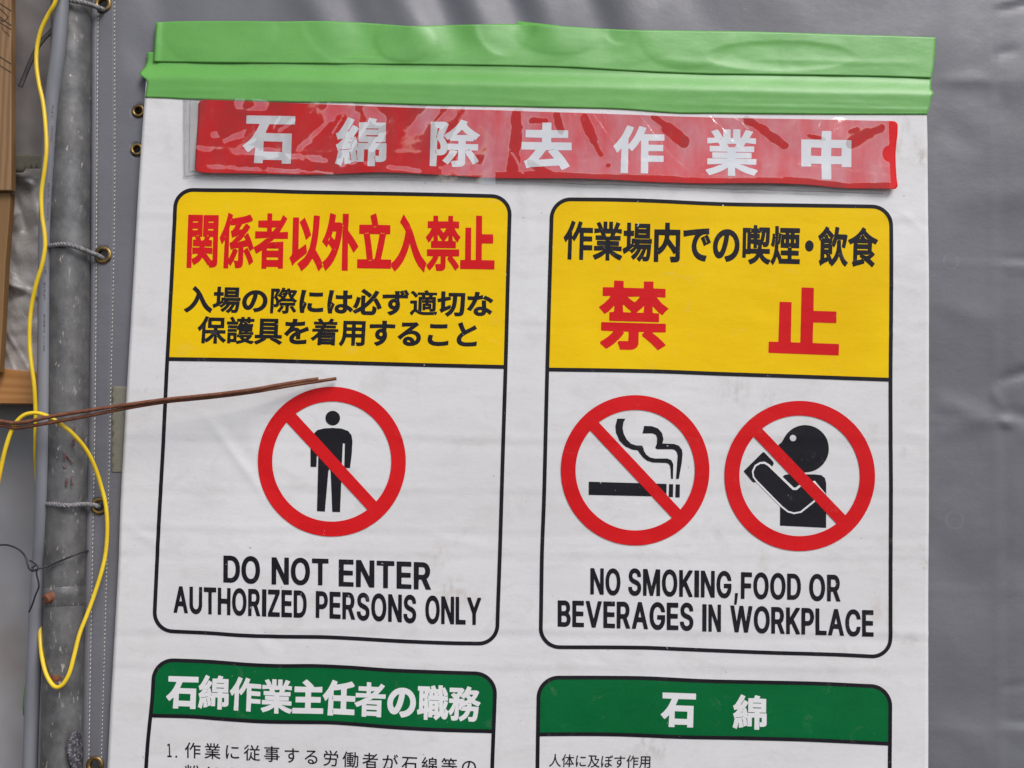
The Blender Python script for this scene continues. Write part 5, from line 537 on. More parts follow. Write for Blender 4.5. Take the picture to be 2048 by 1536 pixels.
'l':[[114,576,146,576,151,571,152,268,161,253,175,248,189,249,197,218,193,213,150,212,136,217,121,228,109,253,109,567]],
'e':[[228,487,260,479,282,468,310,440,322,421,329,400,333,378,334,343,332,336,325,334,146,334,139,331,138,325,141,307,150,284,168,262,193,249,214,244,250,249,268,259,285,283,293,287,325,279,327,275,324,260,310,241,289,224,253,210,218,205,193,209,168,217,142,232,121,252,106,278,98,303,95,321,95,367,99,392,110,421,123,442,143,462,157,472,182,482,203,487],[139,373,146,369,282,369,288,371,289,375,279,410,260,433,232,447,207,448,175,436,155,417,142,392]],
'<':[[346,483,346,439,186,361,177,353,232,324,343,272,348,264,346,227,339,227,118,339,116,364,121,372,339,483]],
'P':[[118,213,112,221,114,574,121,576,250,576,289,568,318,554,337,535,347,521,362,471,358,432,347,400,337,385,319,367,300,356,278,349,253,344,161,343,159,335,158,218,153,213],[161,385,228,384,260,387,278,393,296,405,311,432,316,453,316,471,311,489,298,514,282,525,260,533,161,532,159,524,159,392]],
'>':[[118,227,116,264,121,272,287,353,278,361,118,439,118,481,128,479,321,383,343,367,344,343,339,336,125,227]],
'E':[[335,214,121,212,114,215,112,567,115,574,325,576,332,574,334,542,328,534,168,533,161,531,159,425,161,417,318,415,323,410,323,385,321,379,314,376,161,375,159,367,159,260,161,254,168,252,332,251,337,243]],
'V':[[85,574,125,576,132,569,201,378,235,271,239,261,243,260,349,567,357,576,397,574,386,535,267,214,221,212,211,221,85,564]],
'R':[[115,574,246,576,275,572,314,557,330,546,346,526,354,510,362,478,362,450,358,428,347,403,337,389,299,364,296,357,365,232,371,218,370,214,321,214,254,339,243,353,235,355,168,355,161,353,158,218,150,212,114,215,112,567],[161,397,168,394,253,394,282,402,293,409,304,421,316,450,316,478,301,510,289,522,260,533,161,532,159,524]],
'2':[[118,214,116,221,118,247,134,268,266,407,286,435,298,467,298,489,290,510,275,526,257,536,239,540,218,540,192,532,170,510,163,496,159,475,153,469,118,472,116,485,124,514,144,546,157,557,182,572,214,580,250,580,278,572,307,555,333,521,341,492,341,460,336,442,322,414,298,382,182,257,183,253,189,252,343,251,348,246,348,218,339,212]],
'm':[[464,215,432,212,423,218,423,403,418,421,408,435,392,443,378,448,360,448,343,443,332,437,317,421,309,400,308,218,300,212,268,214,266,221,265,407,258,425,243,440,225,448,203,448,196,447,171,433,156,414,152,400,151,218,143,212,111,214,109,221,111,481,118,483,146,482,150,444,153,444,181,475,211,487,243,487,268,475,280,464,296,440,321,468,346,482,364,487,403,486,440,467,458,442,465,417]],
'L':[[118,576,153,576,158,571,161,254,168,252,321,251,326,243,324,214,121,212,114,215,112,567]],
'F':[[118,213,112,221,114,574,121,576,331,574,334,542,328,534,168,533,161,531,161,414,168,412,310,412,315,407,315,375,307,369,161,367,159,360,158,218,153,213]],
'0':[[207,209,182,217,161,230,143,249,124,278,117,296,105,346,105,439,121,500,131,521,153,551,171,565,196,575,214,580,250,580,278,572,300,558,321,536,340,503,354,457,358,428,358,360,350,314,340,282,312,239,293,224,271,213,253,209],[221,540,205,535,187,524,170,503,160,482,148,428,148,357,160,307,177,275,193,260,214,249,243,248,275,262,286,275,300,300,312,343,316,375,316,414,312,425,312,446,304,478,283,517,257,536,239,540]],
'-':[[152,353,152,382,157,387,300,387,308,382,308,353,303,348,161,348]],
'J':[[303,576,309,567,309,296,304,275,282,237,264,224,243,213,221,209,178,209,161,213,125,234,106,257,95,289,95,332,103,337,139,335,141,296,146,282,161,262,175,253,189,248,218,249,235,256,251,271,258,282,262,300,263,571,268,576]],
'6':[[293,576,296,571,294,567,224,467,203,433,207,431,228,437,246,437,271,432,296,422,319,403,334,382,344,353,348,318,343,293,336,271,325,253,300,228,271,213,253,209,203,210,182,217,164,228,150,239,135,257,121,285,116,303,117,353,124,378,145,421,247,571,253,576],[211,249,246,248,268,256,289,277,301,303,301,346,290,371,271,390,243,401,214,400,184,385,167,364,159,339,159,310,167,285,186,262]],
},
}
def glyph(st, ch):
    if ch == 'I' and st == 'latin':
        e = glyph('latin', 'E')[0]; lo, hi = min(p[1] for p in e), max(p[1] for p in e); return [[(.06, lo), (.215, lo), (.215, hi), (.06, hi)]]
    out = []
    for l in GL[st][ch]:
        out.append([(l[i]/999*1.4-.1, l[i+1]/999*1.4-.3) for i in range(0, len(l), 2)])
    return out
GS = {}
def look(st, ch):
    for s in st:
        if ch in GL[s]: return s
    raise KeyError(ch)
def layout(txt, st, adv=None, gap=None):
    """glyph loops set side by side, in em; gap -> proportional setting by ink width"""
    out = []; x = 0.
    for i, ch in enumerate(txt):
        if ch == ' ': x += .28; continue
        gl = glyph('latin' if (ch == 'I' and 'latin' in st) else look(st, ch), ch); l0 = min(p[0] for l in gl for p in l); l1 = max(p[0] for l in gl for p in l)
        if gap is not None:
            out += [[(p[0]-l0+x, p[1]) for p in l] for l in gl]; x += l1-l0+gap
        else:
            a = (adv or {}).get(ch, 1.)
            out += [[(p[0]+x-(1-a)/2, p[1]) for p in l] for l in gl]; x += a
    return out
def quadmap(loops, q, wave=None):
    """ink box of loops -> pixel quad TL, TR, BR, BL"""
    xs = [p[0] for l in loops for p in l]; ys = [p[1] for l in loops for p in l]
    x0, x1, y0, y1 = min(xs), max(xs), min(ys), max(ys)
    out = []
    for l in loops:
        r = []
        for x, y in l:
            u = (x-x0)/(x1-x0); v = (y1-y)/(y1-y0)
            tx, ty = lerp(q[0][0], q[1][0], u), lerp(q[0][1], q[1][1], u); bx, by = lerp(q[3][0], q[2][0], u), lerp(q[3][1], q[2][1], u)
            dy = pcub(wave, lerp(tx, bx, v)) if wave else 0
            r.append((lerp(tx, bx, v), lerp(ty, by, v)+dy))
        out.append(r)
    return out
def PS(off): return lambda x, y: S(x, y, off)
OB, OL, OL2, OL3 = .00022, .00042, .0006, .0008
def text(txt, st, q, mat, parent, off=OL, P=None, wave=None, name='lettering', **kw):
    return fill(quadmap(layout(txt, st, **kw), q, wave), P or PS(off), name, mat, parent)

# ---- the four printed boxes
def outline(T, Rr, B, L, rad, step=6.):
    """closed rounded outline from edge polylines: T, B as (x,y); L, R as (y,x)"""
    def corner(top, side):   # intersection of y=top(x), x=side(y)
        x = side[0][1]; y = 0
        for _ in range(20): y = pcub(top, x); x = pcub(side, y)
        return x, y
    tl, tr, br, bl = corner(T, L), corner(T, Rr), corner(B, Rr), corner(B, L)
    P = []
    def arc(c, a, b):
        for k in range(1, 12):
            t = k/12.; k_ = .5523
            p1 = (a[0]+(c[0]-a[0])*k_, a[1]+(c[1]-a[1])*k_); p2 = (b[0]+(c[0]-b[0])*k_, b[1]+(c[1]-b[1])*k_)
            P.append(tuple((1-t)**3*a[i]+3*(1-t)**2*t*p1[i]+3*(1-t)*t*t*p2[i]+t**3*b[i] for i in (0, 1)))
    def hor(E, xa, xb):
        n = max(2, int(abs(xb-xa)/step)); return [(lerp(xa, xb, k/n), pcub(E, lerp(xa, xb, k/n))) for k in range(n+1)]
    def ver(E, ya, yb):
        n = max(2, int(abs(yb-ya)/step)); return [(pcub(E, lerp(ya, yb, k/n)), lerp(ya, yb, k/n)) for k in range(n+1)]
    a = hor(T, tl[0]+rad, tr[0]-rad); b = ver(Rr, tr[1]+rad, br[1]-rad); c = hor(B, br[0]-rad, bl[0]+rad); d = ver(L, bl[1]-rad, tl[1]+rad)
    P += a; arc(tr, a[-1], b[0]); P += b; arc(br, b[-1], c[0]); P += c; arc(bl, c[-1], d[0]); P += d; arc(tl, d[-1], a[0])
    return P
def inset(P, d):
    n = len(P); o = []
    for i in range(n):
        a, b = P[i-1], P[(i+1) % n]; tx, ty = b[0]-a[0], b[1]-a[1]; L = math.hypot(tx, ty) or 1
        o.append((P[i][0] - ty/L*d, P[i][1] + tx/L*d))     # clockwise in pixels: inwards
    return o
def ribbon(E, xa, xb, w):
    n = int((xb-xa)/8); top = [(lerp(xa, xb, k/n), pcub(E, lerp(xa, xb, k/n))-w/2) for k in range(n+1)]
    return top + [(x, y+w) for x, y in top[::-1]]
def panel(T, Rr, B, L, rad, DV, mat, lw=7.6):
    Pm = outline(T, Rr, B, L, rad)
    inn = inset(Pm, lw*.2)
    # coloured head: the inner outline cut off below the divider
    head = [(x, min(y, pcub(DV, x))) for x, y in inn]
    pn = fill([head], PS(OB), 'printed_box', mat, sign)
    fill([inset(Pm, -lw/2), inset(Pm, lw/2)], PS(OL), 'border', M_BLK, pn)
    xa = min(p[0] for p in inn if abs(p[1]-pcub(DV, p[0])) < 12); xb = max(p[0] for p in inn if abs(p[1]-pcub(DV, p[0])) < 12)
    fill([ribbon(DV, xa, xb, lw)], PS(OL+.00006), 'dividing_line', M_BLK, pn)
    return pn
T1 = [(345, 377.5), (391, 380), (500, 381), (600, 384), (672, 385.5), (800, 388), (979, 392.5), (1020, 394)]
L1 = [(380, 352), (440, 349.5), (600, 341.5), (740, 334), (900, 326), (1100, 315), (1230, 309), (1270, 307)]
R1 = [(390, 1021), (440, 1019), (740, 1011), (900, 1006), (1100, 1000), (1230, 995.5), (1290, 994)]
B1 = [(308, 1261), (350, 1263), (420, 1266), (478, 1270), (560, 1273), (656, 1274.6), (799, 1282), (900, 1286), (959, 1287), (1000, 1288)]
D1 = [(330, 718), (500, 720.5), (672, 725), (850, 730), (1012, 734)]
p1 = panel(T1, R1, B1, L1, 37, D1, M_YEL)
T2 = [(1100, 398), (1142, 399), (1220, 399.5), (1298, 401.5), (1437, 408), (1600, 411), (1749, 413.6), (1785, 414.5)]
L2 = [(400, 1104.5), (440, 1103), (760, 1094), (1000, 1088), (1110, 1084), (1240, 1082), (1300, 1080.5)]
R2 = [(410, 1782), (600, 1782), (770, 1781), (1000, 1781.5), (1300, 1781)]
B2 = [(1078, 1293.5), (1120, 1294.6), (1284, 1295), (1360, 1298), (1426, 1301), (1533, 1305), (1676, 1309), (1744, 1312.5), (1783, 1314)]
D2 = [(1090, 739), (1200, 740.5), (1320, 743), (1437, 747.5), (1600, 753), (1785, 759.6)]
p2 = panel(T2, R2, B2, L2, 38, D2, M_YEL)
T3 = [(300, 1319), (347, 1320.5), (420, 1323), (500, 1329), (561, 1331.6), (631, 1331.8), (700, 1335), (772, 1340), (860, 1343.5), (948, 1346.4), (990, 1348)]
L3 = [(1320, 308), (1390, 305), (1480, 296), (1536, 292), (1760, 280)]
R3 = [(1340, 991), (1400, 989.5), (1536, 984.5), (1760, 979)]
B3 = [(280, 1745), (980, 1745)]
D3 = [(290, 1430), (304, 1431), (385, 1433), (450, 1438), (526, 1443), (600, 1444.5), (667, 1445.5), (720, 1449), (772, 1453), (878, 1459), (990, 1463)]
p3 = panel(T3, R3, B3, L3, 40, D3, M_GRN)
T4 = [(1070, 1354.5), (1118, 1355.4), (1200, 1355), (1294, 1356), (1411, 1362), (1520, 1364.5), (1646, 1367), (1740, 1371.5), (1785, 1373)]
L4 = [(1350, 1078.5), (1400, 1077), (1536, 1075), (1760, 1072)]
R4 = [(1370, 1781), (1430, 1780), (1536, 1779.5), (1760, 1778)]
B4 = [(1070, 1745), (1780, 1745)]
D4 = [(1070, 1469.5), (1180, 1468), (1255, 1469), (1372, 1474), (1490, 1476.5), (1607, 1479), (1700, 1483), (1785, 1487.5)]
p4 = panel(T4, R4, B4, L4, 40, D4, M_GRN)

J = ('heavy', 'heavyD', 'heavyE', 'mid', 'midD', 'midE'); JM = ('mid', 'midD', 'midE', 'heavy', 'heavyD', 'heavyE')
text('関係者以外立入禁止', J, [(377, 421), (990, 430), (989, 547), (373, 540)], M_RED, p1)
text('入場の際には必ず適切な', JM, [(372, 571), (987, 582), (986, 635), (368, 626)], M_BLK, p1)
text('保護具を着用すること', JM, [(397, 632), (956, 642), (953, 697), (394, 688)], M_BLK, p1)
text('作業場内での喫煙・飲食', JM, [(1128, 440), (1756, 455), (1754, 536), (1126, 520)], M_BLK, p2, adv={'・': .6})
text('禁', J, [(1199, 560), (1338, 564), (1336, 702), (1196, 698)], M_RED, p2)
text('止', J, [(1540, 573), (1680, 577), (1678, 711), (1537, 706)], M_RED, p2)
text('石綿作業主任者の職務', J, [(334, 1346), (962, 1372), (960, 1445), (331, 1416)], M_WINK, p3, wave=[(330, 0), (450, -1), (560, 2), (650, 0), (760, 0), (960, 0)])
text('1', ('light',), [(334, 1487), (343, 1487), (344, 1514), (335, 1514)], M_BLK, p3)
text('.', ('light',), [(351, 1511), (355, 1511), (355, 1515), (351, 1515)], M_BLK, p3)
def spread(txt, st, x0, pitch, em, ytop, slope, mat, parent):
    loops = []
    for i, ch in enumerate(txt):
        gl = glyph(look(st, ch), ch)
        for l in gl: loops.append([(x0 + i*pitch + p[0]*em, ytop(x0+i*pitch) + (.83-p[1])*em + p[0]*em*slope) for p in l])
    return fill(loops, PS(OL), 'lettering', mat, parent)
YT = [(370, 1484), (500, 1490), (640, 1500), (760, 1507), (860, 1514), (950, 1518)]
spread('作業に従事する労働者が石綿等の', ('light',), 369, 39.45, 34, lambda x: pcub(YT, x), .05, M_BLK, p3)
spread('粉じんに汚染', ('light',), 369, 39.45, 34, lambda x: pcub(YT, x)+45, .05, M_BLK, p3)
text('石', J, [(1321, 1384), (1392, 1387), (1390, 1455), (1321, 1453)], M_WINK, p4)
text('綿', J, [(1467, 1388), (1534, 1391), (1533, 1460), (1465, 1458)], M_WINK, p4)
text('人体に及ぼす作用', ('light',), [(1099, 1508), (1301, 1510), (1300, 1536), (1098, 1534)], M_BLK, p4)
def z6(x, y): return (300+x/2.8055, 1090+y/2.8055)
def z7(x, y): return (1070+x/2.8055, 1110+y/2.8055)
def word(txt, z, x0, x1, t0, t1, b0, b1, par, gap=.075, lean=.9):
    text(txt, ('latin',), [z(x0+lean, t0), z(x1, t1), z(x1-lean, b1), z(x0, b0)], M_BLK, par, gap=gap)
word('DO', z6, 413, 620, 56, 63, 210, 219, p1, .04)
word('NOT', z6, 683, 1002, 66, 76, 222, 228, p1, .05)
word('ENTER', z6, 1058, 1578, 80, 98, 232, 252, p1, .055)
word('AUTHORIZED', z6, 132, 880, 228, 254, 383, 412, p1, .055)
word('PERSONS', z6, 930, 1495, 256, 280, 411, 441, p1, .055)
word('ONLY', z6, 1545, 1858, 281, 294, 442, 450, p1, .05)
word('NO', z7, 310, 480, 71, 76, 222, 228, p2, .06)
word('SMOKING', z7, 523, 1103, 73, 90, 228, 245, p2, .06)
text(',', ('latin',), [z7(1118, 213), z7(1139, 213), z7(1139, 279), z7(1118, 279)], M_BLK, p2)
word('FOOD', z7, 1155, 1492, 94, 104, 247, 253, p2, .05)
word('OR', z7, 1538, 1714, 104, 110, 257, 263, p2, .06)
word('BEVERAGES', z7, 127, 889, 253, 267, 405, 426, p2, .05)
word('IN', z7, 938, 1044, 275, 278, 428, 432, p2, .07)
word('WORKPLACE', z7, 1095, 1900, 281, 308, 434, 460, p2, .045)

# ---- prohibition circles
def clipline(poly, p, q, keep):
    """keep the part of poly on the side keep(+1/-1) of line p->q"""
    def s(v): return keep*((q[0]-p[0])*(v[1]-p[1]) - (q[1]-p[1])*(v[0]-p[0]))
    o = []
    for i in range(len(poly)):
        a, b = poly[i], poly[(i+1) % len(poly)]; sa, sb = s(a), s(b)
        if sa >= 0: o.append(a)
        if sa*sb < 0: t = sa/(sa-sb); o.append((lerp(a[0], b[0], t), lerp(a[1], b[1], t)))
    return o
def ell(cx, cy, rx, ry, n=120): return [(cx+rx*math.cos(2*math.pi*k/n), cy+ry*math.sin(2*math.pi*k/n)) for k in range(n)]
def circle_sign(z, o, i, u, l, parent):
    c = z(*o[:2]); r = o[2:]
    inner = ell(*z(*i[:2]), *i[2:])
    ua, ub, la, lb = z(*u[0]), z(*u[1]), z(*l[0]), z(*l[1])
    return fill([ell(c[0], c[1], *r), clipline(inner, ua, ub, -1), clipline(inner, la, lb, 1)], PS(OL3), 'red_circle', M_RED, parent)
def zz(s, x0, y0): return lambda x, y: (x0+x/s, y0+y/s)
za, zb, zc = zz(4.388, 500, 740), zz(4.5176, 1100, 770), zz(4.5176, 1430, 780)
def figure(loops, z, off, mat, parent, name): return fill([[z(*p) for p in l] for l in loops], PS(off), name, mat, parent)
cs = circle_sign(za, (719, 804, 147.9, 149.8), (718.5, 802.5, 118.9, 120.2), ((403, 383), (1103, 1147)), ((322, 458), (1025, 1220)), p1)
man = [(532,850),(531,700),(533,625),(545,575),(590,527),(650,512),(725,508),(800,513),(860,534),(890,570),(899,625),(893,740),(878,860),(828,858),(833,645),(815,642),(806,840),(801,985),(790,1247),(722,1245),(708,885),(695,868),(688,890),(657,1242),(588,1238),(600,762),(587,750),(583,850)]
figure([man, ell(726, 422, 64, 64, 60)], za, OL, M_BLK, p1, 'pictogram')
cs = circle_sign(zb, (768.5, 770, 148.6, 150.1), (769, 769, 119.3, 120.4), ((440, 338), (1180, 1127)), ((362, 410), (1100, 1198)), p2)
sm1 = [(608,303),(680,305),(662,340),(655,390),(665,440),(690,490),(730,530),(775,545),(830,547),(842,565),(848,595),(870,630),(905,655),(950,664),(1060,664),(1095,678),(1113,715),(1110,847),(1093,847),(1088,760),(1082,725),(1065,708),(1040,703),(930,700),(880,685),(840,655),(812,620),(792,590),(740,583),(680,555),(625,500),(595,430),(590,370)]
sm2 = [(850,370),(920,372),(975,392),(1012,435),(1024,490),(1015,528),(1120,532),(1165,548),(1192,585),(1197,620),(1190,700),(1163,848),(1138,847),(1153,640),(1145,605),(1125,585),(1105,580),(965,580),(950,565),(965,530),(968,480),(955,450),(925,437),(835,437)]
figure([sm1, sm2, [(350,873),(1052,893),(1051,1008),(350,992)], [(1075,895),(1112,896),(1110,1013),(1073,1012)], [(1135,897),(1173,898),(1171,1016),(1132,1014)]], zb, OL, M_BLK, p2, 'pictogram')
cs = circle_sign(zc, (764, 776.5, 150.3, 150.2), (763.5, 775, 120.3, 120.6), ((418, 342), (1182, 1137)), ((343, 415), (1100, 1210)), p2)
hd = ell(815, 530, 213, 213, 90)
hd = [p for p in hd if not (p[0] < 640 and 455 < p[1] < 560)]
k = next(i for i in range(len(hd)) if hd[i][0] < 660 and hd[i][1] > 555 and hd[(i+1) % len(hd)][1] < 560)
hd = hd[:k+1] + [(570, 500), (604, 470)] + hd[k+1:]
body = [(588,1225),(588,1030),(600,1000),(605,790),(630,767),(660,762),(900,762),(960,769),(992,795),(1003,840),(1003,1245)]
glass = [(262,730),(432,562),(445,562),(526,648),(531,665),(515,697),(498,697),(450,655),(415,652),(360,675),(333,730),(340,780),(375,825),(360,836),(340,830),(262,738)]
figure([hd, ell(706, 433, 30, 30, 40), body, glass], zc, OL, M_BLK, p2, 'pictogram')
figure([[(492,672),(450,648),(405,651),(358,680),(333,735),(342,790),(372,830),(600,1062),(655,1105),(712,1121),(780,1108),(910,1002),(1000,940),(900,820),(768,852),(728,882),(712,882)]], zc, OL2, M_WINK, p2, 'arm_outline')
figure([[(478,686),(448,668),(410,667),(370,690),(347,740),(355,785),(382,818),(610,1050),(660,1090),(712,1105),(770,1095),(900,990),(960,930),(900,845),(775,870),(738,903),(703,903)]], zc, OL2+.0001, M_BLK, p2, 'arm')

# ================================================================== red title card in its clear pocket
CT = [(394, 201.5), (420, 200.5), (520, 204), (650, 209), (800, 215.5), (1000, 221.5), (1200, 228), (1400, 234.5), (1600, 239), (1796, 243)]
CB = [(392, 346), (420, 349), (520, 350), (600, 351.5), (690, 350), (750, 348), (800, 349), (900, 354), (1000, 359), (1185, 361), (1300, 366), (1400, 369), (1500, 369.5), (1560, 370), (1620, 373), (1680, 378.5), (1740, 380), (1796, 381.5)]
def cv(px, py):
    a, b = pcub(CT, px), pcub(CB, px); return (py-a)/(b-a)
def card_off(px, py):
    v = max(0, min(1, cv(px, py)))
    return .0012 + .0052*v**2.2 + .0011*math.sin(px/58.+.5)*v**3 + .0012*sm(1700, 1790, px)*v + .0004*n3(px, py, 1/60., 31)
def CS(off): return lambda x, y: S(x, y, card_off(x, y)+off)
card = empty('title_card', S(1090, 375, .004), 'long red card with seven white characters in a clear pocket under the green tape', 'card')
L5 = [(190, 397.5), (230, 397), (300, 394), (350, 393), (390, 392)]
R5 = [(230, 1794.5), (260, 1794), (300, 1789.5), (350, 1789), (375, 1791), (395, 1793)]
g = NT('red_card'); CO = origin(card)
c = g.mix(g.mr(g.noise(9, 4), .35, .7), (.60, .006, .008), (.68, .010, .010)); g.color(c); g.rough(.5); g.spec(.15)
g.bump(g.noise(60, 3, .5), .0006, .4); M_CARD = g.m
V = []; Fc = []; CR, CN = 28, 280
for i in range(CR+1):
    dy = [0, .6, 1.6, 3, 5, 7, 9][i] if i < 7 else (144-[0, .6, 1.6, 3, 5, 7, 9][CR-i] if i > CR-7 else lerp(9, 135, (i-6)/(CR-12)))
    e = min(dy, 144-dy); ins = 9 - math.sqrt(max(0, 81-(9-min(9, e))**2)) if e < 9 else 0
    for j in range(CN+1):
        px = lerp(pcub(L5, 205+dy)+ins, pcub(R5, 235+dy)-ins, j/CN); py = lerp(pcub(CT, px), pcub(CB, px), dy/144.); V.append(S(px, py, card_off(px, py)))
for i in range(CR):
    for j in range(CN): q = i*(CN+1)+j; Fc.append((q, q+CN+1, q+CN+2, q+1))
cards = mesh('card_face', V, Fc, M_CARD, card); solid(cards, .0009)
g = NT('white_card_ink'); g.color((.70, .69, .70)); g.rough(.45); M_CW = g.m
for ch, st, x0, y0, x1, y1 in (('石', 'heavy', 487, 232, 590, 329), ('綿', 'heavyD', 672, 235.6, 774, 335), ('除', 'heavyD', 861, 240, 960, 336.5), ('去', 'heavy', 1043, 246, 1143, 342.5),
                              ('作', 'heavyD', 1226, 252, 1328, 349), ('業', 'heavyD', 1411, 259, 1514, 354), ('中', 'heavy', 1601, 263, 1701, 361.7)):
    sl = .9
    text(ch, (st,), [(x0+1, y0-sl), (x1+1, y0+sl), (x1-1, y1+sl), (x0-1, y1-sl)], M_CW, card, P=CS(.00022))
# clear pocket welded on the sheet, with its own creases
def cap(px, py, a, b, wd, soft=3.):
    px, py = px + 3*n3(px, py, 1/18., 91) + .8*n3(px, py, 1/5., 92), py + 3*n3(px, py, 1/18., 93)
    d, t = segd(px, py, a, b); return 1 - sm(wd-soft, wd+soft, d)
BRIGHT = [(866,222,836,258,13,2),(836,258,822,270,6,2),(600,300,640,262,5,3),(655,225,690,218,20,3),(606,320,735,330,4,3),(712,232,688,330,7,4),(640,262,668,228,4,2),
          (740,225,760,240,12,4),(960,232,930,300,30,8),(1000,236,985,330,17,3),(895,344,965,342,11,2),(480,208,530,212,11,3),(452,283,505,264,5,2),(430,272,444,270,6,2),(400,300,640,318,5,4),
          (790,238,745,300,5,4),(905,225,880,250,9,3),(420,337,600,346,4,2),(760,335,840,346,4,3),(500,300,560,306,4,3),(560,262,590,240,3,2)]
DARKS = [(1036,228,1026,344,13,3),(1064,243,1092,244,7,4),(1112,232,1122,262,9,3),(1168,238,1186,280,11,2.5),(1186,280,1202,312,6,2.5),(1308,236,1338,258,8,2.5),(1335,258,1366,284,14,2.5),
         (1492,240,1530,262,9,2.5),(1525,262,1566,292,10,2.5),(1616,273,1648,280,5,3),(1700,288,1735,268,14,7),(1735,268,1762,258,9,6),(1060,330,1100,352,8,3),(1216,332,1218,332,5,2),
         (1700,265,1712,262,8,6)]
def tilt(px, py):
    v = cv(px, py)
    base = lerp(-.26, -.20, sm(700, 900, px)); base = lerp(base, .06, sm(960, 1030, px + .35*(py-290)))
    f = base + .09*n3(px+py*.5, py*.7, 1/42., 41) + .05*n3(px+py, py*1.5, 1/13., 42) + .025*n3(px, py, 1/5., 43)
    mid = .5*sm(780, 960, px)*(1-sm(985, 1012, px))
    b = 0.
    for q in BRIGHT: b = max(b, cap(px, py, q[:2], q[2:4], q[4], q[5]))
    if px < 1000: f = lerp(f, .05, b*sm(-.55, .05, n3(px, py, 1/24., 94)))
    d = 0.
    if px > 990:
        for q in DARKS: d = max(d, cap(px, py, q[:2], q[2:4], q[4], q[5]))
        d = max(d, sm(.895, .925, v + .012*math.sin(px/40.) + .02*n3(px, 0, 1/30., 50)))
    f = lerp(f, -.26, d)
    f += .05*math.exp(-((v-.66-.02*math.sin(px/90.))/.03)**2) - .05*math.exp(-((v-.72)/.03)**2)
    return f
GLINT = [(742,232,700,312,1.6),(968,338,1008,216,1.5),(948,250,905,318,1.3),(1044,226,1050,300,1.5),(1020,300,1046,350,1.5),(1150,226,1182,330,1.5),(1186,228,1262,338,1.6),(1280,232,1330,300,1.3),(1330,300,1378,345,1.4),
         (1420,232,1500,320,1.5),(1470,236,1500,262,1.3),(1640,240,1636,262,1.6),(600,345,668,349,1.3),(512,280,470,302,1.3),(560,234,548,262,1.2),(640,258,596,304,1.3),(880,338,958,343,1.4),(1400,352,1560,358,1.5),(1590,330,1770,352,1.5),(820,262,838,232,1.4),(690,228,660,276,1.2)]
pocket = empty('clear_pocket', S(1090, 400, .001), 'clear plastic pocket with wrinkled glossy front welded over the red title card', 'pocket')
NF = 640; VF = 66; V = []; Fc = []; NR = []
WB = [(362, 358), (500, 361), (800, 362), (1000, 370), (1400, 383), (1780, 396)]
for i in range(VF+1):
    for j in range(NF+1):
        px = lerp(366, 1776 - (14*math.sqrt(max(0, 1-((lerp(pcub(CT, 1776)-4, plin(WB, 1776), i/VF)-310)/17.)**2)) if abs(lerp(pcub(CT, 1776)-4, plin(WB, 1776), i/VF)-310) < 17 else 0), j/NF)
        py = lerp(pcub(CT, max(394, px))-4, plin(WB, px), i/VF)
        on = sm(368, 392, px) * (1 - sm(1.02, 1.11, cv(px, py)))
        off = lerp(.0007, card_off(px, py)+.0016, on) + .0004*n3(px, py, 1/30., 44)*on
        V.append(S(px, py, off))
        az = tilt(px, py); ax = .10*n3(px, py, 1/45., 45) + .03*n3(px, py, 1/12., 46)
        gq = 0.
        for q in GLINT:
            if min(q[0], q[2])-6 < px < max(q[0], q[2])+6: gq = max(gq, cap(px, py, q[:2], q[2:4], q[4], 1.6)*sm(-.6, .1, n3(px, py, 1/9., 77)))
        az = lerp(az, .15, gq); ax = lerp(ax, .12, gq)
        NR.append(Vector((ax, -1, az)).normalized())
for i in range(VF):
    for j in range(NF):
        q = i*(NF+1)+j; Fc.append((q, q+NF+1, q+NF+2, q+1))
g = NT('clear_film'); g.t.nodes.remove(g.b)
tr = g.n('ShaderNodeBsdfTransparent'); tr.inputs[0].default_value = (.985, .985, .985, 1)
gl = g.n('ShaderNodeBsdfGlossy'); gl.inputs['Roughness'].default_value = .10
di = g.n('ShaderNodeBsdfDiffuse'); di.inputs[0].default_value = (.8, .8, .82, 1)
mx = g.n('ShaderNodeMixShader'); fr = g.n('ShaderNodeLayerWeight'); fr.inputs[0].default_value = .5
FILM_GAIN = g.math('ADD', g.math('MULTIPLY', g.math('POWER', fr.outputs['Facing'], 4.0), .6), g.mr(g.noise(24, 4, .6, (1.5, 1, .6)), .34, .66, .12, .27))
g.l(FILM_GAIN, mx.inputs[0]); g.l(tr.outputs[0], mx.inputs[1]); g.l(gl.outputs[0], mx.inputs[2])
m2 = g.n('ShaderNodeMixShader'); sc_ = g.mr(g.noise(130, 5, .65, (1, 1, .4), 1.0), .60, .76, .0, .10); g.l(sc_, m2.inputs[0]); g.l(mx.outputs[0], m2.inputs[1]); g.l(di.outputs[0], m2.inputs[2])
g.l(m2.outputs[0], g.out.inputs['Surface']); M_FILM = g.m
film = mesh('film', V, Fc, M_FILM, pocket)
film.data.normals_split_custom_set_from_vertices([tuple(n) for n in NR])
g = NT('weld'); g.color((.62, .62, .63)); g.rough(.18); g.b.inputs['Alpha'].default_value = .38; M_WELD = g.m
for d in (0, 9):
    pts = [(372+d, 200), (371+d, 260), (370+d, 340), (371+d, 352-d)] + [(x, plin(WB, x)-8-d+2*n3(x, 0, 1/50., 3)) for x in range(385, 1776, 20)]
    mesh('weld_seam', *tube([S(x, y, .0004) for x, y in pts], .0007, 6), M_WELD, pocket)

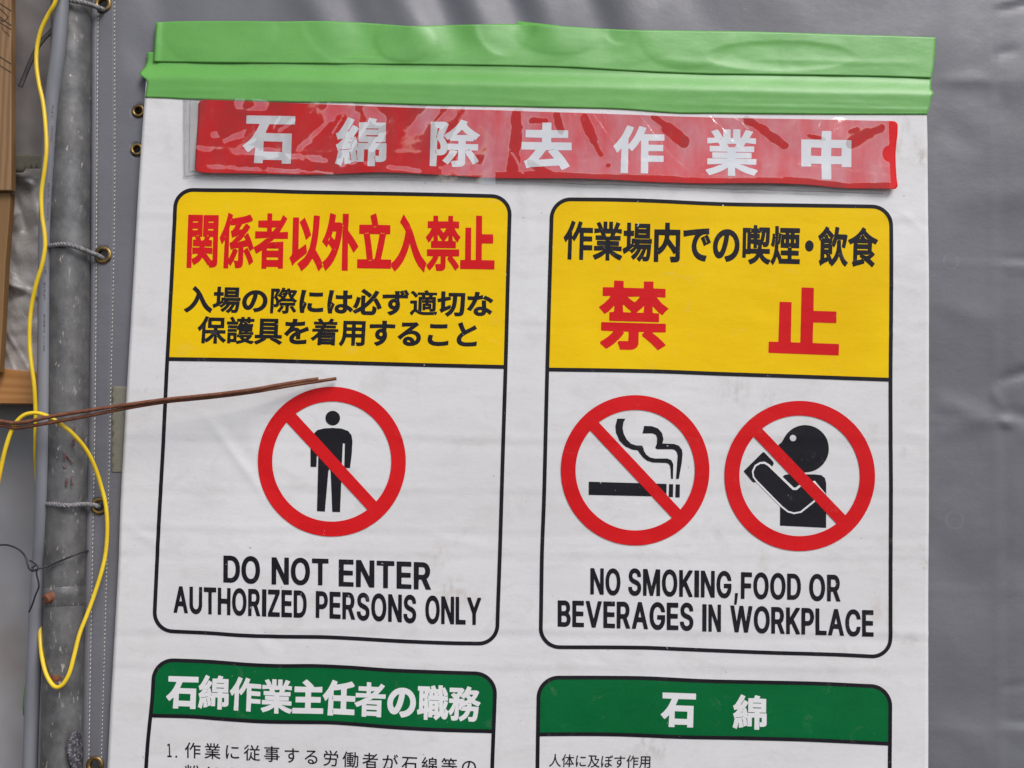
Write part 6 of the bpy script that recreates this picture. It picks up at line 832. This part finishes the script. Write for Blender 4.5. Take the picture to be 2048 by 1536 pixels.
# ================================================================== green cloth tapes
UT = [(305, 45), (365, 42.5), (430, 42), (500, 42), (560, 43), (637, 42), (700, 44), (755, 47.5), (821, 52), (887, 50.5), (953, 49), (1032, 48), (1118, 52), (1250, 59.5), (1350, 61), (1500, 63), (1700, 69), (1800, 72), (1875, 74.5)]
UB = [(300, 123), (410, 125), (550, 126), (690, 127.5), (850, 129), (1000, 131), (1150, 135), (1250, 141), (1400, 147.5), (1600, 150), (1750, 152.5), (1870, 156)]
LT = [(280, 104), (600, 110), (1000, 117), (1400, 130), (1875, 140)]
LB = [(280, 194.5), (340, 196.5), (365, 198), (500, 203), (600, 205), (700, 205.6), (850, 210), (1000, 213), (1150, 216), (1250, 219), (1350, 226.5), (1420, 227), (1500, 227.6), (1700, 229), (1870, 229)]
BUB = [(440, 64, 116, 74, 1.6), (712, 34, 112, 98, -2.0), (808, 80, 62, 46, 1.8), (1012, 44, 62, 68, -2.2), (1120, 70, 90, 40, 1.0), (1372, 66, 100, 74, 1.4), (1560, 112, 150, 30, -1.3), (1240, 66, 30, 24, -1.2)]
def tape_y(px, py):
    q = py - (px-290)*.0215                     # unrolled so that the sheet's top edge lies at q = 158
    yt = -.0045 - ((tarp_h(px, py)+lean(py))*.5 - lean(py))*.001
    ys = S(px, py).y - .0006
    return lerp(yt, ys - .0003, sm(124, 158, q)) - .0002*math.exp(-((q-160)/8)**2)
def bub(px, py):
    h = 0
    for cx, cy, rx, ry, a in BUB:
        r = math.hypot((px-cx)/rx, (py-cy)/ry)
        if r < 1: h += .8*a*(1-r**7)
    return h + .35*n3(px, py*2, 1/60., 61) + .8*ridge(px, py, (1300, 118), (1560, 140), 9, 1) + .5*ridge(px, py, (1500, 118), (1850, 128), 6, 1)
def UP_(px, py):
    p = W(px, py, 0); q = py-(px-290)*.0215
    y = tape_y(px, py) - .0011 - bub(px, py)/1000. - .0016*math.exp(-((px-313-(py-80)*-.05)/7)**2) - .0008*sm(1800, 1872, px)*sm(90, 150, py)
    p = W(px, py, y); return p
def LO_(px, py):
    q = py-(px-290)*.0215
    h = .25*n3(px, py*3, 1/80., 71) + .4*ridge(px, py, (1010, 200), (1110, 204), 4, 1) + .25*math.exp(-((q-178-3*math.sin(px/150.))/4)**2)*(.5+n3(px, 0, 1/120., 72)) 
    h += .5*math.exp(-((q-186)/3)**2)*sm(1200, 1500, px)
    return W(px, py, tape_y(px, py) - h/1000.)
g = NT('green_cloth_tape')
c = g.mix(g.mr(g.noise(12, 4), .35, .7), (.105, .345, .050), (.130, .395, .068)); c = g.mix(g.mr(g.noise(300, 2, .6, (3, 1, .5)), .3, .75, 0, .25), c, (.07, .24, .035))
g.color(c); g.rough(.42); g.spec(.7)
rib = g.n('ShaderNodeTexWave', wave_type='BANDS', bands_direction='X'); rib.inputs['Scale'].default_value = 260; rib.inputs['Distortion'].default_value = .6; g.l(g.tc.outputs['Object'], rib.inputs['Vector'])
b1 = g.bump(rib.outputs['Fac'], .00012, .35); g.bump(g.noise(42, 3, .5, (.7, 1, 1.6), 0.), .0010, .45, b1); M_TAPE = g.m
def strip(T, B, xl, xr, P, name, label, nv=26, nx=300, jag=0.):
    tp = empty(name, P(1080, pcub(B, 1080)), label, 'tape', 'green cloth tapes along the top of the sign') if False else None
    V = []; Fc = []
    for i in range(nv+1):
        v = i/nv; a, b = plin(xl, v), plin(xr, v)
        for j in range(nx+1):
            px = lerp(a, b, j/nx); V.append(P(px, lerp(pcub(T, px), pcub(B, px), v)))
    for i in range(nv):
        for j in range(nx):
            q = i*(nx+1)+j; Fc.append((q, q+nx+1, q+nx+2, q+1))
    o = mesh(name, V, Fc, M_TAPE, loc=P(1080, pcub(B, 1080))); solid(o, .00035, -1)
    return tag(o, label, 'tape', 'green cloth tapes holding up the sign')
strip(UT, UB, [(0, 311.5), (.3, 310), (.7, 308), (1, 306)], [(0, 1872), (.3, 1870.5), (.75, 1867), (1, 1863)], UP_, 'cloth_tape', 'upper strip of green cloth tape, bubbled and folded over at its left end')
strip(LT, LB, [(0, 294), (.2, 293.5), (.33, 290), (.47, 278), (.52, 282), (.6, 292), (.68, 294.5), (.85, 292), (1, 290)], [(0, 1862), (.25, 1863), (.42, 1861.5), (.5, 1867), (.53, 1868.5), (.62, 1862), (.8, 1860), (1, 1855)], LO_, 'cloth_tape', 'lower strip of green cloth tape bridging the tarpaulin and the top of the white sign')
# scrap that peeks out above the upper strip
sc = fill([[(1034, 41.5), (1037, 42.5), (1070, 46), (1118, 51), (1125, 70), (1034, 70)]], lambda x, y: W(x, y, UP_(x, y).y+.0009), 'cloth_tape', M_TAPE, None); 
tag(solid(sc, .0003), 'thin green tape scrap peeking out above the middle of the upper green strip', 'tape')

# ================================================================== left side: pipe, cable, wires
YP = -.006; RP = .0238
AX = [(-600, 143), (0, 143), (400, 141), (800, 137.5), (1100, 131.5), (1536, 124), (2100, 114)]
pipe = empty('scaffold_pipe', W(114, 2050, YP), 'galvanised grey scaffold pipe standing behind the grey cable, scratched and red marked', 'pipe')
g = NT('galvanised'); c = g.mix(g.mr(g.noise(42, 6, .65, (1, 1, .8)), .35, .68), (.085, .082, .083), (.185, .180, .178))
c = g.mix(g.mr(g.noise(170, 4, .65, (1, 1, .35)), .62, .72, 0, .55), c, (.42, .40, .37)); c = g.mix(g.mr(g.noise(120, 3, .6, (1.6, 1.6, .45), off=(5, 5, 5)), .665, .70, 0, .8), c, (.52, .46, .38))
c = g.mix(g.mr(g.noise(9, 4, off=(1, 7, 3)), .5, .75, 0, .45), c, (.10, .085, .072)); g.color(c); g.b.inputs['Metallic'].default_value = .35; g.rough(g.mr(g.noise(60, 5), .3, .7, .38, .62))
g.bump(g.noise(240, 4, .6), .0004, .5); M_GALV = g.m
PP = [W(pcub(AX, py), py, YP) for py in range(-560, 2060, 60)]
mesh('tube', *tube(PP, RP, 48), M_GALV, pipe)
def pipe_y(px, py, off=0.):
    r = RP+off; dx = (px-pcub(AX, py))*.000618; return YP - math.sqrt(max(r*r-dx*dx, 1e-9))
def ringband(y0, y1, dr, mat, name, tiltpx=0.):
    n = 48; V = []; Fc = []
    prof = [(y0, 0), (y0+1.2, dr), (y1-1.2, dr), (y1, 0)]
    for q, r in prof:
        c = W(pcub(AX, q), q, YP)
        for k in range(n):
            a = 2*math.pi*k/n; V.append(c + Vector((math.cos(a)*(RP+r), math.sin(a)*(RP+r), -math.sin(a)*.0035 + math.cos(a)*.0022)))
    for i in range(3):
        for k in range(n):
            k2 = (k+1) % n; Fc.append((i*n+k, (i+1)*n+k, (i+1)*n+k2, i*n+k2))
    return mesh(name, V, Fc, mat, pipe)
ringband(1175, 1213, .0005, M_GALV, 'collar')
g = NT('rust'); c = g.mix(g.mr(g.noise(120, 6, .7), .35, .68), (.11, .034, .017), (.24, .088, .042)); c = g.mix(g.mr(g.noise(260, 3), .55, .75, 0, .5), c, (.045, .022, .016)); g.color(c); g.rough(.62); g.spec(.35); g.bump(g.noise(420, 4, .7), .0007, .7); M_RUST = g.m
a = W(108, 1191, pipe_y(108, 1191)+.002); b = W(91, 1199, pipe_y(100, 1199)-.012)
bolt = mesh('bolt', *tube([a, a.lerp(b, .35), a.lerp(b, .4), b, b+(b-a)*.04], .0062, 18, True, lambda t: 1.25 if t < .3 else (1.0 if t < .95 else .8)), M_RUST, pipe)
V, Fc = lathe(W(111, 1356, pipe_y(111, 1356)+.0008), [(.0095, 0), (.0088, .0012), (.006, .0026), (.0022, .0031), (.0001, .0032)], 22)
V = [Vector(v)+Vector((0, 0, .0008*n3(v[0]*900, v[2]*900))) for v in V]
mesh('rivet', V, Fc, M_RUST, pipe)
g = NT('red_marker'); g.color(g.mix(g.mr(g.noise(300, 3), .4, .6), (.11, .022, .028), (.16, .10, .10))); g.rough(.6); M_MARK = g.m
strokes = [[(108,872),(113,864),(118,862)],[(118,862),(119,875),(122,884)],[(145,884),(148,878),(147,893)],[(108,900),(112,907),(108,915)],[(114,903),(110,911)],[(109,921),(111,932),(118,928)],[(128,905),(128,922)],[(134,911),(140,918),(146,922)],[(146,922),(144,926)],
           [(134,954),(132,972)],[(144,952),(145,970)],[(150,852),(149,862)],[(126,930),(130,936)]]
parts = []
for s in strokes:
    q = crom([(float(x), float(y)) for x, y in s], 5)
    parts.append(tube([W(x, y, pipe_y(x, y, .0001)) for x, y in q], .0011, 6))
mk = mesh('marker_strokes', *join(parts), M_MARK, pipe)

# grey cable
CX = [(-700, 150), (-300, 140), (0, 124), (100, 116.5), (200, 104), (330, 97), (450, 92), (600, 90.5), (750, 89.5), (880, 88), (1000, 85), (1100, 80), (1200, 74), (1300, 69.5), (1400, 64.5), (1536, 60), (1800, 52), (2100, 44)]
RC = .0085
def cab_y(py):
    dx = (pcub(AX, py)-pcub(CX, py))*.000618; s = RP+RC; return YP - math.sqrt(max(s*s-dx*dx, 0)) - .0004
g = NT('cable_sheath'); g.color(g.mix(g.mr(g.noise(20, 4, .5, (1, 1, .3)), .35, .7), (.165, .165, .185), (.205, .205, .225))); g.rough(.42); g.bump(g.noise(200, 3), .0003, .3); M_CAB = g.m
cab = tag(mesh('power_cable', *tube([W(pcub(CX, py), py, cab_y(py)) for py in range(-600, 2080, 24)], RC, 28), M_CAB), 'thick grey sheathed cable running down in front of the scaffold pipe', 'cable')
g = NT('cable_print'); g.color((.045, .03, .07)); g.rough(.5); M_CP = g.m
def ctext(txt, y0, y1, xo, hh=8.):
    """text that reads upwards along the cable, from pixel row y0 to y1"""
    loops = layout(txt, ('small',), gap=.16)
    xs = [p[0] for l in loops for p in l]; a, b = min(xs), max(xs); res = []
    for l in loops:
        res.append([(pcub(CX, lerp(y0, y1, (x-a)/(b-a))) + xo + (.36-y)*hh, lerp(y0, y1, (x-a)/(b-a))) for x, y in l])
    def P(x, y):
        dx = (x-pcub(CX, y))*.000608; return W(x, y, cab_y(y) - math.sqrt(max((RC+.0001)**2-dx*dx, 1e-8)))
    return fill(res, P, 'cable_print', M_CP, cab)
for t_, ya, yb, xo in (('HST-T', 702, 672, -3), ('Cable', 664, 628, -3), ('<PS>E', 600, 564, -2.5), ('JET', 548, 532, -1), ('600V VVR', 440, 366, 2), ('2mm', 282, 252, 3), ('LFV', 234, 209, 2)):
    ctext(t_, ya, yb, xo)
# yellow wire, one continuous run behind and in front of the cable
g = NT('yellow_wire'); g.color(g.mix(g.mr(g.noise(30, 3), .4, .7), (.72, .48, .012), (.80, .56, .02))); g.rough(.36); M_YW = g.m
YW = [(160,-300,-.05),(135,-80,-.05),(112,0,-.05),(96,30,-.047),(82,60,-.045),(74,95,-.043),(73,130,-.043),(78,168,-.044),(86,205,-.045),(91,250,-.047),(93,298,-.049),(89,340,-.048),(83,385,-.045),(84,430,-.044),(89,465,-.044),(90,495,-.044),
      (84,530,-.043),(72,570,-.040),(62,620,-.036),(59,675,-.034),(62,722,-.033),(68,768,-.031),(71,820,-.026),(71,865,-.020),(71,905,-.012),(74,960,.000),(80,1050,.004),(82,1150,.004),(80,1220,-.002),(81,1280,-.014),(85,1320,-.026),(94,1352,-.034),(109,1373,-.038),(124,1370,-.038),(138,1348,-.037),
      (148,1312,-.034),(159,1268,-.028),(173,1232,-.022),(189,1188,-.016),(204,1140,-.013),(212,1100,-.011),(214.5,1050,-.011),(211,1008,-.012),(203,975,-.014),(189,932,-.022),(170,896,-.033),(142,864,-.045),(118,846,-.050),(92,831,-.052),(67,826,-.053),(44,833,-.055),(25,857,-.057),(11,897,-.058),(0,945,-.058),(-14,1010,-.06),(-40,1120,-.062),(-60,1260,-.06),(-75,1450,-.05),(-60,1700,-.045),(-30,1950,-.04)]
tag(mesh('yellow_wire', *tube([W(*p) for p in crom(YW, 7)], .0024, 14), M_YW), 'thin yellow insulated wire snaking beside the grey cable and looping over the pipe', 'wire')
# rusty wires sticking out over the sign
RW1 = [(-520,790,-.08),(-330,800,-.075),(-160,822,-.07),(-60,834,-.068),(0,842,-.064),(30,846,-.062),(62,842,-.061),(104,833,-.060),(170,822,-.057),(243,811,-.052),(330,799,-.047),(420,790,-.0425),(500,780,-.037),(570,768,-.026),(637,757.5,-.0185)]
RW2 = [(-500,830,-.074),(-320,826,-.07),(-160,838,-.066),(-60,846,-.065),(0,850,-.061),(30,856,-.059),(62,852,-.0575),(104,845,-.0565),(170,833,-.0535),(243,818.5,-.049),(330,804,-.0438),(420,795,-.0392),(500,785,-.034),(590,770,-.023),(673,757,-.0145)]
for P_, r_, lb in ((RW1, .0023, 'shorter rusty tie wire, bundled above its twin and ending over the white sign'), (RW2, .0021, 'longer rusty tie wire whose bare tip points over the circle with the standing man')):
    q = crom(P_, 10); q = [(x, y+.35*n3(x, 0, 1/25., 5), z) for x, y, z in q]
    tag(mesh('rusty_wire', *tube([W(*p) for p in q], r_, 10), M_RUST), lb, 'wire', 'rusty wires crossing the sign')
# thin black binding wire
g = NT('black_wire'); g.color((.022, .016, .024)); g.rough(.5); M_BW = g.m
def cy(px, py, off=.0): return cab_y(py) - math.sqrt(max((RC+off)**2-((px-pcub(CX, py))*.0006)**2, 1e-8))
BW1 = [(-300,1150,.03),(-180,1130,0.),(-60,1098,-.02),(0,1090,-.025),(22,1092,-.028),(40,1101,-.03),(51,1114,-.034),(55,1128,-.037),(58,1137,-.040),(65,1142,-.042),(73,1139,-.0425),(82,1136,-.041),(96,1132,-.036),(120,1122,-.0335),(145,1112,-.0325),(162,1106,-.024),(171,1103,-.012),(178,1100,.001)]
BW2 = [(60,1121,-.036),(68,1126,-.0415),(76,1133,-.043),(73,1143,-.0435),(74,1152,-.043),(77,1165,-.042),(77,1176,-.041),(71,1190,-.039),(65,1208,-.036),(58,1224,-.032)]
bw = mesh('binding_wire', *join([tube([W(*p) for p in crom(BW1, 6)], .0011, 8), tube([W(*p) for p in crom(BW2, 6)], .0010, 8), tube([W(*p) for p in crom([(64,1136,-.0435),(70,1141,-.0445),(77,1138,-.0445),(72,1131,-.044),(64,1136,-.0435)], 6)], .0010, 8)]), M_BW)
tag(bw, 'thin black wire twisted round the grey cable and strapped across the pipe', 'wire')
# grey lacing cords through the eyelets
g = NT('cord'); g.color(g.mix(g.mr(g.noise(260, 4, .6), .35, .68), (.115, .105, .115), (.30, .29, .29))); g.rough(.75); M_CORD = g.m
def cord(P_, label, r=.0030):
    C = [W(*p) for p in crom(P_, 12)]; parts = []; L = 0.; T0 = None
    for s in range(3):
        pts = []; L = 0.
        for i, p in enumerate(C):
            t = (C[min(i+1, len(C)-1)]-C[max(0, i-1)]).normalized(); a = Vector((0, 0, 1)); a = (a-t*a.dot(t)).normalized(); b = t.cross(a)
            if i: L += (C[i]-C[i-1]).length
            an = L/.012*2*math.pi + s*2*math.pi/3; pts.append(p + (a*math.cos(an)+b*math.sin(an))*r*.5)
        parts.append(tube(pts, r*.58, 7))
    return tag(mesh('lacing_cord', *join(parts), M_CORD), label, 'cord', 'grey cords lacing the tarpaulin to the pipe')
cord([(90,496,.002),(95,494,-.014),(103,492,-.026),(122,489,-.0335),(143,491,-.0338),(163,498,-.0285),(180,505,-.017),(195,511,-.008),(204,516,-.002),(209,520,.012)], 'grey twisted cord tied through the brass eyelet level with the yellow panels')
cord([(85,1009,.002),(90,1008,-.014),(100,1008,-.026),(120,1010,-.0335),(140,1011,-.0332),(158,1009,-.0255),(172,1009,-.016),(186,1010,-.008),(196,1013,-.003),(202,1014,.012)], 'grey twisted cord running straight to the brass eyelet behind the yellow loop')
cord([(70,-8,.004),(100,-6,-.014),(125,-4,-.0325),(145,1,-.0338),(165,5,-.028),(182,10,-.016),(196,15,-.008),(205,19,-.002),(210,20,.012)], 'grey twisted cord slanting to the topmost brass eyelet')
# plastic tie tail in the gap left of the cable
g = NT('dark_strap'); g.color((.055, .045, .042)); g.rough(.5); g.bump(g.noise(300, 3), .0005, .6); M_ST = g.m
q = crom([(112,50,.0),(100,66,.0),(88,78,.0),(74,98,.0),(60,128,.002),(50,152,.004),(41,174,.004)], 8); V = []; Fc = []
for i, (x, y, z) in enumerate(q):
    a_ = q[max(0, i-1)]; b_ = q[min(len(q)-1, i+1)]; tx, ty = b_[0]-a_[0], b_[1]-a_[1]; L = math.hypot(tx, ty)
    nx_, ny_ = -ty/L*4.3, tx/L*4.3
    for dx_, dy_, dz in ((nx_, ny_, 0), (nx_*.3, ny_*.3, -.0009), (-nx_*.3, -ny_*.3, -.0009), (-nx_, -ny_, 0)): V.append(W(x+dx_, y+dy_, z+dz))
    if i:
        for k in range(3): n = i*4+k; Fc.append((n-4, n-3, n+1, n))
tag(solid(mesh('strap_tail', V, Fc, M_ST), .001), 'short dark strap end hanging in the gap beside the wooden board', 'strap')
# beige tape patch on the tarpaulin, green scrap, plastic wrap on the pipe
g = NT('beige_tape'); g.color(g.mix(g.mr(g.noise(120, 3, .5, (1, 1, 3)), .3, .7), (.165, .148, .112), (.200, .184, .142))); g.rough(.4); g.bump(g.noise(200, 3, .5, (1, 1, 4)), .0003, .4); M_BT = g.m
bt = fill([[(224, 772), (262, 773), (262, 944), (236, 945), (223, 944)]], lambda x, y: W(x, y, tarp_y(x, y)-.0006), 'adhesive_tape', M_BT, None)
tag(solid(bt, .0003), 'beige adhesive tape patch stuck on the grey tarpaulin at the left edge of the sign', 'tape')
ctp = fill([[(49, 1372), (53, 1371), (56, 1400), (62, 1424), (56, 1430), (46, 1431), (45, 1410)]], lambda x, y: W(x, y, cab_y(y)-.0005-.0065*sm(50, 62, x)), 'adhesive_tape', M_TAPE, None)
tag(solid(ctp, .0004), 'small torn green tape scrap stuck on the left side of the grey cable', 'tape')
g = NT('plastic_wrap'); g.color(g.mix(g.mr(g.noise(260, 4, .7), .5, .64), (.045, .040, .050), (.30, .29, .30))); g.rough(.22); g.bump(g.noise(160, 5, .7), .003, .9); M_PW = g.m
pw = fill([[(156, 1462), (146, 1466), (138, 1474), (133, 1488), (133, 1503), (138, 1520), (145, 1540), (150, 1580), (165, 1580), (166, 1540), (167, 1500), (163, 1470)]], lambda x, y: W(x, y, pipe_y(x, y, .0022+.0014*n3(x, y, 1/6., 9))-.0006), 'plastic_wrap', M_PW, None)
tag(solid(pw, .0006), 'scrap of dark shiny plastic wrapped on the lower end of the pipe', 'plastic')

# ================================================================== what shows left of the pipe
g = NT('plywood'); wv = g.n('ShaderNodeTexWave', wave_type='BANDS', bands_direction='X'); wv.inputs['Scale'].default_value = 38; wv.inputs['Distortion'].default_value = 5; wv.inputs['Detail'].default_value = 3
mp = g.n('ShaderNodeMapping'); mp.inputs['Scale'].default_value = (1, 1, .12); g.l(g.tc.outputs['Object'], mp.inputs[0]); g.l(mp.outputs[0], wv.inputs['Vector'])
g.color(g.mix(wv.outputs['Fac'], (.19, .098, .038), (.27, .15, .065))); g.rough(.6); g.bump(wv.outputs['Fac'], .0004, .4); M_PLY = g.m
def slab(q, y0, th, name, mat, label, cat, **kw):
    V = [W(x, y, y0) for x, y in q]; n = len(V); V += [v+Vector((0, th, 0)) for v in V]
    Fc = [tuple(range(n))[::-1], tuple(range(n, 2*n))] + [(i, (i+1) % n, (i+1) % n+n, i+n) for i in range(n)]
    me = mesh(name, V, Fc, mat, smooth=False); bv = me.modifiers.new('b', 'BEVEL'); bv.width = .0012; bv.segments = 2
    bm = bmesh.new(); bm.from_mesh(me.data); bmesh.ops.recalc_face_normals(bm, faces=bm.faces); bm.to_mesh(me.data); bm.free()
    return tag(me, label, cat, **kw)
upb = slab([(-1300, -420), (22, -420), (22.5, 381), (-1300, 372)], -.004, .012, 'plywood_board', M_PLY, 'pale brown plywood board with dark ink marks at the top left corner', 'board')
g = NT('board_ink'); g.color((.10, .058, .032)); g.rough(.7); M_BI = g.m
def marks(segs, off=-.0045):
    return [tube([W(x, y, off) for x, y in crom([(float(a), float(b)) for a, b in s], 4)], .0005, 5) for s in segs]
mesh('ink_mark', *join(marks([[(-30,-16),(0,6),(22,21)],[(-6,12),(8,24),(16,33)],[(-20,14),(0,33),(22,50)],[(-24,22),(0,44),(22,58)],[(-10,30),(6,42),(14,36),(16,33)],[(-30,96),(0,113),(22,127)],[(-30,106),(0,130),(22,144)],[(4,52),(8,60),(12,66)],[(14,62),(18,72)]])), M_BI, upb)
g = NT('orange_wood'); wv = g.n('ShaderNodeTexWave', wave_type='BANDS', bands_direction='Z'); wv.inputs['Scale'].default_value = 30; wv.inputs['Distortion'].default_value = 6; wv.inputs['Detail'].default_value = 3
mp = g.n('ShaderNodeMapping'); mp.inputs['Scale'].default_value = (.15, 1, 1); g.l(g.tc.outputs['Object'], mp.inputs[0]); g.l(mp.outputs[0], wv.inputs['Vector'])
g.color(g.mix(wv.outputs['Fac'], (.36, .15, .035), (.44, .20, .06))); g.rough(.55); M_OW = g.m
g = NT('brown_wood'); g.color(g.mix(g.noise(40, 4, .6, (1, 1, .1)), (.17, .085, .025), (.25, .13, .045))); g.rough(.6); M_OW2 = g.m
slab([(-1300, 386), (21, 384), (21, 392), (17, 450), (11, 520), (7, 600), (3, 680), (-1, 745), (-1300, 745)], .004, .012, 'plywood_board', M_OW2, 'brown board edge tapering downwards below the marked plywood board', 'board')
beam = slab([(-1300, 727), (0, 736), (120, 750), (120, 808), (0, 807), (-1300, 806)], .022, .045, 'timber_batten', M_OW, 'orange brown timber batten lying across behind the yellow wire', 'batten')
def backsheet(name, x0, x1, y0, y1, yd, hf, mat, label, cat, s=8., kind=None):
    nx = int((x1-x0)/s); ys = frange(y0, y1+s, s)
    o = gridsheet(lambda py: (x0, x1), ys, nx, lambda px, py: W(px, py, yd-hf(px, py)/1000.), name, mat)
    solid(o, .0006, -1); return tag(o, label, cat, kind=kind)
g = NT('taupe_fabric'); g.color(g.mix(g.mr(g.noise(9, 4), .35, .7), (.27, .235, .225), (.34, .305, .29))); g.rough(.7); g.bump(g.noise(60, 5), .001, .4); M_TAU = g.m
backsheet('back_sheet', -1300, 330, -460, 560, .075, lambda x, y: 6*n3(x, y, 1/120., 81)+2*n3(x, y, 1/30., 82), M_TAU, 'taupe fabric sheet hanging in the gap beside the plywood board', 'sheet')
g = NT('crumpled_plastic'); g.color(g.mix(g.mr(g.noise(30, 4), .35, .7), (.50, .46, .43), (.62, .58, .56))); g.rough(.33); g.spec(.6); g.bump(g.noise(45, 5, .6, dist=1.0), .004, .5); M_CR = g.m
CRS = [(28,350,60,366,10,6),(30,395,52,460,9,-6),(20,430,34,425,8,5),(24,570,74,590,8,6),(20,600,74,575,10,-5),(5,650,58,740,3,2.5),(8,690,28,740,3,2.0),(60,360,76,440,10,4),(30,500,70,520,14,3)]
def cr_h(x, y):
    h = 7*n3(x, y, 1/60., 84)+3*n3(x, y, 1/22., 85)
    for a_, b_, c_, d_, wd, am in CRS: h += ridge(x, y, (a_, b_), (c_, d_), wd, am, False)
    return h
backsheet('crumpled_plastic', -1300, 250, 325, 770, .060, cr_h, M_CR, 'crumpled greyish plastic sheet bulging behind the cable above the batten', 'plastic sheet', 4.)
b2 = fill([[(-40, 308), (130, 310), (130, 337), (52, 337), (46, 345), (-40, 346)]], lambda x, y: W(x, y, .040), 'adhesive_tape', M_BT, None)
tag(solid(b2, .0004), 'beige adhesive tape strip across the top of the crumpled plastic sheet', 'tape')
g = NT('grey_panel'); c = g.mix(g.mr(g.noise(5, 3), .4, .65), (.27, .26, .268), (.37, .355, .36)); c = g.mix(g.mr(g.noise(7, 3, off=(0, 0, 3)), .5, .75, 0, .6), c, (.24, .19, .15)); g.color(c); g.rough(.45); M_GP = g.m
backsheet('grey_panel', -1300, 330, 780, 2060, .10, lambda x, y: 8*n3(x, y, 1/260., 87)+1.5*n3(x, y, 1/80., 88), M_GP, 'smooth grey panel seen past the cable below the timber batten', 'panel', 10.)
g = NT('backing'); g.color((.05, .048, .048)); g.rough(.9)
a = W(-1700, 2080, .2); b = W(2760, -600, .2)
tag(mesh('wall', *box((a.x-.1, .22, 0), (b.x+.1, .30, b.z+.1)), g.m, smooth=False), kind='structure')
g = NT('asphalt'); g.color(g.mix(g.noise(3, 6), (.045, .045, .048), (.075, .073, .07))); g.rough(.9)
tag(mesh('ground', [(-40, -60, 0), (40, -60, 0), (40, .9, 0), (-40, .9, 0)], [(0, 1, 2, 3)], g.m, smooth=False), kind='structure')
